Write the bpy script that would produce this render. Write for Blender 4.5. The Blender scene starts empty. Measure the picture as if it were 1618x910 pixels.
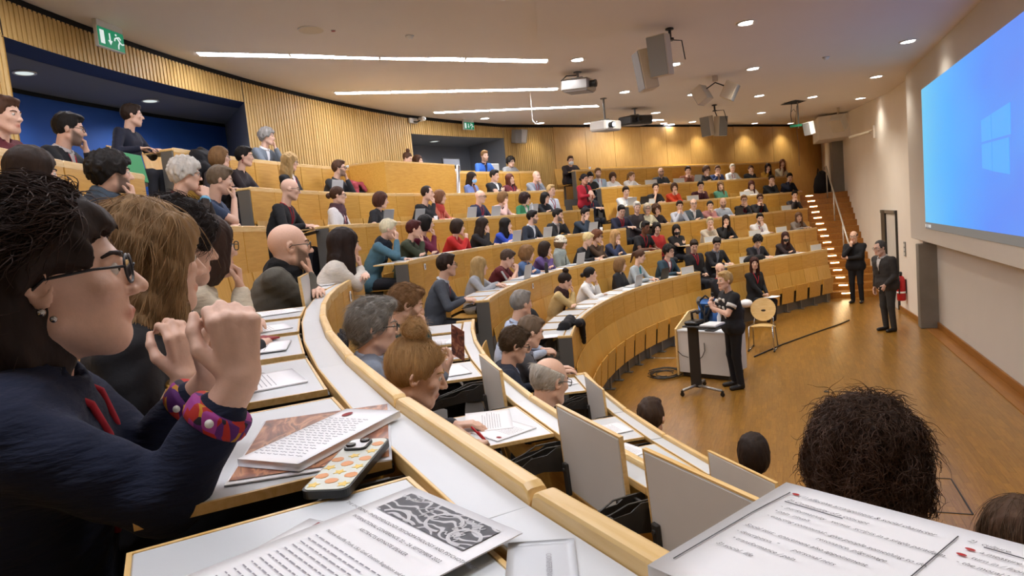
import bpy, math, random
import numpy as np
from mathutils import Vector, Matrix
D = bpy.data
SC = bpy.context.scene
COL = SC.collection
PI = math.pi
random.seed(7)
RNG = np.random.default_rng(7)

# ------------------------------------------------------------------ camera, world, exposure
CAM = np.array([-9.8366, 7.3826, 2.6772])
cam_d = D.cameras.new('camera'); cam_d.sensor_width = 36; cam_d.sensor_fit = 'HORIZONTAL'
cam_d.lens = 23.114; cam_d.clip_start = .02; cam_d.clip_end = 100
cam_o = D.objects.new('camera', cam_d); COL.objects.link(cam_o)
_r, _u, _f = Vector((.37234385, -.92345092, -.09272789)), Vector((.12350952, -.04972037, .99109701)), Vector((.91983991, .38048166, -.09554191))
_m = Matrix((_r, _u, -_f)).transposed().to_4x4(); _m.translation = Vector(CAM)
cam_o.matrix_world = _m
SC.camera = cam_o
SC.view_settings.view_transform = 'Standard'; SC.view_settings.look = 'None'
SC.view_settings.gamma = 1.0; SC.view_settings.use_curve_mapping = False
SC.view_settings.exposure = 0.35
W = D.worlds.new('world'); SC.world = W; W.use_nodes = True
W.node_tree.nodes['Background'].inputs[0].default_value = (1, .93, .85, 1)
W.node_tree.nodes['Background'].inputs[1].default_value = .02
LINE_LIGHT = 31.0      # radiance of the ceiling line lights
DOWN_W = 95.0          # watts per downlight
SCREEN = .80
SC.cycles.max_bounces = 6; SC.cycles.diffuse_bounces = 4; SC.cycles.glossy_bounces = 3
SC.cycles.sample_clamp_indirect = 4.0
# ------------------------------------------------------------------ small helpers
def hx(h):
    h = h.lstrip('#'); c = [int(h[i:i + 2], 16) / 255 for i in (0, 2, 4)]
    return tuple(((v + .055) / 1.055) ** 2.4 if v > .04045 else v / 12.92 for v in c) + (1.0,)
MATS = {}
def nt(name):
    m = D.materials.new(name); m.use_nodes = True
    n = m.node_tree; b = n.nodes['Principled BSDF']
    MATS[name] = m
    return m, n, b
def N(n, t, **k):
    x = n.nodes.new(t)
    for a, v in k.items(): setattr(x, a, v)
    return x
def ramp(n, fac, stops):
    r = N(n, 'ShaderNodeValToRGB'); e = r.color_ramp.elements
    while len(e) < len(stops): e.new(.5)
    for q, (p, c) in zip(e, stops): q.position = p; q.color = c
    n.links.new(fac, r.inputs[0]); return r.outputs[0]
def flat(name, col, rough=.6, metal=0, spec=.5, noise=0.0, nscale=30, bump=0.0, coat=0):
    m, n, b = nt(name)
    b.inputs['Base Color'].default_value = hx(col) if isinstance(col, str) else col
    b.inputs['Roughness'].default_value = rough; b.inputs['Metallic'].default_value = metal
    b.inputs['Specular IOR Level'].default_value = spec
    if coat: b.inputs['Coat Weight'].default_value = coat
    if noise or bump:
        tc = N(n, 'ShaderNodeTexCoord'); no = N(n, 'ShaderNodeTexNoise'); no.inputs['Scale'].default_value = nscale; no.inputs['Detail'].default_value = 4
        n.links.new(tc.outputs['Object'], no.inputs['Vector'])
        if noise:
            c = Vector(b.inputs['Base Color'].default_value[:3])
            n.links.new(ramp(n, no.outputs['Fac'], [(.25, (*(c * (1 - noise)), 1)), (.75, (*(c * (1 + noise)), 1))]), b.inputs['Base Color'])
        if bump:
            bp = N(n, 'ShaderNodeBump'); bp.inputs['Strength'].default_value = bump; bp.inputs['Distance'].default_value = .01
            n.links.new(no.outputs['Fac'], bp.inputs['Height']); n.links.new(bp.outputs[0], b.inputs['Normal'])
    return m
def wood(name, dark, light, rough=.42, axis='Z', scale=1.0, rand=.0, coat=.15, mode='obj'):
    """grain stretched along one object axis; rand shifts tone per object (obj) or per mesh island (isl)"""
    m, n, b = nt(name)
    tc = N(n, 'ShaderNodeTexCoord'); mp = N(n, 'ShaderNodeMapping')
    sc = {'X': (1.2, 14, 14), 'Y': (14, 1.2, 14), 'Z': (14, 14, 1.2)}[axis]
    mp.inputs['Scale'].default_value = [v * scale for v in sc]
    oi = N(n, 'ShaderNodeObjectInfo'); ge = N(n, 'ShaderNodeNewGeometry')
    rnd = oi.outputs['Random'] if mode == 'obj' else ge.outputs['Random Per Island']
    cb = N(n, 'ShaderNodeMath', operation='MULTIPLY'); cb.inputs[1].default_value = 37.0
    n.links.new(rnd, cb.inputs[0])
    ad = N(n, 'ShaderNodeVectorMath', operation='ADD')
    n.links.new(tc.outputs['Object'], ad.inputs[0]); n.links.new(cb.outputs[0], ad.inputs[1])
    n.links.new(ad.outputs[0], mp.inputs['Vector'])
    no = N(n, 'ShaderNodeTexNoise'); no.inputs['Scale'].default_value = 3; no.inputs['Detail'].default_value = 5; no.inputs['Distortion'].default_value = .6
    n.links.new(mp.outputs[0], no.inputs['Vector'])
    c = ramp(n, no.outputs['Fac'], [(.28, hx(dark)), (.72, hx(light))])
    if rand:
        hs = N(n, 'ShaderNodeHueSaturation'); mr = N(n, 'ShaderNodeMapRange')
        mr.inputs['To Min'].default_value = 1 - rand; mr.inputs['To Max'].default_value = 1 + rand
        n.links.new(rnd, mr.inputs['Value']); n.links.new(mr.outputs[0], hs.inputs['Value']); n.links.new(c, hs.inputs['Color'])
        c = hs.outputs[0]
    n.links.new(c, b.inputs['Base Color'])
    b.inputs['Roughness'].default_value = rough; b.inputs['Coat Weight'].default_value = coat; b.inputs['Coat Roughness'].default_value = .25
    return m
def emit(name, col, strength):
    m, n, b = nt(name)
    b.inputs['Base Color'].default_value = (0, 0, 0, 1)
    b.inputs['Emission Color'].default_value = hx(col) if isinstance(col, str) else col
    b.inputs['Emission Strength'].default_value = strength
    return m
def M(k): return MATS[k]

def new_mesh(name, V, F, mats=(), smooth=False, mi=None):
    me = D.meshes.new(name)
    V = np.asarray(V, np.float32).reshape(-1, 3)
    if isinstance(F, np.ndarray):
        k = F.shape[1]; nf = len(F)
        me.vertices.add(len(V)); me.vertices.foreach_set('co', V.ravel())
        me.loops.add(nf * k); me.loops.foreach_set('vertex_index', F.astype(np.int32).ravel())
        me.polygons.add(nf); me.polygons.foreach_set('loop_start', np.arange(0, nf * k, k, dtype=np.int32))
        me.update(calc_edges=True)
    else:
        me.from_pydata(V.tolist(), [], F)
    for m in mats: me.materials.append(m)
    if smooth: me.polygons.foreach_set('use_smooth', np.ones(len(me.polygons), bool))
    if mi is not None: me.polygons.foreach_set('material_index', np.asarray(mi, np.int32))
    return me
def link(name, me, parent=None, loc=None, rotz=None, mat4=None):
    o = D.objects.new(name, me); COL.objects.link(o)
    if mat4 is not None: o.matrix_basis = mat4
    else:
        if loc is not None: o.location = loc
        if rotz is not None: o.rotation_euler = (0, 0, rotz)
    if parent is not None: setp(o, parent)
    return o
def wmat(o):
    m = o.matrix_basis.copy()
    if o.parent: m = wmat(o.parent) @ o.matrix_parent_inverse @ m
    return m
def setp(o, parent):
    """parent keeping the child's own transform as its world transform"""
    o.parent = parent; o.matrix_parent_inverse = wmat(parent).inverted()
def tag(o, label=None, cat=None, group=None, kind=None):
    if label: o['label'] = label
    if cat: o['category'] = cat
    if group: o['group'] = group
    if kind: o['kind'] = kind
    return o
def thing(name, label, cat, loc=(0, 0, 0), rotz=0, group=None):
    o = D.objects.new(name, None); COL.objects.link(o); o.location = loc; o.rotation_euler = (0, 0, rotz)
    o.empty_display_size = .1
    return tag(o, label, cat, group)

class MB:
    """collects geometry, builds ONE mesh"""
    def __init__(s): s.V = []; s.F = []; s.I = []; s.S = []
    def add(s, V, F, mi=0):
        k = len(s.V); s.V += [tuple(v) for v in V]; s.F += [tuple(i + k for i in f) for f in F]; s.I += [mi] * len(F); return s
    def box(s, c, d, R=None, mi=0, bev=0.0):
        x, y, z = [v / 2 for v in d]
        if bev:
            b = min(bev, x * .9, y * .9, z * .9)
            P = []
            for sx in (-1, 1):
                for sy in (-1, 1):
                    for sz in (-1, 1):
                        P += [(sx * x, sy * (y - b), sz * (z - b)), (sx * (x - b), sy * y, sz * (z - b)), (sx * (x - b), sy * (y - b), sz * z)]
            def ix(sx, sy, sz, k): return (((sx > 0) * 4 + (sy > 0) * 2 + (sz > 0)) * 3 + k)
            F = []
            for sg in (-1, 1):
                q = [ix(sg, a, b_, 0) for a, b_ in ((-1, -1), (1, -1), (1, 1), (-1, 1))]; F.append(q if sg > 0 else q[::-1])
                q = [ix(a, sg, b_, 1) for a, b_ in ((-1, -1), (1, -1), (1, 1), (-1, 1))]; F.append(q[::-1] if sg > 0 else q)
                q = [ix(a, b_, sg, 2) for a, b_ in ((-1, -1), (1, -1), (1, 1), (-1, 1))]; F.append(q if sg > 0 else q[::-1])
            for a in (-1, 1):
                for b_ in (-1, 1):
                    F.append([ix(a, b_, -1, 0), ix(a, b_, 1, 0), ix(a, b_, 1, 1), ix(a, b_, -1, 1)][::(1 if a * b_ > 0 else -1)])
                    F.append([ix(a, -1, b_, 0), ix(a, -1, b_, 2), ix(a, 1, b_, 2), ix(a, 1, b_, 0)][::(1 if a * b_ > 0 else -1)])
                    F.append([ix(-1, a, b_, 1), ix(1, a, b_, 1), ix(1, a, b_, 2), ix(-1, a, b_, 2)][::(1 if a * b_ > 0 else -1)])
                    for c_ in (-1, 1):
                        F.append([ix(a, b_, c_, 0), ix(a, b_, c_, 1), ix(a, b_, c_, 2)][::(1 if a * b_ * c_ > 0 else -1)])
        else:
            P = [(sx * x, sy * y, sz * z) for sx in (-1, 1) for sy in (-1, 1) for sz in (-1, 1)]
            F = [(0, 1, 3, 2), (4, 6, 7, 5), (0, 4, 5, 1), (2, 3, 7, 6), (0, 2, 6, 4), (1, 5, 7, 3)]
        if R is None: P = [(p[0] + c[0], p[1] + c[1], p[2] + c[2]) for p in P]
        else: P = [tuple(R @ Vector(p) + Vector(c)) for p in P]
        return s.add(P, F, mi)
    def prism(s, prof, h, T=None, mi=0):
        """prof: 2D polygon (x,y); extruded z 0..h, then T (4x4)"""
        n = len(prof); P = [(p[0], p[1], 0) for p in prof] + [(p[0], p[1], h) for p in prof]
        if T is not None: P = [tuple(T @ Vector(p)) for p in P]
        F = [tuple(range(n))[::-1], tuple(range(n, 2 * n))] + [(i, (i + 1) % n, (i + 1) % n + n, i + n) for i in range(n)]
        return s.add(P, F, mi)
    def tube(s, pts, r, n=8, mi=0, cap=True, flat=None):
        pts = [Vector(p) for p in pts]; k = len(pts); P = []
        rr = r if hasattr(r, '__len__') else [r] * k
        up = None
        for i, p in enumerate(pts):
            t = (pts[min(i + 1, k - 1)] - pts[max(i - 1, 0)])
            t = t.normalized() if t.length > 1e-9 else Vector((0, 0, 1))
            if up is None:
                a = Vector((0, 0, 1)) if abs(t.z) < .9 else Vector((1, 0, 0)); up = (a - t * a.dot(t)).normalized()
            else:
                up = up - t * up.dot(t); up = up.normalized() if up.length > 1e-6 else t.orthogonal().normalized()
            sd = t.cross(up)
            for j in range(n):
                a = 2 * PI * j / n; q = up * math.cos(a) * (flat or 1) + sd * math.sin(a)
                P.append(p + q * rr[i])
        F = [(i * n + j, i * n + (j + 1) % n, (i + 1) * n + (j + 1) % n, (i + 1) * n + j) for i in range(k - 1) for j in range(n)]
        if cap: F += [tuple(range(n))[::-1], tuple(range((k - 1) * n, k * n))]
        return s.add(P, F, mi)
    def lathe(s, prof, n=20, c=(0, 0, 0), T=None, mi=0):
        """prof: (r,z) list"""
        P = []; k = len(prof)
        for r, z in prof:
            for j in range(n):
                a = 2 * PI * j / n; P.append((c[0] + r * math.cos(a), c[1] + r * math.sin(a), c[2] + z))
        if T is not None: P = [tuple(T @ Vector(p)) for p in P]
        F = [(i * n + j, i * n + (j + 1) % n, (i + 1) * n + (j + 1) % n, (i + 1) * n + j) for i in range(k - 1) for j in range(n)]
        F += [tuple(range(n))[::-1], tuple(range((k - 1) * n, k * n))]
        return s.add(P, F, mi)
    def sphere(s, c, r, n=12, m=8, mi=0, sc=(1, 1, 1)):
        prof = [(max(1e-4, r * math.sin(PI * i / m)), -r * math.cos(PI * i / m)) for i in range(m + 1)]
        P0 = len(s.V); s.lathe(prof, n, (0, 0, 0), None, mi)
        for i in range(P0, len(s.V)):
            v = s.V[i]; s.V[i] = (c[0] + v[0] * sc[0], c[1] + v[1] * sc[1], c[2] + v[2] * sc[2])
        return s
    def mesh(s, name, mats, smooth=False):
        return new_mesh(name, s.V, s.F, mats if isinstance(mats, (list, tuple)) else [mats], smooth, s.I)
    def build(s, name, mats, parent=None, smooth=False, **k):
        return link(name, s.mesh(name, mats, smooth), parent, **k)
def autosmooth(o, ang=35):
    """smooth shading with sharp edges above an angle"""
    me = o.data
    me.polygons.foreach_set('use_smooth', np.ones(len(me.polygons), bool))
    me.set_sharp_from_angle(angle=math.radians(ang))
    return o

# ------------------------------------------------------------------ the hall's plan: concentric rows, straight beyond TR
TR = 56.385; TRr = math.radians(TR)
RR = {1: 14.728, 2: 13.786, 3: 12.844, 4: 11.902, 5: 10.961, 6: 10.019, 7: 9.077}
ZZ = {1: 4.010, 2: 3.436, 3: 2.881, 4: 2.362, 5: 1.830, 6: 1.334}
FL = {1: 3.210, 2: 2.636, 3: 2.081, 4: 1.546, 5: 1.030, 6: .534, 7: 0.0}
PITCH = .571
def pos(r, s, z=0):
    if s >= TR: return Vector((r * math.cos(math.radians(s)), r * math.sin(math.radians(s)), z))
    l = (TR - s) * .2
    return Vector((r * math.cos(TRr) + l * math.sin(TRr), r * math.sin(TRr) - l * math.cos(TRr), z))
def out(s): return math.radians(max(s, TR))
def frame(s): return out(s) - PI / 2      # local x = along the row to the right as seen from inside, y = outward
def s_end(R): return TR - ((.7774 * R - 5.425) / .6369) / .2
def step_s(R, s, d):
    """move d metres along a row towards decreasing s"""
    if s > TR:
        a = (s - TR) * PI / 180 * R
        if d <= a: return s - math.degrees(d / R)
        return TR - (d - a) / .2
    return s - d / .2
def ceil_z(x, y): return 4.78 + .06 * (y - 4.73) + .05 * max(0, x - 7) + .03 * max(0, 4 - x) * (y - 4.73) / 11
# ------------------------------------------------------------------ materials
wood('panel_wood', 'cd9637', 'deab4f', .42, 'X', 1.0, .06)
wood('seat_wood', 'd09c40', 'e0b058', .4, 'Z', .8, .08)
wood('rim_wood', 'dcb268', 'f0cf92', .38, 'X', 1.6, .06)
wood('slat_wood', 'bd9956', 'd6b474', .5, 'Z', .35, .0, 0)
wood('veneer', 'c4974f', 'd5ac68', .5, 'Z', .9, .05, .05)
wood('parquet', '855818', 'a0742d', .3, 'X', 1.5, .13, .35, 'isl')
wood('plank', '855818', 'a0742d', .3, 'X', 1.5, .13, .35, 'obj')
wood('stair_wood', '9c6420', 'b77c30', .36, 'X', .6, .04)
wood('base_wood', '8a551c', 'a06a28', .4, 'X', .6, .03)
flat('laminate', 'd3d7da', .32, noise=.02, nscale=6)
flat('laminate_grey', 'd6d5d0', .45, noise=.03, nscale=5)
flat('white_wall', 'f0e8dc', .8, noise=.02, nscale=2)
flat('front_white', 'cdc7be', .75, noise=.015, nscale=2)
flat('ceiling_paint', 'e0d6ca', .85, noise=.015, nscale=1.2)
flat('alcove_blue', '1c4d9c', .7, noise=.06, nscale=3)
flat('alcove_navy', '1f2f57', .7)
flat('alcove_grey', '777a80', .8)
flat('recess_grey', '858a92', .8, noise=.04, nscale=3)
flat('gap_black', '0c0a09', .9)
flat('concrete', '8a847b', .75, noise=.1, nscale=4, bump=.1)
flat('metal_grey', '7c7b78', .4, .6)
flat('metal_dark', '3c3a37', .45, .5)
flat('bracket', '45423e', .42, .45, noise=.08, nscale=40)
flat('chrome', 'b9b9b9', .2, 1)
flat('steel', 'a5a29c', .35, .8)
flat('rail_steel', 'cfcac0', .35, .5)
flat('riser_grey', '6b665e', .7)
flat('white_plastic', 'dcdad4', .45)
flat('cream_plastic', 'cabba2', .5)
flat('grey_plastic', '8d8b88', .5)
flat('dark_plastic', '2b2a2a', .45)
flat('black_plastic', '141414', .4)
flat('paper', 'f6f6f8', .7)
flat('paper_blue', 'e3e7ee', .7)
flat('red_plastic', 'b3141a', .35)
flat('red_ink', '8f1d22', .7)
flat('grey_ink', '55555a', .8)
flat('light_ink', '9a9aa2', .8)
flat('sign_green', '0d7a52', .5)
flat('leather', '241c1e', .5, bump=.1, nscale=60)
flat('black_cloth', '17161a', .9, bump=.3, nscale=40)
flat('blue_cloth', '3f72b8', .8, bump=.2, nscale=40)
flat('green_card', '3f9e62', .7)
flat('pink_cloth', 'b04a55', .9, bump=.3, nscale=40)
flat('clear_plastic', 'c8ccd0', .25)
flat('sole', '121212', .6)
flat('gold', 'b08a45', .3, .9)
emit('lamp_white', 'f6f6ff', LINE_LIGHT)
emit('lamp_down', 'fff6ee', 9.0)
emit('step_glow', 'ffe2ae', 16.0)
emit('sign_glow', 'e8f2ee', .7)
emit('sign_green_glow', '0f7d55', .75)
emit('lens_glow', 'cfe4ff', 12.0)
emit('task_grey', '8d8a86', .55); emit('icon_white', 'e6e6e6', .8)

# ------------------------------------------------------------------ walls
SIDE_A, SIDE_B = Vector((4.70, 4.88, 0)), Vector((20.3, 5.685, 0))
SE = (SIDE_B - SIDE_A).normalized(); SN = Vector((-SE.y, SE.x, 0))     # along the side wall, and out of it into the hall
def side(d, n=0, z=0): return SIDE_A + SE * d + SN * n + Vector((0, 0, z))
SIDE_R = math.atan2(SE.y, SE.x)
RW = 15.85
def ring_z(p): return ceil_z(p.x, p.y) + .05
def wall_strip(s0, s1, z0, z1, ribs):
    """ribbed strip of the curved wall, s falling from s0 to s1; z1 None = to the ceiling"""
    V, F, I = [], [], []
    n = max(1, round((s0 - s1) * PI / 180 * RW / .07)) if ribs else max(1, round((s0 - s1) / 1.5))
    def col(s, r):
        p = pos(r, s); t = (ring_z(p) - .075) if z1 is None else z1
        V.append((p.x, p.y, z0)); V.append((p.x, p.y, t))
    for i in range(n):
        a, b = s0 + (s1 - s0) * i / n, s0 + (s1 - s0) * (i + 1) / n
        if ribs:
            m = a + (b - a) * .60
            col(a, RW); col(m, RW); col(m, RW + .014); col(b, RW + .014)
        else: col(a, RW); col(b, RW)
    k = len(V) // 2
    F = [(2 * i, 2 * i + 2, 2 * i + 3, 2 * i + 1) for i in range(k - 1)]
    return V, F
mb = MB()
for s0, s1, z0, z1 in ((134, 108.4, 2.4, None), (108.4, 92.5, 5.21, None), (92.5, 75.2, 2.4, None), (75.2, 63.6, 5.03, None), (63.6, TR + .6, 2.4, None)):
    mb.add(*wall_strip(s0, s1, z0, z1, True))
tag(mb.build('wall_back', M('slat_wood')), kind='structure')
# veneer wall behind the far block: separate tall panels
wr = thing('wall_right_back', None, None, pos(RW, 40)); del_keys = None
tag(wr, kind='structure')
sW = TR - (20.2 * math.sin(TRr) - 5.68 * math.cos(TRr)) / .2 - 1.0
npan = 12
for i in range(npan):
    a = TR + .6 + (sW - TR - .6) * i / npan; b = TR + .6 + (sW - TR - .6) * (i + 1) / npan
    pa, pb = pos(RW, a), pos(RW, b); w = (pb - pa).length - .012; mid = (pa + pb) / 2
    t = ring_z(mid) - .075
    m_ = MB().box((0, .02, 0), (w, .04, t - 2.4), bev=.004)
    o = m_.build('panel', M('veneer'), None, loc=(mid.x, mid.y, (t + 2.4) / 2), rotz=frame(50)); setp(o, wr)
# black strip painted in for the shadow line between wall and ceiling
V, F = [], []
ss = list(np.arange(134, TR, -1.0)) + list(np.linspace(TR, sW, 20))
for s in ss:
    p = pos(RW + .012, s); t = ring_z(p); V += [(p.x, p.y, t - .09), (p.x, p.y, t + .02)]
F = [(2 * i, 2 * i + 2, 2 * i + 3, 2 * i + 1) for i in range(len(ss) - 1)]
tag(link('shadow_strip', new_mesh('trim', V, F, [M('gap_black')])), kind='structure')
def arcwall(name, r, s0, s1, z0, z1, mat, n=12):
    V = []
    for s in np.linspace(s0, s1, n): p = pos(r, s); V += [(p.x, p.y, z0), (p.x, p.y, z1)]
    return tag(link(name, new_mesh(name, V, [(2 * i, 2 * i + 2, 2 * i + 3, 2 * i + 1) for i in range(n - 1)], [M(mat)])), kind='structure')
def arcslab(name, r0, r1, s0, s1, z, mat, n=14):
    V = []
    for s in np.linspace(s0, s1, n): V += [tuple(pos(r0, s, z)), tuple(pos(r1, s, z))]
    return tag(link(name, new_mesh(name, V, [(2 * i, 2 * i + 1, 2 * i + 3, 2 * i + 2) for i in range(n - 1)], [M(mat)])), kind='structure')
def radwall(name, s, r0, r1, z0, z1, mat, s2=None):
    a, b = pos(r0, s), pos(r1, s if s2 is None else s2)
    return tag(link(name, new_mesh(name, [(a.x, a.y, z0), (b.x, b.y, z0), (b.x, b.y, z1), (a.x, a.y, z1)], [(0, 1, 2, 3)], [M(mat)])), kind='structure')
# recess with the blue wall (upper left), recess with grey walls (centre)
arcwall('wall_alcove', 17.5, 114, 86, 2.4, 5.15, 'alcove_blue')
arcwall('trim_2', 17.48, 114, 86, 5.13, 5.19, 'gap_black')
arcslab('ceiling_alcove', 16.25, 17.7, 114, 86, 5.2, 'alcove_grey')
arcslab('trim_3', RW, 16.27, 109, 90.8, 5.205, 'alcove_navy')
radwall('wall_alcove_right', 92.5, RW + .0, 17.6, 2.4, 5.22, 'alcove_grey', 88.2)
radwall('wall_alcove_left', 108.4, RW + .0, 18.0, 2.4, 5.22, 'slat_wood')
arcwall('wall_recess', 17.4, 78, 58, 2.4, 5.1, 'recess_grey')
arcslab('ceiling_recess', RW, 17.5, 78, 60, 5.03, 'recess_grey')
radwall('wall_recess_right', 63.6, RW, 17.4, 2.4, 5.04, 'recess_grey')
radwall('wall_recess_left', 75.2, RW, 17.4, 2.4, 5.04, 'recess_grey')
# front wall below the screen, screen bulkhead, side wall, pillar
tag(MB().box((-4.7, 4.60, 2.8), (18.8, .2, 5.6)).build('wall_front', M('front_white')), kind='structure')
tag(MB().box(((-14 + 4.95) / 2, 4.86, (1.70 + 5.1) / 2), (18.95, .34, 3.4), bev=.01).build('wall_screen', M('front_white')), kind='structure')
L_ = (SIDE_B - SIDE_A).length
tag(MB().box(tuple(side(L_ / 2, -.1, 2.7)), (L_, .2, 5.6), Matrix.Rotation(SIDE_R, 3, 'Z')).build('wall_side', M('white_wall')), kind='structure')
tag(MB().box((4.57, 4.84, .8), (.26, .32, 1.6), bev=.008).build('pillar_1', M('concrete')), kind='structure')
tag(MB().box((-4.9, 4.715, .06), (19, .03, .12), bev=.004).build('baseboard_front', M('base_wood')), kind='structure')
tag(MB().box((-4.9, 4.83, .006), (18.6, .2, .012), bev=.003).build('trim_4', M('base_wood')), kind='structure')
tag(MB().box(tuple(side(1.4, .012, .05)), (2.4, .024, .1), Matrix.Rotation(SIDE_R, 3, 'Z')).build('baseboard_side', M('base_wood')), kind='structure')
# left closing wall (outside the frame)
tag(MB().box((-13.6, 10, 2.8), (.2, 11, 5.6)).build('wall_left', M('white_wall')), kind='structure')

# door in the side wall
dr = tag(thing('door_1', None, None, side(2.6, 0, 0), SIDE_R), kind='structure')
RZ = Matrix.Rotation(SIDE_R, 3, 'Z')
MB().box(tuple(side(2.60, .01, 1.06)), (.98, .04, 2.12), RZ, bev=.004).build('door_leaf', M('laminate_grey'), dr)
MB().box(tuple(side(3.32, .03, 1.1)), (.42, .07, 2.2), RZ).build('door_frame', M('metal_dark'), dr)
MB().box(tuple(side(2.86, .03, 2.17)), (1.55, .06, .07), RZ).build('door_frame', M('metal_grey'), dr)
MB().box(tuple(side(2.08, .02, 1.1)), (.03, .05, 2.2), RZ).build('door_frame', M('metal_dark'), dr)
MB().tube([side(2.25, .04, 1.05), side(2.25, .09, 1.05), side(2.38, .09, 1.05)], .011).build('door_handle', M('steel'), dr)

# ------------------------------------------------------------------ ceiling: upper ring and the lower smooth field in front
xs = np.arange(-14, 20.01, .75); ys = np.arange(4.0, 19.6, .75)
V = [(a, b, ceil_z(a, b) + .05) for a in xs for b in ys]; ny = len(ys)
F = [(i * ny + j, i * ny + j + 1, (i + 1) * ny + j + 1, (i + 1) * ny + j) for i in range(len(xs) - 1) for j in range(ny - 1)]
tag(link('ceiling', new_mesh('ceiling', V, F, [M('ceiling_paint')], True)), kind='structure')
edge = [(-12, 4.2), (-9, 6.8), (-6, 8.4), (-4, 9.25), (-2.48, 9.82), (-.95, 10.33), (.56, 10.67), (1.81, 10.89), (3.47, 11.02), (5.6, 11.05), (8, 10.75), (10.5, 10.1), (13, 8.9), (15.2, 7.2)]
V, F = [], []
K = 16
ed = []
for i in range(len(edge) - 1):
    for t in np.linspace(0, 1, 5)[:-1]: ed.append((edge[i][0] + (edge[i + 1][0] - edge[i][0]) * t, edge[i][1] + (edge[i + 1][1] - edge[i][1]) * t))
ed.append(edge[-1])
for a, b in ed:
    for j in range(K + 1):
        y = 4.2 + (b - 4.2) * j / K; V.append((a, y, ceil_z(a, y)))
    V.append((a, b, ceil_z(a, b) + .06))
c = K + 2
F = [(i * c + j, i * c + j + 1, (i + 1) * c + j + 1, (i + 1) * c + j) for i in range(len(ed) - 1) for j in range(K + 1)]
o = link('ceiling_field', new_mesh('ceiling_field', V, F, [M('ceiling_paint')])); autosmooth(o, 40); tag(o, kind='structure')

# ------------------------------------------------------------------ floor: base, tiers, parquet
tag(MB().box((0, 9.5, -.06), (34, 18, .1)).build('floor', M('base_wood')), kind='structure')
FLOOR = D.objects['floor']
def plank_ok(a, b):
    r = math.hypot(a, b); ang = math.degrees(math.atan2(b, a))
    if b < 4.72: return False
    if ang < TR and a * math.cos(TRr) + b * math.sin(TRr) > 10.4: return False
    return r < 10.35 or ang < TR
cand = []
PWD, PLN = .06, .32
for j in range(int((12 - 4.7) / PWD)):
    y = 4.74 + j * PWD; off = ((j * 37) % 64) * PLN / 64
    for i in range(int(20 / PLN)):
        a = -9.2 + i * PLN + off
        if a > 9.1: continue
        if plank_ok(a, y): cand.append((a, y))
cand.sort(key=lambda q: (q[0] - CAM[0]) ** 2 + (q[1] - CAM[1]) ** 2 + (0 if q[0] > -6.2 and math.hypot(*q) < 8.9 and q[1] < 8 else 1000))
pm = MB().box((0, 0, -.004), (PLN - .0008, PWD - .0008, .02), bev=.0006).mesh('plank', M('plank'))
for a, y in cand[:300]:
    o = D.objects.new('plank', pm); COL.objects.link(o); o.location = (a, y, random.uniform(-.0003, .0003) - .006); setp(o, FLOOR)
V, F = [], []
for a, y in cand[300:]:
    k = len(V); x0, x1, y0, y1 = a - PLN / 2 + .0004, a + PLN / 2 - .0004, y - PWD / 2 + .0004, y + PWD / 2 - .0004
    V += [(x0, y0, -.02), (x1, y0, -.02), (x1, y1, -.02), (x0, y1, -.02), (x0, y0, 0), (x1, y0, 0), (x1, y1, 0), (x0, y1, 0)]
    F += [(k + 4, k + 5, k + 6, k + 7), (k, k + 1, k + 5, k + 4), (k + 1, k + 2, k + 6, k + 5), (k + 2, k + 3, k + 7, k + 6), (k + 3, k, k + 4, k + 7)]
o = link('parquet', new_mesh('parquet', V, F, [M('parquet')])); tag(o, kind='stuff'); setp(o, FLOOR)
MB().box((2.1, 9.75, .004), (.03, 1.15, .008), bev=.002).build('floor_strip', M('steel'), FLOOR)
hb = MB().box((-3.4, 6.05, .002), (.74, .012, .006)).box((-3.4, 6.55, .002), (.74, .012, .006)).box((-3.77, 6.3, .002), (.012, .5, .006)).box((-3.03, 6.3, .002), (.012, .5, .006))
hb.build('hatch_frame', M('metal_dark'), FLOOR)
MB().lathe([(.05, 0), (.05, .006), (.04, .008)], 16, (-3.35, 6.28, .002)).build('hatch_handle', M('metal_grey'), FLOOR)
MB().lathe([(.035, 0), (.035, .006), (.02, .008)], 12, (-.1, 6.9, .002)).build('floor_socket', M('metal_dark'), FLOOR)
S0 = 150.0
for k in range(1, 7):
    r0, r1 = RR[k] - .02, (RR[k - 1] + .05 if k > 1 else 18.2)
    z1, z0 = FL[k], (FL[k + 1] if k < 6 else -.05) - .02
    sl = list(np.linspace(S0, TR, 50)) + list(np.linspace(TR, s_end(RR[k]), 3)[1:])
    V = []
    for s in sl:
        e = s if s > TR else s
        for r, z in ((r0, z0), (r0, z1), (r1, z1)): V.append(tuple(pos(r, s, z)))
    F = []
    for i in range(len(sl) - 1):
        F += [(3 * i, 3 * i + 1, 3 * i + 4, 3 * i + 3), (3 * i + 1, 3 * i + 2, 3 * i + 5, 3 * i + 4)]
    n = len(sl) - 1
    F.append((3 * n, 3 * n + 1, 3 * n + 2))
    tag(link('floor_%d' % (k + 1), new_mesh('floor_tier', V, F, [M('riser_grey')])), kind='structure')

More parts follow.
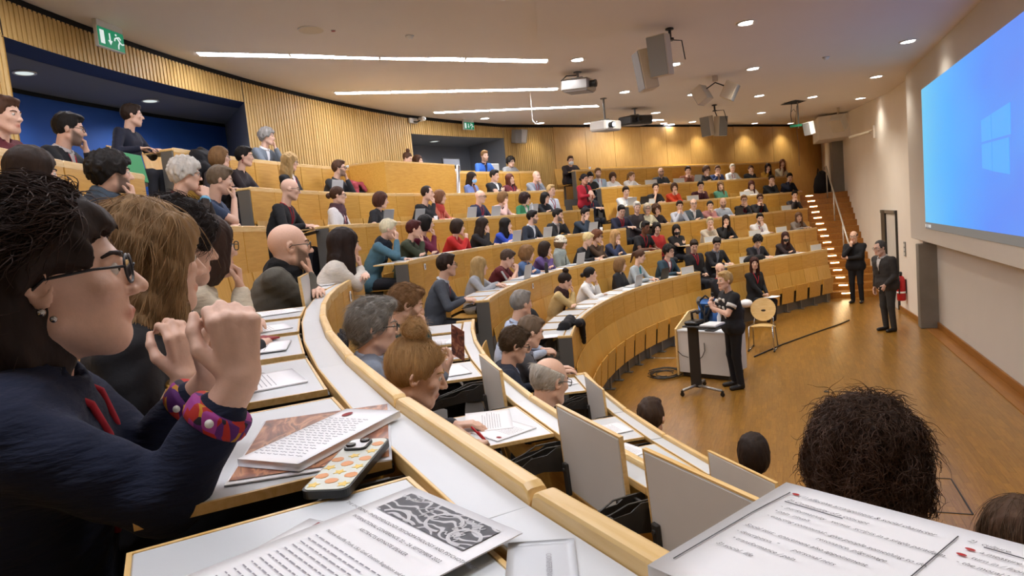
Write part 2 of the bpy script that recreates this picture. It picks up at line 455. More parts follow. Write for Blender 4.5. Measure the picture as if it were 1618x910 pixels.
# ------------------------------------------------------------------ stairs beside the far block
ST0 = Vector((8.93, 6.30, 0)); NST = 16; RUN = .31; RISE = .172; SWD = 1.24
st = tag(thing('stairs_1', None, None, ST0, SIDE_R), kind='structure')
for k in range(NST):
    d = RUN if k < NST - 1 else 6.4; sw = SWD + .03 * k
    c = ST0 + SE * (k * RUN + d / 2 + .01) - SN * (SWD / 2 - .02 - .015 * k)
    z1 = (k + 1) * RISE
    MB().box((c.x, c.y, z1 - RISE * .75), (d + .03, sw, RISE * 1.5), RZ, bev=.008).build('step', M('stair_wood'), st)
    p = ST0 + SE * (k * RUN - .006) - SN * (.42 - .022 * k)
    MB().box((p.x, p.y, z1 - .045), (.012, .21, .022), RZ).build('step_light', M('step_glow'), st)
# handrail
hr = thing('stair_handrail', 'steel handrail on slim posts climbing the stairs beside the far block', 'handrail', ST0 - SN * .62, SIDE_R)
tp = [ST0 + SE * d - SN * .62 + Vector((0, 0, max(0, d / RUN * RISE) + .98)) for d in (.1, 4.7)]
MB().tube([tp[0] - Vector((0, 0, .12)), tp[0], tp[1], tp[1] + SE * .35, tp[1] + SE * .35 - Vector((0, 0, .1))], .022, 10).build('rail', M('rail_steel'), hr, smooth=True)
for d in (.15, 1.6, 3.2, 4.65):
    b = ST0 + SE * d - SN * .62; z = d / RUN * RISE
    MB().tube([b + Vector((0, 0, z - .02)), b + Vector((0, 0, z + .98))], .017, 8).build('post', M('rail_steel'), hr, smooth=True)
# white beam and piers at the head of the stairs
p = side(8.9, .42, 4.72)
tag(MB().box(tuple(p), (1.7, .85, .70), RZ, bev=.01).build('trim_5', M('white_wall')), kind='structure')
tag(MB().box(tuple(side(9.8, .16, 3.6)), (.6, .32, 1.8), RZ).build('pillar_2', M('concrete')), kind='structure')
tag(MB().box(tuple(side(11.6, .12, 3.6)), (.8, .22, 1.8), RZ).build('trim_6', M('white_wall')), kind='structure')

# ------------------------------------------------------------------ screen on the front wall
m, n, b = nt('screen_image')
tc = N(n, 'ShaderNodeTexCoord'); sx = N(n, 'ShaderNodeSeparateXYZ'); n.links.new(tc.outputs['Generated'], sx.inputs[0])
cA = ramp(n, sx.outputs['X'], [(0.0, hx('6a80f0')), (.30, hx('5c8cf8')), (.65, hx('50aefb')), (1.0, hx('6cc8f2'))])
no = N(n, 'ShaderNodeTexNoise'); no.inputs['Scale'].default_value = 1.6; n.links.new(tc.outputs['Generated'], no.inputs['Vector'])
mx = N(n, 'ShaderNodeMix', data_type='RGBA'); mx.inputs['B'].default_value = hx('58b4ff')
mr = N(n, 'ShaderNodeMapRange'); mr.inputs['From Min'].default_value = .35; mr.inputs['From Max'].default_value = .75; mr.inputs['To Max'].default_value = .5
n.links.new(no.outputs['Fac'], mr.inputs['Value']); n.links.new(mr.outputs[0], mx.inputs['Factor']); n.links.new(cA, mx.inputs['A'])
b.inputs['Base Color'].default_value = (0, 0, 0, 1); n.links.new(mx.outputs['Result'], b.inputs['Emission Color']); b.inputs['Emission Strength'].default_value = SCREEN
emit('pane_blue', '5cb0fd', SCREEN * 1.0)
YS = 5.03
sc_ = thing('projection_screen', 'large lit projection screen with a bright blue desktop picture on the front wall', 'screen', (1.2, YS + .01, 2.0))
SX0, SX1, SZ0, SZ1 = -1.75, 3.45, 2.06, 4.30
MB().box(((SX0 + SX1) / 2, YS + .008, (SZ0 + SZ1) / 2), (SX1 - SX0, .012, SZ1 - SZ0)).build('picture', M('screen_image'), sc_)
MB().box(((SX0 + SX1) / 2, YS + .008, SZ0 - .06), (SX1 - SX0, .012, .11)).build('taskbar', M('task_grey'), sc_)
for i, dx in enumerate((.04, .2, .32, .4)):
    MB().box((SX1 - dx, YS + .016, SZ0 - .06), (.035, .004, .05)).build('icon', M('icon_white'), sc_)
PANE = [[(-1.16, 3.145), (-.50, 3.145), (-.50, 3.435), (-1.16, 3.48)], [(-1.10, 2.72), (-.50, 2.775), (-.50, 3.115), (-1.10, 3.115)],
        [(-.47, 3.145), (-.07, 3.145), (-.07, 3.405), (-.47, 3.432)], [(-.47, 2.78), (-.07, 2.83), (-.07, 3.115), (-.47, 3.115)]]
for q in PANE:
    V = [(a, YS + .018, z) for a, z in q] + [(a, YS + .014, z) for a, z in q]
    link('window_emblem', new_mesh('window_emblem', V, [(0, 1, 2, 3), (7, 6, 5, 4), (0, 4, 5, 1), (1, 5, 6, 2), (2, 6, 7, 3), (3, 7, 4, 0)], [M('pane_blue')]), sc_)
# ------------------------------------------------------------------ desks and seats
BLK = {}
ANCH = {4: (138.8, 2.72), 5: (128.75, 3.15), 6: (122.75, 3.5)}     # a joint between two tablets of the near block, and the seat pitch in degrees
RIM_SHIFT = {4: 1.15}
for i in range(1, 7):
    hi_n = 148 if i >= 4 else 136
    lo_n = {1: 114.5, 2: 113.5, 3: 112.5, 4: 112.9, 5: 112.6, 6: 113.5}[i]
    if i >= 4:                       # seat joints of row 4 known from its rim
        if i == 4: hi_n = 139.6 + 3 * math.degrees(PITCH / RR[4])
    BLK[i] = {'near': (hi_n, lo_n), 'middle': (104.6, 63.6), 'far': (57.9, s_end(RR[i]))}
def seats_of(i, blk):
    a, b = BLK[i][blk]; R = RR[i]
    if blk == 'near' and i in ANCH:
        s0, da = ANCH[i]; k0 = math.ceil((b - s0) / da - .35); k1 = math.floor((a - s0) / da)
        return [(s0 + (k + 1) * da, s0 + k * da) for k in range(k1 - 1, k0 - 1, -1)]
    if blk == 'near': L = (a - b) * PI / 180 * R
    else:
        L = 0; L = ((a - max(b, TR)) * PI / 180 * R) + max(0, TR - b) * .2
    n = max(1, round(L / (PITCH if blk != 'far' else .56)))
    out_ = []; s = a
    for k in range(n):
        e = step_s(R, a, L * (k + 1) / n); out_.append((s, e)); s = e
    return out_
PAN = MB().box((0, 0, 0), (1, .018, 1), bev=.004).mesh('panel', M('panel_wood'))
PANV = {}
def panel_mesh(w, h):
    k = (round(w, 2), round(h, 2))
    if k not in PANV: PANV[k] = MB().box((0, 0, 0), (w, .02, h), bev=.004).mesh('panel', M('panel_wood'))
    return PANV[k]
RIMV = {}
def rim_mesh(w, near):
    k = (round(w, 2), near)
    if k not in RIMV:
        h, d = (.052, .028); b = .006
        prof = [(-d / 2, -h), (d / 2, -h), (d / 2, -b), (d / 2 - b * .3, -b * .3), (d / 2 - b, 0), (-d / 2 + b, 0), (-d / 2 + b * .3, -b * .3), (-d / 2, -b)]
        m_ = MB()
        # rounded ends: three slices at each end
        xs_ = [-w / 2, -w / 2 + .005, -w / 2 + .016, w / 2 - .016, w / 2 - .005, w / 2]; dz = [-.016, -.005, 0, 0, -.005, -.016]; n = len(prof)
        V = []
        for x_, q in zip(xs_, dz):
            for (y, z) in prof: V.append((x_, y, z + (q if z > -.05 else 0)))
        F = [(i * n + j, i * n + (j + 1) % n, (i + 1) * n + (j + 1) % n, (i + 1) * n + j) for i in range(len(xs_) - 1) for j in range(n)]
        F += [tuple(range(n))[::-1], tuple(range((len(xs_) - 1) * n, len(xs_) * n))]
        m_.add(V, F)
        RIMV[k] = m_.mesh('rim', M('rim_wood'))
        me = RIMV[k]; me.polygons.foreach_set('use_smooth', np.ones(len(me.polygons), bool)); me.set_sharp_from_angle(angle=math.radians(22))
    return RIMV[k]
STV = {}
def strip_mesh(w):
    k = round(w, 2)
    if k not in STV:
        m_ = MB().box((0, 0, 0), (w, .072, .022), mi=0, bev=.001)
        m_.box((0, .038, -.001), (w, .005, .026), mi=1, bev=.001)
        STV[k] = m_.mesh('desk_strip', [M('laminate'), M('rim_wood')])
    return STV[k]
TABW, TABD = .470, .335
def tab_mesh():
    m_ = MB().box((0, TABD / 2, 0), (TABW, TABD, .014), bev=.002, mi=0)
    m_.box((0, TABD + .003, 0), (TABW, .006, .015), mi=1).box((TABW / 2 + .003, TABD / 2, 0), (.006, TABD + .012, .015), mi=1).box((-TABW / 2 - .003, TABD / 2, 0), (.006, TABD + .012, .015), mi=1).box((0, -.003, 0), (TABW, .006, .015), mi=1)
    m_.box((0, TABD / 2, -.0075), (TABW - .01, TABD - .01, .002), mi=2)
    return m_.mesh('writing_tablet', [M('laminate'), M('rim_wood'), M('laminate_grey')])
TAB = tab_mesh()
HINGE = MB().box((0, .05, -.016), (.03, .13, .016), bev=.003).lathe([(.008, -.03), (.008, -.005)], 8, (0, .09, 0)).mesh('hinge', M('bracket'))
# sheet steel arm between two tablets, outlined like the real one
_ap = [(-.01, -.005), (.06, .0), (.10, -.02), (.17, -.022), (.21, -.045), (.30, -.05), (.36, -.085), (.35, -.11), (.25, -.095), (.12, -.085), (-.01, -.11)]
_am = MB()
for dx in (-.040, .036): _am.prism(_ap, .004, Matrix.Translation((dx, 0, 0)) @ Matrix(((0, 0, 1, 0), (1, 0, 0, 0), (0, 1, 0, 0), (0, 0, 0, 1))))
for (yy, zz) in ((.03, -.02), (.14, -.05), (.29, -.075)):
    _am.tube([(-.043, yy, zz), (.043, yy, zz)], .007, 8)
_am.tube([(-.03, .02, .0), (-.03, .10, .004), (-.028, .16, -.012), (-.02, .24, -.03), (-.01, .30, -.05)], .0035, 6).tube([(.028, .03, .0), (.026, .12, .002), (.02, .18, -.02), (.012, .30, -.045)], .0035, 6)
ARM = _am.mesh('bracket', M('bracket'))
ORD = 'first second third fourth fifth sixth seventh eighth ninth tenth eleventh twelfth thirteenth fourteenth fifteenth sixteenth seventeenth eighteenth nineteenth twentieth'.split() + ['%dth' % i for i in range(21, 60)]
def bent_back(w, h):
    """plywood back: gently bowed sheet, 12 mm thick"""
    m_ = MB(); nz = 5; nx = 4; V = []
    for t in (0, .012):
        for j in range(nz + 1):
            z = -h / 2 + h * j / nz; y = -.035 * (1 - (j / nz)) ** 1.5
            for i in range(nx + 1):
                x_ = -w / 2 + w * i / nx; V.append((x_, y + t + .012 * (abs(2 * i / nx - 1) ** 2) * -1, z))
    n = (nx + 1) * (nz + 1); F = []
    for j in range(nz):
        for i in range(nx):
            a = j * (nx + 1) + i; F += [(a, a + 1, a + nx + 2, a + nx + 1), (n + a, n + a + nx + 1, n + a + nx + 2, n + a + 1)]
    for i in range(nx): F += [(i, n + i, n + i + 1, i + 1), (n - 2 - i, n - 1 - i, 2 * n - 1 - i, 2 * n - 2 - i)]
    for j in range(nz):
        a = j * (nx + 1); b = a + nx; F += [(a, a + nx + 1, n + a + nx + 1, n + a), (b, n + b, n + b + nx + 1, b + nx + 1)]
    m_.add(V, F); me = m_.mesh('backrest', [M('seat_wood')]); me.polygons.foreach_set('use_smooth', np.ones(len(me.polygons), bool)); me.set_sharp_from_angle(angle=math.radians(45))
    return me
BACK = bent_back(.553, .46)
SEATM = MB().box((0, 0, 0), (.46, .40, .016), bev=.006).mesh('seat', M('seat_wood'))
SEATB = MB().box((-.19, .2, -.02), (.03, .06, .05), bev=.004).box((.19, .2, -.02), (.03, .06, .05), bev=.004).mesh('seat_hinge', M('metal_dark'))
LEGM = MB().box((0, -.02, .21), (.05, .03, .42), bev=.004).box((0, -.02, .008), (.09, .14, .016), bev=.004).mesh('support', M('metal_grey'))
ROWNAME = {1: 'topmost', 2: 'second highest', 3: 'third highest', 4: 'fourth highest', 5: 'third lowest', 6: 'second lowest', 7: 'front floor'}
BLKTXT = {'near': 'near block', 'middle': 'middle block', 'far': 'far block'}
OCC = {}          # (row, block) -> seat indices that are taken; filled by the people table
UPT = {}          # (desk, block) -> seat indices whose tablet stands upright
def local(s, R, z): return Matrix.Translation(pos(R, s, z)) @ Matrix.Rotation(frame(s), 4, 'Z')
def build_desk(i, blk):
    R, z = RR[i], ZZ[i]; ss = seats_of(i, blk)
    mid = (ss[0][0] + ss[-1][1]) / 2
    t = thing('bench_desk', 'curved plywood bench desk, %s row of the %s' % (ROWNAME[i], BLKTXT[blk]), 'desk', pos(R, mid, FL[i + 1] if i < 6 else 0), frame(mid))
    t['group'] = 'curved bench desks'
    for k, (a, b) in enumerate(ss):
        pa, pb = pos(R, a), pos(R, b); w = (pb - pa).length; c = (pa + pb) / 2; s = (a + b) / 2
        base = Matrix.Translation((c.x, c.y, z)) @ Matrix.Rotation(math.atan2(pb.y - pa.y, pb.x - pa.x), 4, 'Z')   # x along, y outward
        H = .43
        link('panel', panel_mesh(w - .012, H), t, mat4=base @ Matrix.Translation((0, .012, -.03 - H / 2)))
        sh = RIM_SHIFT.get(i, 0) if blk == 'near' else 0
        qa, qb = pos(R, a + sh), pos(R, b + sh); c2 = (qa + qb) / 2
        bs2 = Matrix.Translation((c2.x, c2.y, z)) @ Matrix.Rotation(math.atan2(qb.y - qa.y, qb.x - qa.x), 4, 'Z')
        link('rim', rim_mesh(w - .003, 0), t, mat4=bs2 @ Matrix.Translation((0, .014, 0)))
        link('desk_strip', strip_mesh(w + .003), t, mat4=bs2 @ Matrix.Translation((0, .028 + .037, -.033)))
        vis = blk == 'near' and i >= 4
        up = k in UPT.get((i, blk), ())
        tm = base @ Matrix.Translation((0, .122, -.030))
        if up: tm = base @ Matrix.Translation((0, .125, -.205)) @ Matrix.Rotation(math.radians(87), 4, 'X')
        tb = link('writing_tablet', TAB, t, mat4=tm)
        if vis:
            for dx in (-.205, .205): link('hinge', HINGE, tb, mat4=tm @ Matrix.Translation((dx, 0, 0)))
            am = base @ Matrix.Translation((w / 2, .095, -.046)); br = link('bracket', ARM, t, mat4=am)
    # end boards
    for s in (ss[0][0], ss[-1][1]):
        m4 = local(s, R, z)
        MB().box((0, .09, -.42), (.03, .16, .76), bev=.004).build('end_post', M('metal_grey'), t, mat4=m4)
        MB().box((0, .09, -.025), (.036, .175, .03), bev=.006).build('end_cap', M('rim_wood'), t, mat4=m4)
    return t
for i in range(1, 7):
    for blk in ('near', 'middle', 'far'): pass
def build_seat(row, blk, k, a, b):
    """seat of `row` fixed below the panel of desk row-1 (row 1: before the rear wall)"""
    Rb = (RR[row - 1] if row > 1 else RR[1] + .9421); zt = ZZ[row - 1] if row > 1 else FL[1] + 1.25
    pa, pb = pos(Rb, a), pos(Rb, b); c = (pa + pb) / 2; fl = FL[row]
    base = Matrix.Translation((c.x, c.y, fl)) @ Matrix.Rotation(math.atan2(pb.y - pa.y, pb.x - pa.x), 4, 'Z')
    taken = k in OCC.get((row, blk), ())
    t = D.objects.new('auditorium_seat', None); COL.objects.link(t); t.matrix_basis = base @ Matrix.Translation((0, -.2, 0)); t.empty_display_size = .1
    what = 'empty plywood seat' if not taken else 'occupied plywood seat'
    tag(t, ('%s, %s from the left, %s row, %s' % (what, ORD[k], ROWNAME[row], BLKTXT[blk])) if blk != 'x' else '%s at the aisle, %s row, %s' % (what, ROWNAME[row], k), 'seat', 'plywood seats, %s row' % ROWNAME[row])
    link('backrest', BACK, t, mat4=base @ Matrix.Translation((0, -.035, .70)) @ Matrix.Rotation(math.radians(-5), 4, 'X'))
    if taken: sm = base @ Matrix.Translation((0, -.29, .43))
    else: sm = base @ Matrix.Translation((0, -.135, .415)) @ Matrix.Rotation(math.radians(-84), 4, 'X')
    link('seat', SEATM, t, mat4=sm)
    link('support', LEGM, t, mat4=base @ Matrix.Translation((0, -.07, 0)))
# ------------------------------------------------------------------ implicit surfaces (bodies, clothes, hair)
def smin(a, b, k):
    h = np.clip(.5 + .5 * (b - a) / k, 0, 1)
    return b + (a - b) * h - k * h * (1 - h)
def smax(a, b, k): return -smin(-a, -b, k)
def d_cone(P, a, b, ra, rb):
    X, Y, Z = P; a = np.asarray(a, float); b = np.asarray(b, float); ab = b - a; L = float(ab @ ab) + 1e-12
    t = np.clip(((X - a[0]) * ab[0] + (Y - a[1]) * ab[1] + (Z - a[2]) * ab[2]) / L, 0, 1)
    return np.sqrt((X - a[0] - t * ab[0]) ** 2 + (Y - a[1] - t * ab[1]) ** 2 + (Z - a[2] - t * ab[2]) ** 2) - (ra + t * (rb - ra))
def d_ell(P, c, r, R=None):
    X, Y, Z = P[0] - c[0], P[1] - c[1], P[2] - c[2]
    if R is not None:
        X, Y, Z = (R[0, 0] * X + R[1, 0] * Y + R[2, 0] * Z, R[0, 1] * X + R[1, 1] * Y + R[2, 1] * Z, R[0, 2] * X + R[1, 2] * Y + R[2, 2] * Z)
    k0 = np.sqrt((X / r[0]) ** 2 + (Y / r[1]) ** 2 + (Z / r[2]) ** 2) + 1e-9
    k1 = np.sqrt((X / r[0] ** 2) ** 2 + (Y / r[1] ** 2) ** 2 + (Z / r[2] ** 2) ** 2) + 1e-9
    return k0 * (k0 - 1) / k1
def dist_prim(p, P): return d_cone(P, *p[1:5]) if p[0] == 'c' else d_ell(P, *p[1:4])
def C_(a, b, ra, rb): return ('c', a, b, ra, rb)
def E_(c, r, R=None): return ('e', c, r, R)
def bounds(p):
    if p[0] == 'c':
        a, b = np.asarray(p[1], float), np.asarray(p[2], float); r = max(p[3], p[4]); return np.minimum(a, b) - r, np.maximum(a, b) + r
    c = np.asarray(p[1], float); r = np.asarray(p[2], float)
    if p[3] is not None: r = np.full(3, r.max())
    return c - r, c + r
class Field:
    def __init__(s, lo, hi, v):
        s.lo = np.asarray(lo, float); s.v = v
        n = np.maximum(4, np.ceil((np.asarray(hi, float) - s.lo) / v).astype(int) + 1)
        s.ax = [s.lo[i] + v * np.arange(n[i]) for i in range(3)]
        s.f = np.full(n, .2)
    @classmethod
    def around(cls, prims, v, pad=.03):
        b = [bounds(p) for p in prims]
        return cls(np.min([q[0] for q in b], 0) - pad - v, np.max([q[1] for q in b], 0) + pad + v, v)
    def sl(s, p, m):
        lo, hi = bounds(p); i0 = np.maximum(0, np.floor((lo - m - s.lo) / s.v).astype(int)); i1 = np.minimum(s.f.shape, np.ceil((hi + m - s.lo) / s.v).astype(int) + 1)
        S = tuple(slice(int(a), int(max(a, b))) for a, b in zip(i0, i1))
        return S, (s.ax[0][S[0]][:, None, None], s.ax[1][S[1]][None, :, None], s.ax[2][S[2]][None, None, :])
    def add(s, p, k=.02, m=None):
        S, P = s.sl(p, m or max(.05, k * 1.5, s.v * 3))
        if s.f[S].size: s.f[S] = smin(s.f[S], dist_prim(p, P), k)
        return s
    def sub(s, p, k=.01):
        S, P = s.sl(p, max(.05, s.v * 3))
        if s.f[S].size: s.f[S] = smax(s.f[S], -dist_prim(p, P), k)
        return s
    def grid(s): return (s.ax[0][:, None, None], s.ax[1][None, :, None], s.ax[2][None, None, :])
    def mesh(s): return nets(s.f, s.lo, s.v)
def nets(f, lo, v):
    """surface nets: zero level of f as quads"""
    s = f < 0
    cnt = np.zeros(tuple(n - 1 for n in f.shape), np.int8)
    offs = [(i, j, k) for i in (0, 1) for j in (0, 1) for k in (0, 1)]
    nx, ny, nz = cnt.shape
    for i, j, k in offs: cnt += s[i:i + nx, j:j + ny, k:k + nz]
    act = (cnt > 0) & (cnt < 8); ijk = np.argwhere(act)
    if not len(ijk): return np.zeros((0, 3)), np.zeros((0, 4), int)
    idx = np.full(cnt.shape, -1, np.int64); idx[act] = np.arange(len(ijk))
    c = np.stack([f[ijk[:, 0] + o[0], ijk[:, 1] + o[1], ijk[:, 2] + o[2]] for o in offs], 1)
    acc = np.zeros((len(ijk), 3)); w = np.zeros(len(ijk))
    for a in range(8):
        for d in range(3):
            if offs[a][d]: continue
            o2 = list(offs[a]); o2[d] = 1; b = offs.index(tuple(o2))
            fa, fb = c[:, a], c[:, b]; m = (fa < 0) != (fb < 0)
            t = np.where(m, fa / np.where(m, fa - fb, 1), 0)
            p = np.array(offs[a], float)[None] + t[:, None] * np.eye(3)[d][None]
            acc += p * m[:, None]; w += m
    V = (ijk + acc / w[:, None]) * v + lo
    F = []
    for d in range(3):
        e1, e2 = [(1, 2), (2, 0), (0, 1)][d]
        A = [slice(None)] * 3; B = [slice(None)] * 3
        A[d] = slice(0, -1); B[d] = slice(1, None)
        sa, sb = s[tuple(A)], s[tuple(B)]
        e = np.argwhere(sa != sb)
        ok = np.ones(len(e), bool)
        for q in (e1, e2): ok &= (e[:, q] > 0) & (e[:, q] < f.shape[q] - 1)
        e = e[ok]
        if not len(e): continue
        inside = sa[e[:, 0], e[:, 1], e[:, 2]]
        def cell(a, b):
            q = e.copy(); q[:, e1] -= a; q[:, e2] -= b; return idx[q[:, 0], q[:, 1], q[:, 2]]
        quad = np.stack([cell(1, 1), cell(0, 1), cell(0, 0), cell(1, 0)], 1)
        quad[~inside] = quad[~inside][:, ::-1]
        F.append(quad)
    F = np.concatenate(F) if F else np.zeros((0, 4), int)
    F = F[(F >= 0).all(1)]
    return V, F
def join(parts):
    V, F, k = [], [], 0
    for v, f in parts:
        V.append(v); F.append(f + k); k += len(v)
    return np.concatenate(V), np.concatenate(F)
def unit(v): v = np.asarray(v, float); return v / (np.linalg.norm(v) + 1e-9)
def rot_zxy(yaw, pitch, roll):
    """head turn: yaw about z (positive = to its left), pitch down, roll"""
    cy, sy, cp, sp, cr, sr = math.cos(yaw), math.sin(yaw), math.cos(pitch), math.sin(pitch), math.cos(roll), math.sin(roll)
    Z = np.array([[cy, -sy, 0], [sy, cy, 0], [0, 0, 1]]); X = np.array([[1, 0, 0], [0, cp, sp], [0, -sp, cp]]); Y = np.array([[cr, 0, sr], [0, 1, 0], [-sr, 0, cr]])
    return Z @ X @ Y

# ------------------------------------------------------------------ person materials (colour comes from each object)
def objcol(name, rough, bump=0, scale=60, aspect=(1, 1, 1), inner=False, sheen=0, var=.12, sss=0):
    m, n, b = nt(name)
    oi = N(n, 'ShaderNodeObjectInfo'); tc = N(n, 'ShaderNodeTexCoord'); mp = N(n, 'ShaderNodeMapping'); mp.inputs['Scale'].default_value = aspect
    no = N(n, 'ShaderNodeTexNoise'); no.inputs['Scale'].default_value = scale; no.inputs['Detail'].default_value = 3
    n.links.new(tc.outputs['Object'], mp.inputs[0]); n.links.new(mp.outputs[0], no.inputs['Vector'])
    hs = N(n, 'ShaderNodeHueSaturation'); mr = N(n, 'ShaderNodeMapRange'); mr.inputs['To Min'].default_value = 1 - var; mr.inputs['To Max'].default_value = 1 + var
    n.links.new(no.outputs['Fac'], mr.inputs['Value']); n.links.new(mr.outputs[0], hs.inputs['Value'])
    col = oi.outputs['Color']
    if inner == 'open':
        at = N(n, 'ShaderNodeAttribute', attribute_name='open'); a2 = N(n, 'ShaderNodeAttribute', attribute_name='inner_col', attribute_type='OBJECT')
        gt = N(n, 'ShaderNodeMath', operation='GREATER_THAN'); gt.inputs[1].default_value = 0.0; n.links.new(at.outputs['Fac'], gt.inputs[0])
        mx = N(n, 'ShaderNodeMix', data_type='RGBA'); n.links.new(gt.outputs[0], mx.inputs['Factor']); n.links.new(col, mx.inputs['A']); n.links.new(a2.outputs['Color'], mx.inputs['B'])
        col = mx.outputs['Result']
    if inner == 'skin':
        at = N(n, 'ShaderNodeAttribute', attribute_name='lip'); mx = N(n, 'ShaderNodeMix', data_type='RGBA', blend_type='MULTIPLY'); mx.inputs['B'].default_value = (.72, .38, .36, 1)
        n.links.new(at.outputs['Fac'], mx.inputs['Factor']); n.links.new(col, mx.inputs['A']); col = mx.outputs['Result']
        a3 = N(n, 'ShaderNodeAttribute', attribute_name='stubble'); a4 = N(n, 'ShaderNodeAttribute', attribute_name='hair_col', attribute_type='OBJECT'); m2 = N(n, 'ShaderNodeMix', data_type='RGBA')
        mm = N(n, 'ShaderNodeMath', operation='MULTIPLY'); mm.inputs[1].default_value = .8; n.links.new(a3.outputs['Fac'], mm.inputs[0]); n.links.new(mm.outputs[0], m2.inputs['Factor']); n.links.new(col, m2.inputs['A']); n.links.new(a4.outputs['Color'], m2.inputs['B']); col = m2.outputs['Result']
    n.links.new(col, hs.inputs['Color']); n.links.new(hs.outputs[0], b.inputs['Base Color'])
    b.inputs['Roughness'].default_value = rough
    if sheen: b.inputs['Sheen Weight'].default_value = sheen
    if sss: b.inputs['Subsurface Weight'].default_value = sss; b.inputs['Subsurface Radius'].default_value = (.01, .004, .002); b.inputs['Subsurface Scale'].default_value = 1
    if bump:
        bp = N(n, 'ShaderNodeBump'); bp.inputs['Strength'].default_value = bump; bp.inputs['Distance'].default_value = .006
        n.links.new(no.outputs['Fac'], bp.inputs['Height']); n.links.new(bp.outputs[0], b.inputs['Normal'])
    return m
objcol('skin', .5, .12, 90, inner='skin', var=.07)
objcol('cloth', .85, .35, 45, inner='open', var=.16)
objcol('knit', .95, .8, 26, (1, 1, 4), inner='open', var=.22)
objcol('hair', .62, .9, 34, (1, 1, .35), var=.5)
MATS['hair'].node_tree.nodes['Principled BSDF'].inputs['Specular IOR Level'].default_value = .25
objcol('gear', .4, var=.03)
objcol('shoe_leather', .45, .1, var=.1)
m, n, b = nt('eyeball'); b.inputs['Base Color'].default_value = hx('d9d2c8'); b.inputs['Roughness'].default_value = .15
flat('iris', '1c120c', .15); flat('brow', '2a1c14', .8)
m, n, b = nt('lens_glass')
gl = N(n, 'ShaderNodeBsdfGlossy'); gl.inputs['Roughness'].default_value = .02; tr = N(n, 'ShaderNodeBsdfTransparent'); mxs = N(n, 'ShaderNodeMixShader')
fr = N(n, 'ShaderNodeFresnel'); fr.inputs[0].default_value = 1.5
n.links.new(fr.outputs[0], mxs.inputs[0]); n.links.new(tr.outputs[0], mxs.inputs[1]); n.links.new(gl.outputs[0], mxs.inputs[2]); n.links.new(mxs.outputs[0], n.nodes['Material Output'].inputs['Surface'])

# ------------------------------------------------------------------ heads, hair, face details (head space: +y forward, z up, metres)
VOX = {0: (.0150, .0120, .027), 1: (.0095, .0085, .018), 2: (.0052, .0046, .0105)}
def head_prims(sx, neck_l):
    j = 1.0 if sx == 'm' else .93
    P = [(E_((0, -.012, .030), (.0765, .097, .092)), .01),
         (E_((0, .028, -.036), (.060 * j, .064, .080)), .03),
         (C_((-.022 * j, .062, -.094), (.022 * j, .062, -.094), .020, .020), .025),
         (C_((-.052 * j, .0, -.060), (-.024, .058, -.090), .018, .018), .025), (C_((.052 * j, .0, -.060), (.024, .058, -.090), .018, .018), .025),
         (C_((-.030, .078, .026), (.030, .078, .026), .012, .012), .02),
         (E_((-.040, .066, -.014), (.024, .020, .020)), .02), (E_((.040, .066, -.014), (.024, .020, .020)), .02)]
    nose = [(C_((0, .090, .012), (0, .112, -.022), .0085, .0115), .010), (E_((-.012, .100, -.027), (.0085, .011, .008)), .006), (E_((.012, .100, -.027), (.0085, .011, .008)), .006)]
    lips = [(C_((-.016, .088, -.058), (.016, .088, -.058), .0062, .0062), .006), (C_((0, .092, -.057), (0, .092, -.057), .006, .006), .006), (C_((-.014, .086, -.067), (.014, .086, -.067), .0068, .0068), .006)]
    ears = []
    for s in (-1, 1):
        R = np.array(Matrix.Rotation(s * -.35, 3, 'Z'))
        ears += [(E_((s * .079, -.008, -.002), (.008, .019, .031), R), .006), (C_((s * .080, -.018, .014), (s * .083, -.022, -.004), .006, .006), .006)]
    neck = [(C_((0, -.028, -.055), neck_l, .052 * (1 if sx == 'm' else .86), .056 * (1 if sx == 'm' else .88)), .022)]
    return P, nose, lips, ears, neck
def head_mesh(sx, lod, neck_l, fat=0):
    v = VOX[lod][0]
    P, nose, lips, ears, neck = head_prims(sx, neck_l)
    F = Field.around([p for p, k in P + neck + nose + ears], v, .012)
    for p, k in P + neck: F.add(p, k)
    for s in (-1, 1): F.sub(E_((s * .032, .098, .010), (.017, .017, .0125)), .012)
    for p, k in nose: F.add(p, k)
    if lod > 0:
        F.sub(C_((-.020, .104, -.0625), (.020, .104, -.0625), .0035, .0035), .006)
    for p, k in lips: F.add(p, k)
    for p, k in ears: F.add(p, k)
    if lod == 2:
        for s in (-1, 1):
            F.add(C_((s * .045, .074, .0185), (s * .020, .0865, .0185), .0050, .0050), .004)    # upper lids
            F.add(C_((s * .044, .074, .0035), (s * .021, .086, .0025), .0042, .0042), .004)
            F.sub(E_((s * .082, -.004, .002), (.006, .010, .016)), .006)
            F.sub(E_((s * .006, .108, -.034), (.0035, .005, .004)), .004)
    V, Q = F.mesh()
    lip = np.clip(1.35 - np.sqrt((V[:, 0] / .026) ** 2 + ((V[:, 2] + .0625) / .0125) ** 2), 0, 1) * (V[:, 1] > .07)
    return V, Q, lip
EYES = {}
def eye_mesh(lod, sides=(-1, 1)):
    key = (lod, sides)
    if key not in EYES:
        m_ = MB()
        for s in sides:
            if lod == 0: m_.sphere((s * .032, .0835, .010), .0095, 8, 6, 1, (1.25, .8, .62))
            else:
                m_.sphere((s * .0315, .0775, .0105), .0125, 14, 10, 0)
                m_.sphere((s * .0315, .0855, .0100), .0060, 12, 8, 1)
        EYES[key] = m_.mesh('eyes', [M('eyeball'), M('iris')], True)
    return EYES[key]
BROWS = {}
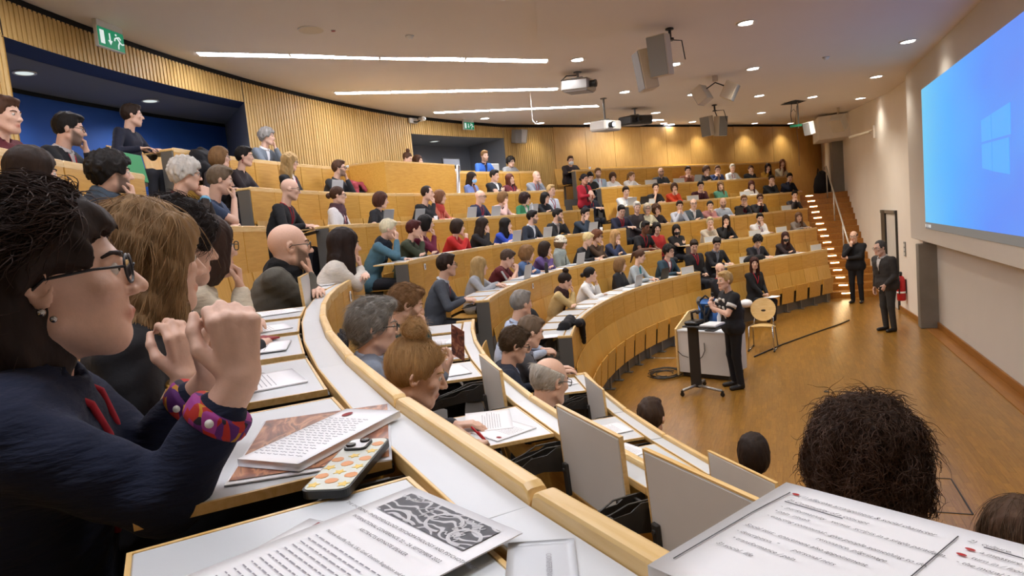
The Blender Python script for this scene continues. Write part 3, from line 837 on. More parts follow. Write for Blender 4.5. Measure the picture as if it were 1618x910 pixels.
def brow_mesh(lod, sides=(-1, 1)):
    key = (lod, sides)
    if key not in BROWS:
        m_ = MB()
        for s in sides:
            m_.tube([(s * .050, .071, .029), (s * .040, .0835, .0345), (s * .026, .0925, .0335), (s * .015, .0945, .0295)], [.002, .0034, .0042, .003], 6)
        BROWS[key] = m_.mesh('eyebrows', M('hair'), True)
    return BROWS[key]
GLS = {}
def glasses_mesh(kind, lod):
    k = (kind, lod)
    if k not in GLS:
        m_ = MB(); n = 20 if lod else 12; t = .0013 if kind == 'thin' else .0021
        if lod == 0: t *= 1.5
        for s in (-1, 1):
            pts = []
            for i in range(n + 1):
                a = 2 * PI * i / n
                ex = .55 if kind != 'round' else 1.0
                ca, sa = math.cos(a), math.sin(a); ca = math.copysign(abs(ca) ** ex, ca); sa = math.copysign(abs(sa) ** ex, sa)
                pts.append((s * .0335 + ca * .0235, .1065 - abs(s * .0335 + ca * .0235) * .14, .008 + sa * (.0215 if kind == 'round' else .0175)))
            m_.tube(pts, t, 6, 0, False)
            if lod == 2:
                c0 = len(m_.V); m_.add([(p[0], p[1], p[2]) for p in pts[:-1]], [tuple(range(n))], 1)
            m_.tube([(s * .057, .0985, .012), (s * .074, .06, .014), (s * .084, .0, .010), (s * .083, -.018, -.004)], t, 6)
        m_.tube([(-.010, .1055, .011), (0, .1085, .014), (.010, .1055, .011)], t, 6)
        GLS[k] = m_.mesh('glasses', [M('gear'), M('lens_glass')], True)
    return GLS[k]
MASKM = {}
def mask_mesh(lod):
    if lod not in MASKM:
        F = Field((-.09, -.02, -.13), (.09, .14, .02), VOX[lod][0] * .8)
        F.add(E_((0, .036, -.052), (.068, .078, .062)), .01); F.add(C_((0, .10, -.02), (0, .108, -.05), .018, .02), .03)
        X, Y, Z = F.grid(); F.f = np.maximum(F.f, np.maximum(Z + .012, .028 - Y + 0 * Z)); F.f = np.maximum(F.f, -.112 - Z + 0 * Y)
        V, Q = F.mesh(); m_ = MB(); 
        MASKM[lod] = new_mesh('face_mask', V, Q, [M('gear')], True)
    return MASKM[lod]
def wob(P, a, f, ph=0.0):
    X, Y, Z = P
    return a * (np.sin(f * X + 1.7 * ph + .7 * np.sin(f * .6 * Z)) * np.sin(f * .8 * Y + ph) + .6 * np.sin(f * 1.9 * X - f * .9 * Z + ph) * np.cos(f * 1.6 * Y + 2 * ph + f * .7 * Z))
def hair_field(style, v, seed=0):
    F = Field((-.17, -.21, -.36), (.17, .17, .22), v) if style not in ('short', 'crop', 'recede', 'fringe', 'bald') else Field((-.115, -.15, -.125), (.115, .13, .165), v)
    P = F.grid(); X, Y, Z = P
    t = dict(short=.017, crop=.008, recede=.012, fringe=.010, curlyshort=.034, bob=.022, longbob=.021, curlybob=.036, long=.020, longwavy=.026, bun=.011, lowbun=.011, pony=.011, afro=.055, curlyback=.024, beanie=.020, hijab=.026, side=.026).get(style, .016)
    c = (0, -.016, .036)
    sh = style in ('short', 'crop', 'recede', 'side', 'fringe')
    base = d_ell(P, c, (.0765 + t * (.55 if sh else .95), .097 + t * (.75 if sh else 1), .091 + t * (1.1 if sh else 1)))
    a = dict(curlyback=.006, curlyshort=.010, curlybob=.011, afro=.016, longwavy=.007, short=.0042, crop=.002, side=.006, bob=.003, long=.003, longbob=.003).get(style, .0018)
    fr = dict(curlyback=70, curlyshort=95, curlybob=80, afro=62, longwavy=60).get(style, 120)
    base = base + wob(P, a, fr, seed)
    full = style in ('bob', 'longbob', 'curlybob', 'long', 'longwavy', 'afro', 'hijab')
    zmin = -.078 + np.clip((Y + .070) * .95, 0, .088) - .022 * np.clip((Y - .016) * 40, 0, 1)
    if style == 'fringe':
        base = np.maximum(base, Z - .058 + .25 * (Y + .02)); base = np.maximum(base, Y - .035)
    if not full and style not in ('beanie', 'curlyback'): base = np.maximum(base, zmin - Z)
    if full:
        L = dict(bob=-.105, longbob=-.150, curlybob=-.10, long=-.29, longwavy=-.30, afro=-.13, hijab=-.20)[style]
        wide = dict(bob=.098, longbob=.097, curlybob=.112, long=.094, longwavy=.106, afro=.135, hijab=.10)[style]
        zt_, zb_ = .095, L - (.02 if L > -.2 else .05)
        low = d_ell(P, (0, -.030, (zt_ + zb_) / 2), (wide, .096 + t * .6, (zt_ - zb_) / 2)) + wob(P, a * 1.3, fr * .8, seed + 1)
        low = np.maximum(low, L - Z)
        if L < -.2:
            low = smin(low, d_ell(P, (0, -.075, -.15), (.092, .045, .165)) + wob(P, a, fr * .6, seed), .03)
            for s in (-1, 1):
                low = smin(low, d_cone(P, (s * .076, .012, -.02), (s * .085, .035, L + .03), .024, .016) + wob(P, a * .7, fr * .6, seed + s), .02)
        base = smin(base, low, .025)
    if style == 'curlyback':
        base = np.maximum(base, -.09 - Z)
        low = d_ell(P, (0, -.065, -.055), (.092, .080, .120)) + wob(P, .006, 68, seed + 2)
        base = smin(base, low, .03)
        for s in (-1, 1): base = smax(base, -d_ell(P, (s * .100, .028, -.034), (.046, .056, .064)), .012)
    # face opening
    h = dict(short=.052, crop=.05, recede=.075, curlyshort=.048, side=.058, beanie=.03).get(style, .050)
    fx = .060 if full else .066
    if full: face = d_ell(P, (0, .098, -.050), (fx, .075, h + .062))
    else:
        hh = h + .074; q_ = (np.abs(X / .084) ** 3.2 + np.abs((Y - .105) / .082) ** 2.4 + np.abs((Z + .055) / hh) ** 3.2)
        face = (q_ ** (1 / 3.0) - 1) * .075 + 0 * X
    if style in ('bob', 'longbob', 'pony', 'long') : face = smin(face, d_ell(P, (.012, .11, -.02), (.052, .055, .085)), .02)
    face = face + wob(P, .0045 if style not in ('beanie', 'hijab') else 0, 170, seed + 3)
    base = smax(base, -face, .014)
    if full: base = smax(base, -d_ell(P, (0, .075, -.16), (.062, .095, .10)), .012)
    if style == 'recede':
        for s in (-1, 1): base = smax(base, -d_ell(P, (s * .040, .085, .085), (.030, .05, .035)), .01)
    if style == 'side': base = smin(base, d_ell(P, (0, .055, .118), (.062, .052, .028)) + wob(P, .005, 90, seed), .02)
    if style == 'short': base = smin(base, d_ell(P, (0, .045, .108), (.060, .050, .024)) + wob(P, .003, 110, seed), .02)
    if style == 'bun': base = smin(base, d_ell(P, (0, -.045, .160), (.047, .047, .040)) + wob(P, .004, 90, seed), .008)
    if style == 'lowbun': base = smin(base, d_ell(P, (0, -.138, -.005), (.040, .036, .040)) + wob(P, .003, 90, seed), .008)
    if style == 'pony': base = smin(base, smin(d_ell(P, (0, -.125, .045), (.028, .032, .028)), d_cone(P, (0, -.140, .03), (0, -.150, -.15), .028, .014), .02) + wob(P, .003, 80, seed), .008)
    if style == 'beanie':
        base = d_ell(P, c, (.098, .118, .118)) + .0015 * np.sin(260 * Z); base = np.maximum(base, .020 - Z - .18 * (Y))
        base = smin(base, np.maximum(np.abs(d_ell(P, (0, -.014, .034), (.100, .120, .11))) - .008, np.abs(Z - .035 + .18 * (-Y)) - .022), .006)
    F.f = base; return F
HAIRM = {}
def hair_mesh(style, lod, seed=0):
    k = (style, lod, seed)
    if k not in HAIRM:
        v = {0: .0125, 1: .0085, 2: .0055}[lod]
        V, Q = hair_field(style, v, seed).mesh()
        HAIRM[k] = new_mesh('hair', V, Q, [M('hair')], True)
    return HAIRM[k]
BRD = {}
def beard_mesh(lod):
    if lod not in BRD:
        F = Field((-.09, -.03, -.14), (.09, .13, .03), VOX[lod][0] * .75); P = F.grid(); X, Y, Z = P
        b = d_ell(P, (0, .030, -.040), (.066, .069, .084)); b = smin(b, d_cone(P, (-.022, .064, -.096), (.022, .064, -.096), .028, .028), .025)
        b = smin(b, d_cone(P, (-.018, .094, -.046), (.018, .094, -.046), .007, .007), .01)
        b = b + wob(P, .002, 180)
        b = np.maximum(b, Z - (-.035 + np.clip((.075 - Y) * .9, 0, .06))); b = np.maximum(b, .002 - Y + .15 * Z)
        b = smax(b, -d_ell(P, (0, .10, -.063), (.021, .03, .009)), .004)
        F.f = b; V, Q = F.mesh(); BRD[lod] = new_mesh('beard', V, Q, [M('hair')], True)
    return BRD[lod]

# ------------------------------------------------------------------ hands
def hand_prims(w, h, n, side_, curl=.55, sc=1.0, spread=.05, point=None, thumb=.5):
    """w wrist, h along the fingers, n palm normal; side_ +1 right hand, -1 left"""
    h = unit(h); n = unit(np.asarray(n) - h * (np.asarray(n) @ h)); l = np.cross(h, n) * side_     # l points to the thumb side
    P = []; kn = []
    for i, off in enumerate((.027, .009, -.009, -.026)):
        k = w + h * (.088 - .004 * abs(i - 1)) * sc + l * off * sc - n * .003 * sc; kn.append(k)
        P.append(C_(w + l * off * .55 * sc + h * .012 * sc, k, .0125 * sc, .0105 * sc))
    P.append(C_(w + h * .03 * sc, w + h * .068 * sc, .017 * sc, .015 * sc))
    ln = (.072, .081, .075, .058)
    for i, k in enumerate(kn):
        c = curl if not hasattr(curl, '__len__') else curl[i]
        d = h + l * (1.5 - i) * spread; p = k; seg = (.45, .31, .24); a = 0
        for q, sg in enumerate(seg):
            a += c * (1.0 if q else .85)
            dd = unit(d) * math.cos(a) + n * math.sin(a); e = p + dd * ln[i] * sg * sc
            r = (.0092, .0084, .0074)[q] * sc * (1 if i < 3 else .88); r2 = (.0086, .0076, .0066)[q] * sc * (1 if i < 3 else .88)
            P.append(C_(p, e, r, r2)); p = e
    t0 = w + h * .020 * sc + l * .024 * sc + n * .006 * sc; t1 = t0 + (h * .75 + l * .62 + n * .35) * .036 * sc; t2 = t1 + unit(h * .95 + l * .12 + n * thumb) * .032 * sc; t3 = t2 + unit(h * .9 - l * .25 + n * thumb * 1.2) * .026 * sc
    P += [C_(t0, t1, .0145 * sc, .0118 * sc), C_(t1, t2, .0108 * sc, .0094 * sc), C_(t2, t3, .0094 * sc, .0076 * sc)]
    return P
def ik(s, t, la, lb, pole):
    """elbow of a two-bone arm; returns elbow and (possibly pulled back) wrist"""
    s = np.asarray(s, float); t = np.asarray(t, float); d = t - s; L = np.linalg.norm(d); mxl = (la + lb) * .995
    if L > mxl: t = s + d / L * mxl; d = t - s; L = mxl
    L = max(L, abs(la - lb) + .02)
    x = (la * la - lb * lb + L * L) / (2 * L); hgt = math.sqrt(max(1e-6, la * la - x * x)); u = unit(d)
    p = np.asarray(pole, float); p = unit(p - u * (p @ u))
    return s + u * x + p * hgt, t
# ------------------------------------------------------------------ the person builder
def fattr(me, name, val):
    a = me.attributes.new(name, 'FLOAT', 'POINT'); a.data.foreach_set('value', np.asarray(val, np.float32))
def npm(m): return np.array(m)
HP_SEG = (.18, .20, .14, .15)
def spine(L, k, hz):
    p0 = np.array([0, 0, hz]); a = (.6 * L, L, 1.25 * L, .55 * L + .16)
    pts = [p0]
    for s, q in zip(HP_SEG, a): pts.append(pts[-1] + k * s * np.array([0, math.sin(q), math.cos(q)]))
    return pts
def solve_k(L, h, hz, lo=.84, hi=1.2):
    a = (.6 * L, L, 1.25 * L, .55 * L + .16)
    return float(np.clip((h - hz) / sum(s * math.cos(q) for s, q in zip(HP_SEG, a)), lo, hi))
POSE_LEAN = dict(chinR=.34, chinL=.34, both=.36, face=.36, fold=.30, desk=.24, write=.32, type=.26, lap=.05, cross=.02)
SKIN = {0: 'e2b8a0', 1: 'c8957a', 2: '6b4430', 3: 'e2b9a4'}
def person(label, loc, ang, lod=0, sx='m', pose='desk', h=1.2, hair='short', hc='2b1d14', top='sweater', tc='333333', ic='', flags='', tr='1c1e26', yaw=0, pitch=.05, roll=0, lean=None, twist=0.0, sk=0,
           hands=None, stand=False, head_at=None, seed=0, collar=True, k=None, legs=None, group=None, extra=None, knit=False, width=None, hsz=1.0, shoes=False, cuff=None):
    """one sitter or stander. loc: under the hips on the floor; ang: facing direction in the plan; hands: overrides {'R': (wrist, dir, normal, curl, pole)}"""
    root = thing('person', label, 'person', loc, ang - PI / 2, group)
    RM = wmat(root)
    hz = .53 if not stand else .90
    L = POSE_LEAN.get(pose, .2) if lean is None else lean
    if k is None: k = solve_k(L, h, hz) if not stand else 1.0
    p0, p1, p2, p3, p4 = spine(L, k, hz)
    w = width or (1.12 if sx == 'm' else .99)
    TW = np.array(Matrix.Rotation(twist, 3, 'Z'))
    def tw(p): return p0 + TW @ (np.asarray(p, float) - p0)
    p1, p2, p3, p4 = [tw(p) for p in (p1, p2, p3, p4)]
    fdir = TW @ np.array([0, math.cos(L), -math.sin(L)]); udir = TW @ np.array([0, math.sin(L), math.cos(L)]); rdir = TW @ np.array([1., 0, 0])
    sho = {'R': p2 + udir * .085 * k + rdir * .178 * w - fdir * .005, 'L': p2 + udir * .085 * k - rdir * .178 * w - fdir * .005}
    Hr = rot_zxy(yaw + twist, pitch, roll); hs = (1.08 if sx == 'm' else 1.035) * hsz
    if head_at is not None: p4 = np.asarray(head_at, float)
    Y = rot_zxy(yaw + twist, 0, 0)
    hp = p4 + Hr @ np.array([0, .015, .02])
    yd = p4[1] - .02 + .20
    la, lb = .285 * (.94 if sx != 'm' else 1) * min(k, 1.05), .250 * (.94 if sx != 'm' else 1) * min(k, 1.05)
    def hd(x_, y_, z_): return hp + Y @ np.array([x_, y_, z_])
    dz = .805
    A = {}
    def mir(q):
        f = np.array([-1, 1, 1]); return (q[0] * f, q[1] * f, q[2] * f, q[3], q[4] * f)
    def side_pose(nm, s):
        """targets for the right arm, mirrored for the left"""
        f = np.array([1, 1, 1]) if s == 'R' else np.array([-1, 1, 1]); F3 = lambda *a: np.array(a, float) * f
        hh = lambda a, b, c: hp + Y @ (np.array([a, b, c], float) * f)
        if nm == 'chin': return (hh(.030, .100, -.185), F3(-.12, -.05, 1), Y @ F3(-.25, -1, 0), 1.0, F3(.45, .25, -1))
        if nm == 'face': return (hh(.070, .085, -.145), F3(-.22, .05, 1), Y @ F3(-.75, -.6, 0), .5, F3(.5, .3, -1))
        if nm == 'both': return (hh(.050, .125, -.200), F3(-.38, -.15, 1), F3(-.8, -.6, .1), 1.05, F3(.6, .15, -1))
        if nm == 'desk': return (F3(.13, yd, dz), F3(-.45, 1, 0), F3(0, 0, -1), .35, F3(.9, -.2, -.8))
        if nm == 'write': return (F3(.09, yd + .03, dz + .01), F3(-.5, 1, -.12), F3(-.5, 0, -1), .75, F3(.9, -.1, -.8))
        if nm == 'type': return (F3(.085, yd + .07, dz + .02), F3(-.1, 1, -.1), F3(0, 0, -1), .45, F3(.8, -.3, -.8))
        if nm == 'fold': return (F3(-.03, yd + (.03 if s == 'R' else -.02), dz + (.0 if s == 'R' else .03)), F3(-1, .15, 0), F3(0, 0, -1), .3, F3(1, -.1, -.6))
        if nm == 'cross': return (p2 - udir * (.05 if s == 'R' else .09) + fdir * (.15 if s == 'R' else .175) + F3(-.07, 0, 0), F3(-1, .1, .35), F3(0, -1, .2), .5, F3(1, .1, -.8))
        if nm == 'lap': return (F3(.075, .27, .655), F3(-.8, .6, 0), F3(0, 0, -1), .5, F3(.8, -.6, -.6))
        if nm == 'side': return (F3(.25 * w, .03, hz - .10), F3(0, .1, -1), F3(-1, 0, 0), .4, F3(.4, -1, 0))
    combos = dict(chinR=('chin', 'fold'), chinL=('fold', 'chin'), face=('face', 'desk'), both=('both', 'both'), write=('write', 'desk'))
    cr, cl = combos.get(pose, (pose, pose))
    A['R'], A['L'] = side_pose(cr, 'R'), side_pose(cl, 'L')
    if hands:
        for q, v_ in hands.items(): A[q] = side_pose(v_, q) if isinstance(v_, str) else v_
    vh, vk, vc = VOX[lod]
    arm = {}
    for s in 'RL':
        wr, hdv, nv, cu, pole = A[s]
        el, wr = ik(sho[s], wr, la, lb, pole); arm[s] = (sho[s], el, np.asarray(wr, float), hdv, nv, cu)
    short = top == 'tee'
    # --- body: head and neck, both hands, hidden trunk and legs, as one mesh
    Hm = np.eye(4); Hm[:3, :3] = Hr * hs; Hm[:3, 3] = hp
    nb = np.linalg.inv(Hm) @ np.append(p3 - udir * .03, 1)
    V, Q, lip = head_mesh(sx, lod, nb[:3], 0)
    stub = np.clip((-.034 + .75 * np.clip(.085 - V[:, 1], 0, .075) - V[:, 2]) / .014, 0, 1) * np.clip((V[:, 1] - .012) / .02, 0, 1) * np.clip((V[:, 2] + .128) / .012, 0, 1) * (1 - .9 * np.clip(lip, 0, 1)) if 'b' in flags.split(':')[0] else np.zeros(len(V))
    V = V @ (Hr * hs).T + hp
    parts = [(V, Q)]; lips = [lip]; stubs = [stub]
    hsc = (1.08 if sx == 'm' else .97)
    for s in 'RL':
        S_, el, wr, hdv, nv, cu = arm[s]
        pr = hand_prims(wr, hdv, nv, 1 if s == 'R' else -1, cu, hsc)
        st_ = el if short else wr + (el - wr) * .35
        pr2 = [C_(st_, wr, .040 if short else .030, .0245 * hsc)]
        if short: pr2 += [C_(S_ + (el - S_) * .35, el, .046 * w, .041)]
        F = Field.around(pr + pr2, vk if not short else max(vk, vh * .9), .012)
        for p in pr: F.add(p, .006 if lod else .004)
        for p in pr2: F.add(p, .014)
        v_, q_ = F.mesh(); parts.append((v_, q_)); lips.append(np.zeros(len(v_))); stubs.append(np.zeros(len(v_)))
    trunk = [C_(p0 - rdir * .07, p0 + rdir * .07, .095 * w, .095 * w), C_(p1 - rdir * .05, p1 + rdir * .05, .088 * w, .088 * w), C_(p2 - rdir * .07, p2 + rdir * .07, .085 * w, .085 * w), C_(p2 + udir * .07 - rdir * .12 * w, p2 + udir * .07 + rdir * .12 * w, .045, .045)]
    F = Field.around(trunk, .034, .01)
    for p in trunk: F.add(p, .05)
    v_, q_ = F.mesh(); parts.append((v_, q_)); lips.append(np.zeros(len(v_))); stubs.append(np.zeros(len(v_)))
    V, Q = join(parts)
    me = new_mesh('body', V, Q, [M('skin')], True); fattr(me, 'lip', np.concatenate(lips)); fattr(me, 'stubble', np.concatenate(stubs))
    body = link('body', me, root, mat4=RM); body.color = hx(SKIN[sk]); body['hair_col'] = list(hx(hc if hair != 'bald' else '4a3a2e')[:3])
    # --- clothes
    tp = [(C_(p0 - rdir * .085 * w, p0 + rdir * .085 * w, .118 * w, .118 * w), .06), (C_(p1 - rdir * .065 * w, p1 + rdir * .065 * w, .112 * w, .112 * w), .06),
          (C_(p2 - rdir * .085 * w + fdir * .008, p2 + rdir * .085 * w + fdir * .008, .108 * w, .108 * w), .06),
          (C_(sho['R'] * .62 + (p2 + udir * .10) * .38, sho['L'] * .62 + (p2 + udir * .10) * .38, .066, .066), .05),
          (C_(p3 - udir * .045, p3 + udir * .005, .078 * w, .064), .04)]
    if sx == 'f':
        for s in (-1, 1): tp.append((E_(p2 + rdir * .065 * s + fdir * .075 - udir * .03, (.058, .052, .056)), .03))
    tp.append((C_(p0 * .75 + p1 * .25 + fdir * .012 - rdir * .06 * w, p0 * .75 + p1 * .25 + fdir * .012 + rdir * .06 * w, .116 * w, .116 * w), .06))
    tp.append((C_(p1 * .55 + p2 * .45 - rdir * .07 * w, p1 * .55 + p2 * .45 + rdir * .07 * w, .112 * w, .112 * w), .06))
    sl = []
    for s in 'RL':
        S_, el, wr = arm[s][:3]
        if short: sl += [(C_(S_, S_ + (el - S_) * .62, .063 * w, .056), .03)]
        else:
            ce = cuff or .90
            sl += [(C_(S_, el, .061 * w, .051), .03), (C_(el, el + (wr - el) * ce, .051, .0395 if lod else .042), .012)]
    F = Field.around([p for p, q in tp + sl], vc, .02)
    for p, q in tp: F.add(p, q)
    fT = F.f.copy()
    for p, q in sl: F.add(p, q)
    X, Y_, Z = F.grid()
    if lod > 0:                                        # soft folds across the sleeves and the back
        F.f = F.f + .0022 * np.sin(62 * (Z + .5 * X) + 4 * np.sin(9 * Y_)) * np.sin(23 * Y_ + 11 * X) + .0016 * np.sin(110 * Z - 40 * Y_ + 20 * X)
    neck = C_(p3 - udir * .02, p3 + (hp - p3) * .9, .058 * w, .062)
    F.sub(neck, .008)
    V, Q = F.mesh()
    me = new_mesh('top', V, Q, [M('knit' if knit else 'cloth')], True)
    torso_d = np.full(len(V), 9.)
    for p, q in tp: torso_d = smin(torso_d, dist_prim(p, (V[:, 0], V[:, 1], V[:, 2])), q)
    rel = V - p2; u_ = rel @ udir; r_ = np.abs(rel @ rdir); f_ = rel @ fdir
    if top in ('blazer', 'cardigan') and ic:
        topz = (p3 - p2) @ udir; lowz = -.16 if top == 'blazer' else -.30
        tt = np.clip((u_ - lowz) / (topz - lowz), 0, 1)
        hw = (.004 + .052 * tt ** 1.2) if top == 'blazer' else (.020 + .030 * tt)
        op = hw - r_; op[(f_ < .0) | (torso_d > .011) | (u_ < lowz)] = -.05
    else: op = np.full(len(V), -.05)
    fattr(me, 'open', op)
    TOPN = dict(blazer='jacket', cardigan='cardigan', tee='t_shirt', shirt='shirt', sweater='sweater')
    cl = link(TOPN[top], me, root, mat4=RM); cl.color = hx(tc); cl['inner_col'] = list(hx(ic or tc)[:3])
    def surf(x_, u0):
        """point on the chest surface: lateral x_, height u0 along the trunk"""
        a = p2 + rdir * x_ + udir * u0; ts = np.linspace(.30, -.05, 90); Pq = a[None] + fdir[None] * ts[:, None]
        d = np.full(len(ts), 9.)
        for p, q in tp: d = smin(d, dist_prim(p, (Pq[:, 0], Pq[:, 1], Pq[:, 2])), q)
        i = np.argmax(d < 0); return a + fdir * (ts[i] if d.min() < 0 else .1)
    zt = (p3 - p2) @ udir
    def band(name, col, r, xs_, us_, mat='cloth', off=.004, sides=6):
        m_ = MB()
        for sgn in (-1, 1):
            pts = [surf(sgn * a, u0) + fdir * off for a, u0 in zip(xs_, us_)]
            m_.tube(pts, r, sides)
        o = m_.build(name, M(mat), root, True, mat4=RM); o.color = hx(col); o['inner_col'] = list(hx(col)[:3]); return o
    if 'l' in flags.split(':')[0]:
        m_ = MB(); back = [p3 + udir * .005 - fdir * .062 * w + rdir * 0, p3 + udir * .0 - fdir * .045 * w]
        pr_ = [p3 + udir * .008 + rdir * s * .064 * w + fdir * .005 for s in (-1, 1)]
        for s, q in zip((-1, 1), pr_):
            pts = [p3 - fdir * .066 * w + udir * .004, p3 - fdir * .040 * w + rdir * s * .055 * w + udir * .012, q]
            pts += [surf(s * a, u0) + fdir * .004 for a, u0 in ((.055, zt - .03), (.044, zt - .08), (.030, zt - .14), (.012, zt - .21), (.003, zt - .25))]
            m_.tube(pts, .0065 if lod else .0085, 6)
        o = m_.build('lanyard', M('cloth'), root, True, mat4=RM); o.color = hx('a8182c'); o['inner_col'] = list(hx('a8182c')[:3])
    if collar and top in ('blazer', 'shirt') and lod >= 0:
        m_ = MB(); cc = ic if top == 'blazer' else tc
        n_ = 16; pts = []
        for i in range(n_ + 1):
            a = -PI / 2 + .25 + (2 * PI - .5) * i / n_ + PI
            pts.append(p3 + udir * (.014 + .012 * (-math.sin(a))) + rdir * math.cos(a) * .066 * w + fdir * math.sin(a) * .060 * w)
        m_.tube(pts, .011, 6); m_.tube([q - udir * .014 + (q - p3) * .12 for q in pts], .010, 6)
        o = m_.build('collar', M('cloth'), root, True, mat4=RM); o.color = hx(cc); o['inner_col'] = list(hx(cc)[:3])
    if top == 'blazer' and ic and lod > 0:
        o = band('lapel', tc, .011, (.062, .052, .036, .018, .004), (zt - .015, zt - .07, zt - .14, zt - .22, zt - .30), off=.001)
    sc_ = [q for q in flags.split(';') if q.startswith('s:')] or ([flags[flags.index('s:'):flags.index('s:') + 8]] if 's:' in flags else [])
    if sc_:
        col = sc_[0][2:8]; pr = []
        for rr, zz, q in ((.078, .000, .036), (.088, -.035, .034), (.074, .032, .028)):
            for i in range(12):
                a, b = 2 * PI * i / 12, 2 * PI * (i + 1) / 12
                g = lambda a: p3 + rdir * math.cos(a) * rr + fdir * (math.sin(a) * rr + .012) + udir * (zz - .012 * math.sin(a))
                pr.append(C_(g(a), g(b), q, q))
        if 'S' in flags or True:
            for s in (-1, 1): pr.append(C_(surf(s * .05, zt - .07), surf(s * .055, zt - .26), .034, .030))
        F = Field.around(pr, vc * .8, .01)
        for p in pr: F.add(p, .02)
        X, Y_, Z = F.grid(); F.f = F.f + .004 * np.sin(95 * (Z - p3[2]) + 5 * np.sin(20 * X))
        V, Q = F.mesh(); me = new_mesh('scarf', V, Q, [M('knit')], True); fattr(me, 'open', np.full(len(V), -.05)); o = link('scarf', me, root, mat4=RM); o.color = hx(col); o['inner_col'] = list(hx(col)[:3])
    # trousers and shoes
    kn, an = ([(.095, .43, .49), (-.095, .43, .49)], [(.10, .40, .09), (-.10, .40, .09)]) if not stand else ([(.095, .02, .49), (-.095, .02, .49)], [(.10, -.02, .09), (-.10, -.02, .09)])
    if legs: kn, an = legs
    lp = [C_((-.07, 0, hz), (.07, 0, hz), .112 * w, .112 * w)]
    for s, (K_, A_) in zip((1, -1), zip(kn, an)):
        lp += [C_((s * .085, .0, hz - .01), K_, .088 * w, .064), C_(K_, A_, .064, .052 if stand else .047)]
    F = Field.around(lp, max(vc, .022), .01)
    for p in lp: F.add(p, .03)
    V, Q = F.mesh(); me = new_mesh('trousers', V, Q, [M('cloth')], True); fattr(me, 'open', np.full(len(V), -.05)); o = link('trousers', me, root, mat4=RM); o.color = hx(tr); o['inner_col'] = list(hx(tr)[:3])
    if lod > 0 or shoes or stand:
        for s, A_ in zip((1, -1), an):
            a = np.array(A_, float); F = Field((a[0] - .07, a[1] - .1, a[2] - .1), (a[0] + .09, a[1] + .24, a[2] + .06), .014)
            F.add(C_(a + (0, -.01, -.02), a + (0, -.02, -.055), .048, .038), .02); F.add(C_(a + (0, 0, -.052), a + (s * .02, .15, -.062), .040, .036), .03)
            F.f = np.maximum(F.f, a[2] - .088 - F.grid()[2] + 0 * F.f)
            V, Q = F.mesh(); o = link('shoe', new_mesh('shoe', V, Q, [M('shoe_leather')], True), root, mat4=RM); o.color = hx('1a1614')
    # --- head details
    HM = RM @ Matrix(Hm.tolist())
    def hpart(name, me, col=None):
        o = link(name, me, root, mat4=HM)
        if col: o.color = hx(col)
        return o
    if hair != 'bald':
        st = hair
        if st == 'hijab': st = 'longbob'
        hpart('beanie' if hair == 'beanie' else 'hair', hair_mesh(st, lod, seed % 3), hc)
        if hair == 'beanie': hpart('hair', hair_mesh('bob', lod, 0), '6a5238')
    bc_ = hc if hair not in ('bald', 'fringe') else '5a4a3c'
    if lod == 2:
        for s in (-1, 1): hpart('eye', eye_mesh(1, (s,))); hpart('eyebrow', brow_mesh(1, (s,)), bc_)
    else: hpart('eyes', eye_mesh(lod)); hpart('eyebrows', brow_mesh(lod), bc_)
    f0 = flags.split(':')[0]
    if 'g' in f0: hpart('glasses', glasses_mesh('rect', lod), '1a1616')
    if 'B' in f0: hpart('beard', beard_mesh(lod), hc)
    if 'm:' in flags: hpart('face_mask', mask_mesh(lod), flags[flags.index('m:') + 2:flags.index('m:') + 8])
    if 'e' in f0:
        for s in (-1, 1):
            o = MB().sphere((s * .087, -.012, -.05), .010, 8, 6).sphere((s * .087, -.012, -.075), .007, 8, 6, 0, (.7, .7, 2)).build('earring', M('gear'), root, True, mat4=HM); o.color = hx('8a1c2a')
    if 'C' in flags:
        for s in 'RL':
            S_, el, wr = arm[s][:3]; o = MB().tube([el + (wr - el) * .84, el + (wr - el) * .95], [.041, .039], 12).build('cuff', M('cloth'), root, True, mat4=RM); o.color = hx('6fb0d0'); o['inner_col'] = list(hx('6fb0d0')[:3])
    info = dict(root=root, RM=RM, hp=hp, Hr=Hr * hs, HM=HM, arm=arm, p=(p0, p1, p2, p3), f=fdir, u=udir, r=rdir, surf=surf)
    if extra: extra(info)
    return info
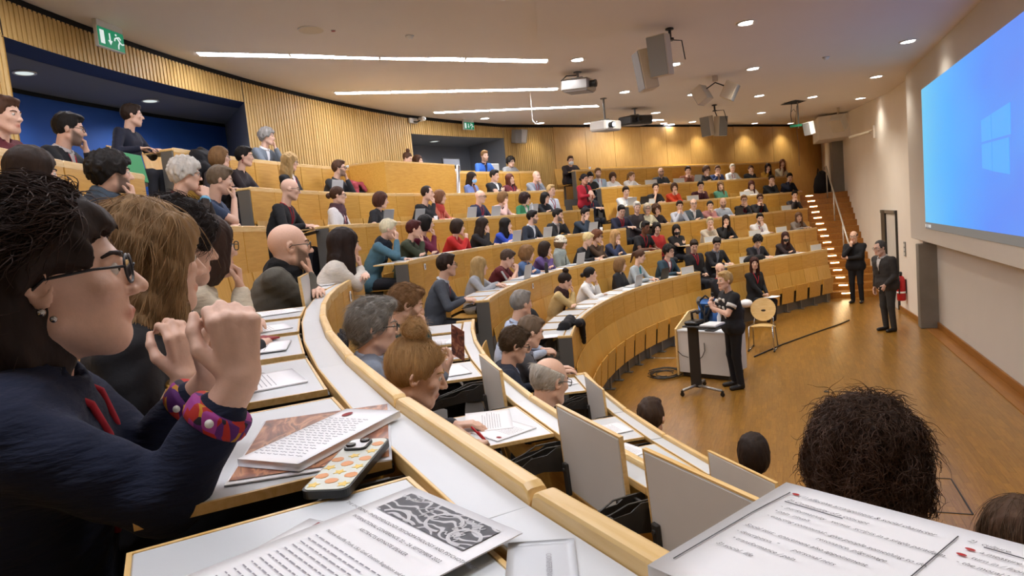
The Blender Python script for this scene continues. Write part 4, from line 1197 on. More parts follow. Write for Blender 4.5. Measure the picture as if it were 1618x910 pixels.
PEOPLE = [
    (1, 104.7, 1.22, 1, 'desk', 'short', '2b1d14', 'sweater', '14182c', '', '', 'm', 'man in dark navy sweater before the blue wall, arm on the row end', {'yaw': 0.25}),
    (1, 93.8, 1.27, 0, 'chinL', 'curlyshort', '8b8782', 'blazer', '6d7680', 'e8e8ea', '', 'm', 'man in grey blazer with grey wavy hair before the slatted wall', {}),
    (1, 78.6, 1.12, 0, 'write', 'bun', '4a3020', 'sweater', 'e6e4e2', '', 's:15151a', 'f', 'woman with top bun, black scarf and white sweater looking down at the control desk', {'pitch': 0.45}),
    (1, 77.3, 0.96, 0, 'chinR', 'long', '4a3020', 'sweater', '3a241f', '', '', 'f', 'woman with brown hair resting her cheek on her hand behind the control desk', {}),
    (1, 68.5, 1.22, 0, 'desk', 'short', '7a5a38', 'blazer', '2f62b8', '1a2340', 'b', 'm', 'bearded man in bright blue jacket in front of the grey recess', {'yaw': -0.2}),
    (1, 65.1, 1.0, 0, 'desk', 'curlyshort', '181310', 'sweater', '8f9297', '', '', 'f', 'person with black bowl-cut hair in grey top beside a white chair back', {'pitch': 0.2}),
    (1, 56.8, 1.05, 0, 'desk', 'short', '4a3020', 'sweater', '2a2024', '', 'm:e8e8ea', 'm', 'person in dark top with white mask alone at the top desk by the aisle', {}),
    (2, 117.5, 1.17, 1, 'desk', 'short', '4a3020', 'sweater', '5a1420', '', '', 'm', 'man in dark red top cut by the left edge of the photo, upper row', {'yaw': -0.5}),
    (2, 114.4, 1.19, 1, 'chinL', 'short', '181310', 'blazer', '15151a', 'cfc9c9', 'gbl', 'm', 'man with black-framed glasses, stubble and black jacket, hand at his mouth, upper left', {}),
    (2, 103.7, 1.2, 1, 'desk', 'bob', '7a5a38', 'sweater', '2a2328', '', 'g', 'f', 'woman with light brown hair and red-framed glasses next to a black coat, upper left', {}),
    (2, 101.5, 1.26, 1, 'fold', 'short', '181310', 'sweater', '2b2226', '', 'e', 'f', 'woman with short black hair and dangling earrings in dark shawl', {}),
    (2, 96.3, 1.29, 1, 'lap', 'longwavy', 'b39462', 'blazer', '15161c', 'e4e0e0', 'gl', 'f', 'woman with long blonde wavy hair, glasses and black jacket over white top', {}),
    (2, 91.6, 1.24, 0, 'chinL', 'short', '4a3020', 'shirt', '26282c', '', 'gbl', 'm', 'man in charcoal shirt with hand over his mouth behind a white laptop', {}),
    (2, 74.1, 1.16, 0, 'lap', 'long', '2b1d14', 'cardigan', '6b7fb5', '6b4a45', 'm:8fc0ea', 'f', 'woman in lilac blue cardigan wearing a light blue face mask', {'pitch': 0.2}),
    (2, 70.9, 1.21, 0, 'cross', 'short', '181310', 'blazer', '1b1c20', 'e8e8ea', '', 'm', 'dark-haired man in black suit with arms crossed, row below the grey recess', {}),
    (2, 68.7, 1.12, 0, 'cross', 'long', '5a2f22', 'cardigan', '5c1a24', '3a2030', 'l', 'f', 'woman with chestnut hair in maroon cardigan next to the man in black suit', {'roll': 0.2}),
    (2, 65.3, 1.17, 0, 'chinL', 'bald', '4a3020', 'sweater', '8a9099', '', 'l', 'm', 'bald man in pale grey sweater with hand on cheek', {}),
    (2, 57.4, 1.1, 0, 'face', 'short', '181310', 'sweater', '191b22', '', '', 'm', 'dark-haired man in black sweater bowing his head into his hand by a water bottle', {'pitch': 0.5}),
    (2, 55.8, 1.2, 0, 'lap', 'short', '7a5a38', 'shirt', '9fb2c4', '', 'bl', 'm', 'bearded man in pale blue shirt behind the man bowing his head', {}),
    (2, 53.5, 1.05, 0, 'write', 'bob', '4a3020', 'sweater', 'e6e6e4', '', '', 'f', 'woman with wavy brown bob in white top looking down, upper far block', {'pitch': 0.4}),
    (2, 50.1, 1.04, 0, 'face', 'pony', '7a5a38', 'shirt', 'e9e9e9', '', '', 'f', 'woman with tied-back hair in white blouse leaning her head on her hand, upper far block', {'yaw': 0.7}),
    (2, 43.8, 1.14, 0, 'desk', 'bald', '8b8782', 'shirt', '3f4347', '', 'gb', 'm', 'bald man with glasses and grey shirt in the upper far row', {}),
    (2, 37.8, 1.14, 0, 'both', 'short', '2b1d14', 'shirt', '8a4f3a', '', '', 'm', 'man in rust brown shirt with both hands at his mouth, upper far row', {}),
    (2, 33.8, 1.12, 0, 'chinR', 'curlyshort', '4a3020', 'sweater', '1c1b20', '', '', 'f', 'woman with pinned-up brown hair in black dress, upper far row', {'yaw': 0.5}),
    (2, 30.8, 1.12, 0, 'both', 'short', '4a3020', 'blazer', '263a6b', 'c8a89a', '', 'm', 'man in blue jacket with both hands before his face, upper far row', {}),
    (2, 27.2, 1.16, 0, 'desk', 'short', 'c9c4bb', 'shirt', 'dfe6ec', '', 'l', 'f', 'grey-blond person in pale striped shirt, upper far row', {}),
    (2, 22.4, 1.09, 0, 'chinL', 'pony', '4a3020', 'sweater', '17171c', '', '', 'f', 'woman in black sweater with tied-back hair and hand on cheek, upper far row', {}),
    (2, 17.7, 1.12, 0, 'chinR', 'longwavy', '2a1614', 'sweater', 'b88a2c', '', '', 'f', 'woman with long dark hair in mustard yellow top', {}),
    (2, 13.5, 1.25, 0, 'chinR', 'long', '7a4a30', 'cardigan', 'd9d2c0', 'd8cdb8', 'l', 'f', 'woman with reddish hair in cream cardigan at the upper right end', {}),
    (3, 124.4, 1.08, 1, 'desk', 'long', '2b1d14', 'sweater', '4a3a36', '', '', 'f', 'dark-haired woman at the left edge in front of an empty seat back', {'yaw': 0.1}),
    (3, 120.0, 1.17, 1, 'chinR', 'curlyshort', '181310', 'cardigan', '1e232b', '8f949a', 'bs:3a4652', 'm', 'bearded man with thick black hair, grey-blue scarf and dark coat, hand raised to his mouth', {}),
    (3, 114.5, 1.27, 1, 'both', 'curlyshort', 'c9c4bb', 'blazer', '2b211a', '6d2a2a', 'gC', 'm', 'grey curly-haired man in dark brown jacket with light blue cuffs, hands clasped before his face', {'pitch': 0.15}),
    (3, 111.5, 1.27, 1, 'chinR', 'short', '6a5a48', 'tee', '34435e', '', '', 'm', 'man with greying brown hair and bare forearm, cheek propped on his fist', {'pitch': 0.25}),
    (3, 104.3, 1.26, 1, 'write', 'bald', '8b8782', 'sweater', '131317', '', 'gl', 'm', 'bald man with glasses and red lanyard in black sweater, clipboard on his knees', {'pitch': 0.2}),
    (3, 97.7, 1.23, 1, 'lap', 'lowbun', '4a3020', 'cardigan', 'e8e6e4', 'dcd6d0', 'gls:5a4048', 'f', 'woman with hair tied back in white jacket and patterned scarf', {'pitch': 0.1}),
    (3, 93.0, 1.16, 1, 'desk', 'bob', '4a2a1e', 'tee', '1a1a1e', '', '', 'f', 'smiling woman with brown bob in black top behind two grey laptops', {}),
    (3, 86.4, 1.28, 0, 'chinR', 'recede', '2b1d14', 'sweater', '17181c', '', '', 'm', 'man with receding dark hair in black sweater, hand over his mouth', {}),
    (3, 84.6, 1.21, 0, 'desk', 'bob', '7a5238', 'sweater', 'c9745c', '', 's:b8423a', 'f', 'woman with short brown hair in coral cardigan and red scarf', {}),
    (3, 78.6, 1.21, 0, 'desk', 'bald', 'c9c4bb', 'sweater', '222a44', 'c8c8d0', 'gl', 'm', 'elderly bald man in navy cardigan behind two pale laptops', {}),
    (3, 75.2, 1.17, 0, 'face', 'bob', '7a5a38', 'cardigan', 'd9b5ac', '2a1a22', '', 'f', 'woman in pale pink cardigan shading her face with her hand', {'pitch': 0.3}),
    (3, 71.8, 1.12, 0, 'desk', 'curlybob', '2a1612', 'cardigan', '2f7a52', 'dcdcd6', '', 'f', 'woman with dark curly hair in green cardigan', {}),
    (3, 68.6, 1.12, 0, 'fold', 'longbob', '181310', 'sweater', '18181d', '', '', 'f', 'woman with black chin-length hair in black sweater, arms folded on the desk', {}),
    (3, 67.1, 1.29, 0, 'lap', 'short', 'b39462', 'shirt', 'd5dde6', '', 'l', 'm', 'fair-haired man in pale blue shirt behind the woman in black at the aisle', {}),
    (3, 61.4, 1.12, 0, 'write', 'fringe', '8b8782', 'sweater', '23283a', '', 'l', 'm', 'balding man in navy cardigan at the aisle writing on a tilted board', {}),
    (3, 55.8, 1.15, 0, 'type', 'short', '2b1d14', 'cardigan', 'e4e4e2', 'b8bcc4', '', 'm', 'man in white vest and shirt working at two laptops', {}),
    (3, 50.1, 1.2, 0, 'chinR', 'pony', '2b1d14', 'tee', '1a1a20', '', '', 'f', 'woman in black top with bare arms, hand at her cheek, middle far block', {}),
    (3, 46.4, 1.17, 0, 'chinL', 'bob', '4a3020', 'sweater', 'd2431f', '', '', 'f', 'woman in bright orange-red sweater with hand at her face', {}),
    (3, 40.8, 1.17, 0, 'both', 'short', '181310', 'sweater', '4a1a24', '', '', 'm', 'man in maroon sweater with hands clasped under his chin, far block', {}),
    (3, 36.0, 1.14, 0, 'lap', 'long', '7a5a38', 'sweater', '4f8a72', '', '', 'f', 'woman with long fair hair in sage green top', {}),
    (3, 29.1, 1.1, 0, 'write', 'long', '4a241c', 'sweater', 'e4e0dc', '', '', 'f', 'woman with long auburn hair in white top reading at the desk', {'pitch': 0.35}),
    (3, 23.8, 1.22, 0, 'chinL', 'short', '2b1d14', 'sweater', '1e2023', '', '', 'm', 'man in black sweater, hand to mouth, near the right end of the third row', {}),
    (3, 18.9, 1.26, 0, 'face', 'short', '181310', 'blazer', '1d2238', '2a2a4a', '', 'm', 'man in dark navy jacket hiding his face, near the top of the stairs', {'pitch': 0.3}),
    (4, 101.2, 1.2, 1, 'face', 'short', 'd8cfae', 'sweater', '4f7688', '', 's:18202c', 'f', 'woman with short white-blonde hair, dark shawl and teal sleeves, hand at her face', {'pitch': 0.3, 'lean': 0.45}),
    (4, 96.9, 1.17, 1, 'chinR', 'short', '4a1a16', 'sweater', '3a4230', '', '', 'f', 'woman with short dark red hair in olive top', {'pitch': 0.15, 'lean': 0.4}),
    (4, 94.8, 1.24, 1, 'chinR', 'bob', '181310', 'sweater', '6e1c3a', '', '', 'f', 'woman with black hair in plum top behind the red-haired woman', {}),
    (4, 89.5, 1.15, 0, 'both', 'bob', '2b1d14', 'sweater', 'b5201c', '', '', 'f', 'woman with dark pageboy hair in bright red top, hands under her chin', {}),
    (4, 85.3, 1.15, 0, 'face', 'long', '2b1d14', 'sweater', '1e1a1c', '', '', 'f', 'woman with long dark hair in black top resting her face on her hand', {'pitch': 0.25}),
    (4, 81.3, 1.11, 0, 'chinR', 'long', '181310', 'cardigan', '2a48b0', '18181c', '', 'f', 'woman with long black hair in royal blue jacket behind a pale laptop', {}),
    (4, 76.6, 1.22, 0, 'desk', 'short', '181310', 'blazer', '1f2634', 'd4d8e0', 'b', 'm', 'bearded man in navy blazer and pale shirt', {'roll': 0.1}),
    (4, 72.3, 1.22, 0, 'chinL', 'short', '181310', 'blazer', '1d1f22', 'b8b0ac', 'b', 'm', 'bearded man in black jacket leaning his cheek on his hand', {}),
    (4, 67.5, 1.2, 0, 'face', 'short', '181310', 'sweater', '22303f', '', 'b', 'm', 'bearded man in dark blue sweater with hand across his face behind a pale laptop', {'pitch': 0.3}),
    (4, 61.2, 1.2, 0, 'write', 'short', '181310', 'cardigan', '20233a', '5a2028', 'l', 'm', 'dark-haired man in navy cardigan and jeans writing on his board at the aisle', {'pitch': 0.4}),
    (4, 58.2, 1.25, 0, 'lap', 'short', 'c9c4bb', 'sweater', '3b3335', '', '', 'm', 'grey-haired person in dark grey top beside the man in navy cardigan', {}),
    (4, 56.9, 1.19, 0, 'desk', 'bob', 'b8ac98', 'shirt', 'd8d4b8', '', 'g', 'f', 'older woman with grey-blonde bob and pale blouse', {}),
    (4, 55.3, 1.15, 0, 'desk', 'curlybob', '4a3020', 'sweater', '2a2228', '', '', 'f', 'woman with wavy brown hair in dark top leaning on the desk, head tilted', {'roll': 0.25}),
    (4, 50.9, 1.19, 0, 'both', 'short', '2b1d14', 'sweater', 'b8bcc8', '', '', 'f', 'person with dark cropped hair in pale grey sweater, hands at the chin', {}),
    (4, 48.2, 1.21, 0, 'fold', 'fringe', '8b8782', 'blazer', '4a545c', 'e0e0e2', 'g', 'm', 'older man in slate grey suit with open white shirt', {}),
    (4, 44.9, 1.12, 0, 'chinL', 'pony', '181310', 'sweater', 'c48a88', '', '', 'f', 'woman in dusty pink top with dark tied-back hair', {}),
    (4, 42.2, 1.17, 0, 'type', 'bald', 'a08060', 'shirt', 'c9d4e2', '', 'b', 'm', 'bald bearded man in white and blue shirt at a black laptop', {}),
    (4, 37.5, 1.19, 0, 'chinL', 'short', '7a5a38', 'blazer', '1c1c22', '2a1c28', 'gl', 'm', 'man with glasses in black jacket, left of a man in black v-neck', {}),
    (4, 33.8, 1.19, 0, 'both', 'short', '4a3020', 'sweater', '17171c', '', 'gl', 'm', 'man in black v-neck sweater and glasses, hands at his mouth, beside a dark book', {}),
    (4, 25.2, 1.2, 0, 'both', 'short', '181310', 'shirt', '3a3436', '', '', 'f', 'person in patterned short-sleeved top at the end of the row by the stairs', {}),
    (5, 104.5, 1.21, 1, 'write', 'short', '2b1d14', 'blazer', '4a4f58', 'c4c8d0', 'gl', 'm', 'man in grey suit with glasses and red lanyard seated by the aisle', {'pitch': 0.05}),
    (5, 96.8, 1.06, 1, 'type', 'long', 'a88c5c', 'sweater', 'a3a7ac', '', '', 'f', 'woman with long fair hair in light grey sweater holding a phone', {}),
    (5, 90.7, 1.1, 1, 'both', 'short', '4a3a30', 'tee', '5c1a22', '', '', 'm', 'man in maroon t-shirt bowing over his clasped hands', {'pitch': 0.45, 'lean': 0.45}),
    (5, 86.3, 1.1, 0, 'fold', 'curlybob', '7a5a38', 'cardigan', '4a6590', '3a2838', '', 'f', 'woman with short light brown hair in denim blue cardigan', {}),
    (5, 82.6, 1.13, 0, 'chinR', 'longbob', '2b1d14', 'sweater', '5f4a80', '', '', 'f', 'woman with dark hair in purple jacket, fist at her mouth', {}),
    (5, 78.4, 1.19, 0, 'lap', 'beanie', 'e6e0cc', 'cardigan', '8b9490', '3a4444', 'gs:9aa39e', 'f', 'woman in cream knitted beanie with grey shawl', {}),
    (5, 74.1, 1.19, 0, 'write', 'short', 'd2bc86', 'sweater', '1e1e22', '', '', 'f', 'woman with pale blonde hair in black top looking down, next to the row end', {'pitch': 0.4, 'lean': 0.4}),
    (5, 72.2, 1.21, 0, 'chinR', 'curlyshort', '6a4028', 'sweater', '4a3626', '', 'g', 'f', 'woman with curly reddish hair and glasses in brown top', {}),
    (5, 68.6, 1.17, 0, 'chinR', 'long', 'b08a5a', 'sweater', '2a3350', '', '', 'f', 'woman with long blonde hair in blue top laughing behind her hand', {}),
    (5, 62.9, 1.29, 0, 'write', 'short', '181310', 'tee', '17171b', '', 'l', 'm', 'dark-skinned man in black t-shirt writing at the aisle', {'sk': 2, 'pitch': 0.25}),
    (5, 60.2, 1.23, 0, 'lap', 'bob', '181310', 'sweater', 'b02a28', '', '', 'f', 'woman with black bob in red top beside the man in black t-shirt', {}),
    (5, 56.8, 1.13, 0, 'cross', 'hijab', '181310', 'sweater', '19171a', '', 'm:1a1a1e', 'f', 'woman in black with dark hair and black mask, arms crossed', {}),
    (5, 50.9, 1.22, 0, 'chinL', 'short', 'c4b48c', 'cardigan', 'c4b7a4', 'b8a890', '', 'f', 'blonde woman in beige cardigan holding a dark cup', {}),
    (5, 47.8, 1.23, 0, 'chinR', 'long', '2b1d14', 'sweater', '18171b', '', '', 'f', 'woman with long dark hair in black sweater, beside the blonde woman in beige', {}),
    (5, 40.8, 1.18, 0, 'chinL', 'short', '181310', 'shirt', 'eceaea', '', 'bl', 'm', 'bearded man in plain white shirt with red lanyard near the stairs', {}),
    (5, 32.1, 1.09, 0, 'desk', 'long', '6a4a34', 'sweater', '8a8078', '', '', 'f', 'woman with brown fringe in grey-brown top at the row end by the stairs', {}),
    (6, 109.9, 1.36, 1, 'write', 'short', '8b8782', 'shirt', 'b9c6dc', '', 'l', 'm', 'man with short grey hair in light blue shirt, black bag beside him', {'pitch': 0.1}),
    (6, 90.9, 1.18, 1, 'chinR', 'bun', '2b1d14', 'sweater', 'cbb078', '', 's:3a2020', 'f', 'woman with dark bun in pale yellow sweater, head bowed over her hand', {'pitch': 0.4, 'lean': 0.35}),
    (6, 83.9, 1.14, 0, 'chinL', 'lowbun', '181310', 'shirt', 'e9e8e6', '', '', 'f', 'woman with black tied-back hair in white jacket, hand at her chin', {'lean': 0.3}),
    (6, 75.4, 1.16, 0, 'lap', 'longbob', '7a5a38', 'sweater', '19191d', '', '', 'f', 'woman with light brown fringe in black top behind a silver laptop', {}),
    (6, 72.1, 1.26, 0, 'type', 'pony', '4a3020', 'cardigan', 'a8b0b4', '1f7a80', '', 'f', 'woman in grey top and teal scarf typing on a dark laptop', {'pitch': 0.3}),
    (6, 65.6, 1.25, 0, 'write', 'curlyshort', '181310', 'cardigan', '2a4250', 'dfe4ea', 'gl', 'm', 'man in teal pullover and beige trousers at the aisle, a bag at his feet', {'tr': '8a8068'}),
    (6, 59.7, 1.28, 0, 'lap', 'short', '2b1d14', 'blazer', '15151a', '5a1a24', 'l', 'm', 'man in black suit with red lanyard looking down, second from the aisle', {'pitch': 0.45}),
    (6, 55.8, 1.27, 0, 'write', 'short', '181310', 'blazer', '1a1b22', '6a6f7a', '', 'm', 'man with close-cropped dark hair in dark jacket reading, left of a coat heap', {'pitch': 0.5}),
    (6, 48.2, 1.19, 0, 'write', 'curlyshort', '181310', 'blazer', '1b1b24', '6a6470', '', 'm', 'man with black mop of hair bent over his notes beside the coat heap', {'pitch': 0.6, 'lean': 0.35}),
    (6, 42.6, 1.17, 0, 'fold', 'long', '3a1c18', 'cardigan', '2c1f22', '3a2a2c', 'm:15151a', 'f', 'woman with dark red hair and black mask, front desk of the far block', {}),
    (7, 62.5, 1.37, 0, 'cross', 'bald', '181310', 'sweater', '1b1a20', '', 'bl', 'm', 'bald bearded man in dark sweater in the first row behind the speaker', {}),
    (7, 55.2, 1.32, 0, 'lap', 'long', '3a1a14', 'sweater', '17161a', '', 'l', 'f', 'woman with long dark hair all in black in the first row, notebook on her lap', {}),
]
# ------------------------------------------------------------------ audience placed on the rows
SPEAK = Vector((.1, 8.1, 1.5))
def block_of(s): return 'near' if s > 109 else ('middle' if s > 58.6 else 'far')
UP_AT = [(5, 127.2), (5, 133.5), (5, 136.6), (6, 121.0), (6, 131.5), (4, 123.4), (4, 114.5),
         (6, 39.65), (6, 54.5), (6, 60.65), (5, 37.9), (5, 45.15), (5, 54.3), (4, 31.05), (3, 33.9), (3, 44.4), (3, 53.3), (2, 47.55), (2, 41.75)]
NEAR_SITTERS = [(4, 137.4), (4, 134.8), (4, 132.0), (4, 129.3), (4, 140.2), (4, 121.5), (4, 114.0), (5, 125.9), (5, 120.0), (5, 130.5), (5, 139.2), (6, 118.0), (6, 114.6), (6, 125.9), (6, 138.7), (7, 121.5), (7, 127.9)]
EXTRA_SEAT = []
def claim(row, s):
    d = max(1, row - 1); blk = block_of(s); best = None
    for k, (a, b) in enumerate(seats_of(d, blk)):
        R = RR[d]; dd = (pos(R, (a + b) / 2) - pos(R, s)).length
        if best is None or dd < best[0]: best = (dd, k)
    if best[0] > .40: EXTRA_SEAT.append((row, s)); return None
    OCC.setdefault((row, blk), set()).add(best[1]); return best[1]
for rec in PEOPLE: claim(rec[0], rec[1])
for row, s in NEAR_SITTERS: claim(row, s)
for d, s in UP_AT:
    blk = block_of(s); ks = seats_of(d, blk); k = min(range(len(ks)), key=lambda q: abs((ks[q][0] + ks[q][1]) / 2 - s)); UPT.setdefault((d, blk), set()).add(k)
for i in range(1, 7):
    for blk in ('near', 'middle', 'far'): build_desk(i, blk)
for row in range(1, 8):
    d = max(1, row - 1)
    for blk in ('near', 'middle', 'far'):
        for k, (a, b) in enumerate(seats_of(d, blk)):
            if blk == 'near' and row >= 4 and (a + b) / 2 > 146: continue
            if row == 2 and 77.6 < (a + b) / 2 < 88.0: continue      # the control desk stands there
            build_seat(row, blk, k, a, b)
_cnt = {}
for row, s in EXTRA_SEAT:
    Rb = RR[row - 1] if row > 1 else RR[1] + .94
    a, b = step_s(Rb, s, -.27), step_s(Rb, s, .27); w_ = 'left of the middle block' if s > 95 else ('left of the far block' if s > 50 else 'beside the stairs')
    q = _cnt[(row, w_)] = _cnt.get((row, w_), 0) + 1
    if q > 1: w_ = ('second one ' if q == 2 else 'third one ') + w_
    BLKTXT['x'] = 'aisle'; OCC.setdefault((row, 'x'), set()).add(w_); build_seat(row, 'x', w_, a, b)
def place(row, s, h, pose='desk', spread=0.0, roff=None, **kw):
    L = POSE_LEAN.get(pose, .2) if kw.get('lean') is None else kw['lean']
    hk = solve_k(L, h, .53); fwd = spine(L, hk, .53)[4][1]
    if roff is None: roff = .60 if pose in ('lap', 'cross') else .50
    R = RR[row] + roff + fwd
    p = pos(R, s, FL[row]); ang = out(s) + PI
    T_ = SPEAK if s < 62 else (Vector((3.8, 5.6, 1.5)) if s > 70 else Vector((2.2, 6.6, 1.5)))
    tgt = math.atan2(T_.y - p.y, T_.x - p.x) - ang; tgt = (tgt + PI) % (2 * PI) - PI
    yaw = max(-.9, min(.9, tgt)) * .9 + kw.pop('yaw', 0)
    tw = yaw * .3
    return person(kw.pop('label'), p, ang, h=h, pose=pose, yaw=yaw - tw, twist=tw, **kw)
for q, (row, s, h, lod, pose, hair, hc, top, tc, ic, fl, sx, label, kw) in enumerate(PEOPLE):
    kw = dict(kw); kw.setdefault('pitch', .12 + .06 * ((q * 7) % 3 - 1))
    place(row, s, h, pose, label=label, lod=lod, sx=sx, hair=hair, hc=hc, top=top, tc=tc, ic=ic, flags=fl, seed=q, **kw)
# ------------------------------------------------------------------ lamps and things on the ceiling
def on_ring(x_, y_): return Vector((x_, y_, ceil_z(x_, y_) + .05))
def on_field(x_, y_): return Vector((x_, y_, ceil_z(x_, y_)))
def line_light(a, b, nseg, label, watts=None):
    A_, B_ = on_ring(*a), on_ring(*b); d = B_ - A_; L = d.length
    t = thing('line_light', label, 'ceiling light', (A_ + B_) / 2, math.atan2(d.y, d.x), 'recessed line lights')
    R = d.to_track_quat('X', 'Z').to_matrix().to_4x4()
    for i in range(nseg):
        c = A_ + d * (i + .5) / nseg
        m4 = Matrix.Translation(c) @ R
        w, l = .20, L / nseg - .03
        m_ = MB().box((0, 0, -.003), (l, w, .012), bev=.005); m_.build('diffuser', M('lamp_white'), t, mat4=m4)
    MB().box((0, .108, -.004), (L, .012, .014)).box((0, -.108, -.004), (L, .012, .014)).build('trim_ring', M('white_plastic'), t, mat4=Matrix.Translation((A_ + B_) / 2) @ R)
line_light((-2.14, 15.27), (.59, 10.7), 4, 'longest and nearest bright line light in the ceiling, over the upper left rows')
line_light((1.15, 15.27), (2.87, 11.27), 4, 'middle bright line light of three in the ceiling')
line_light((4.02, 14.66), (5.38, 11.04), 3, 'farthest of the three bright line lights, above the grey recess')
line_light((9.75, 11.9), (10.2, 10.35), 2, 'short bright line light seen behind the hanging projectors')
line_light((12.3, 12.0), (12.7, 10.4), 2, 'small far line light above the veneered wall')
# the same lights go on over the near block, outside the frame
line_light((-5.6, 14.2), (-2.6, 10.1), 4, 'bright line light over the left rows, beside the longest one')
line_light((-8.6, 12.6), (-5.4, 9.0), 4, 'bright line light over the near desks')
line_light((-11.2, 10.2), (-8.2, 7.7), 4, 'bright line light above the near end of the rows')
DLM = {}
def downlight(x_, y_, label, ring=False, power=1.0):
    power = .45 if y_ < 5.6 else (2.0 if x_ > 6.5 else 1.0)
    p = on_ring(x_, y_) if ring else on_field(x_, y_)
    t = thing('downlight', label, 'ceiling light', p, 0, 'round downlights')
    if not DLM:
        DLM['ring'] = MB().lathe([(.135, .004), (.135, -.008), (.112, -.010), (.108, .03)], 28).mesh('trim_ring', M('white_plastic'), True)
        DLM['disc'] = MB().lathe([(.110, .0), (.110, -.005)], 28).mesh('diffuser', M('lamp_down'))
    link('trim_ring', DLM['ring'], t, mat4=Matrix.Translation(p)); link('diffuser', DLM['disc'], t, mat4=Matrix.Translation(p - Vector((0, 0, .0))))
    l = D.lights.new('downlight_lamp', 'SPOT'); l.energy = DOWN_W * power; l.color = (1, .93, .82); l.spot_size = math.radians(130); l.spot_blend = .9; l.shadow_soft_size = .10
    lo = D.objects.new('lamp', l); COL.objects.link(lo); lo.matrix_basis = Matrix.Translation(p - Vector((0, 0, .04))); setp(lo, t)
for (x_, y_), lb in zip([(-.43, 7.64), (.53, 10.18), (1.6, 8.84), (2.65, 7.66), (1.79, 5.47), (3.63, 10.11), (5.81, 7.64), (4.77, 5.53), (6.75, 6.55), (8.11, 5.46), (7.08, 10.09), (12.3, 9.79), (4.75, 8.92), (10.12, 7.69), (5.65, 14.09)],
        ['largest round downlight, top right of the photo', 'round downlight just above the silver projector', 'round downlight beside the big hanging loudspeaker', 'round downlight right of the angled white loudspeaker pair', 'round downlight nearest the projection screen',
         'round downlight between projector and the big loudspeaker', 'round downlight above the small grey loudspeaker pair', 'small downlight near the screen, above the side wall', 'downlight next to the open ceiling hatch', 'flat-looking downlight over the side wall door', 'round downlight behind the dark projector',
         'tiny far downlight above the veneered wall', 'round downlight behind the angled loudspeaker pair', 'small round downlight over the far block', 'small round downlight beside the farther exit sign']):
    downlight(x_, y_, lb, ring=(y_ > 10.8 or x_ > 11.5))
for (x_, y_), lb in zip([(-4.6, 5.6), (-2.4, 6.6), (-5.4, 7.9), (-7.2, 6.2)], ['round downlight over the lectern end of the floor, near the screen wall', 'round downlight over the middle of the floor', 'round downlight over the front seats of the near block', 'round downlight over the near end of the floor']):
    downlight(x_, y_, lb)
# dim lamps in the two recesses
for s, r, z_, e_, lb in ((104.0, 16.75, 5.19, 70, 'dim downlight in the ceiling of the blue recess'), (96.5, 16.75, 5.19, 70, 'second dim downlight in the blue recess ceiling, nearer its grey jamb'), (70.0, 16.6, 5.02, 60, 'dim downlight in the ceiling of the grey recess')):
    p = pos(r, s, z_); t = thing('recess_downlight', lb, 'ceiling light', p)
    link('trim_ring', DLM['ring'], t, mat4=Matrix.Translation(p)); MB().lathe([(.10, 0), (.10, -.005)], 20).build('diffuser', M('sign_glow'), t, mat4=Matrix.Translation(p))
    l = D.lights.new('recess_lamp', 'SPOT'); l.energy = e_; l.color = (1, .95, .88); l.spot_size = math.radians(150); l.spot_blend = .8; l.shadow_soft_size = .08
    lo = D.objects.new('lamp', l); COL.objects.link(lo); lo.matrix_basis = Matrix.Translation(p - Vector((0, 0, .05))); setp(lo, t)
# wall washers that leave bright fans on the veneered wall
for s, lb in ((60.0, 'wall washer beside the grey recess'), (52.5, 'leftmost wall washer lighting the veneered wall'), (45.0, 'second wall washer lighting the veneered wall'), (36.5, 'third wall washer lighting the veneered wall'), (26.0, 'fourth wall washer lighting the veneered wall'), (13.0, 'added fill washer brightening the far right of the veneered wall'), (2.0, 'last added fill washer, brightening the right end of the veneered wall')):  # last two are added fill for the dim right end of the wall
    p = pos(RW - .45, s); p.z = ring_z(p)
    t = thing('wall_washer', lb, 'ceiling light', p, 0, 'wall washers')
    link('trim_ring', DLM['ring'], t, mat4=Matrix.Translation(p)); link('diffuser', DLM['disc'], t, mat4=Matrix.Translation(p))
    l = D.lights.new('washer_lamp', 'SPOT'); l.energy = 24 if s > 30 else 55; l.color = (1, .90, .72); l.spot_size = math.radians(120); l.spot_blend = .8; l.shadow_soft_size = .06
    lo = D.objects.new('lamp', l); COL.objects.link(lo); lo.matrix_basis = Matrix.Translation(p - Vector((0, 0, .05))); setp(lo, t)
def disc_thing(name, label, cat, x_, y_, r, mat, dome=0, ring=True):
    p = on_ring(x_, y_) if ring else on_field(x_, y_)
    prof = [(r, .002), (r, -.008), (r * .9, -.012)] + ([(r * .6, -.012 - dome * .8), (r * .25, -.012 - dome)] if dome else [(r * .2, -.012)])
    t = thing(name, label, cat, p)
    MB().lathe(prof, 24).build('housing', M(mat), t, True, mat4=Matrix.Translation(p))
    if dome: MB().lathe([(r * .98, -.002), (r * .98, -.012)], 24).build('base_ring', M('grey_plastic'), t, True, mat4=Matrix.Translation(p))
    else: MB().lathe([(r * 1.06, .002), (r * 1.06, -.006), (r, -.010), (r, -.002)], 24).build('rim_ring', M('white_plastic'), t, True, mat4=Matrix.Translation(p))
    return t
disc_thing('ceiling_speaker', 'round grille speaker flush in the ceiling above the longest line light', 'loudspeaker', -2.43, 12.95, .17, 'cream_plastic')
disc_thing('smoke_detector', 'small white smoke detector above the longest line light', 'detector', -1.65, 11.93, .06, 'white_plastic', .035)
disc_thing('smoke_detector', 'small smoke detector in the smooth ceiling near the screen', 'detector', 2.32, 6.55, .055, 'white_plastic', .035, False)
disc_thing('ceiling_sensor', 'tiny red-brown ceiling dot beside the round grille speaker', 'sensor', -2.29, 12.71, .03, 'red_ink')
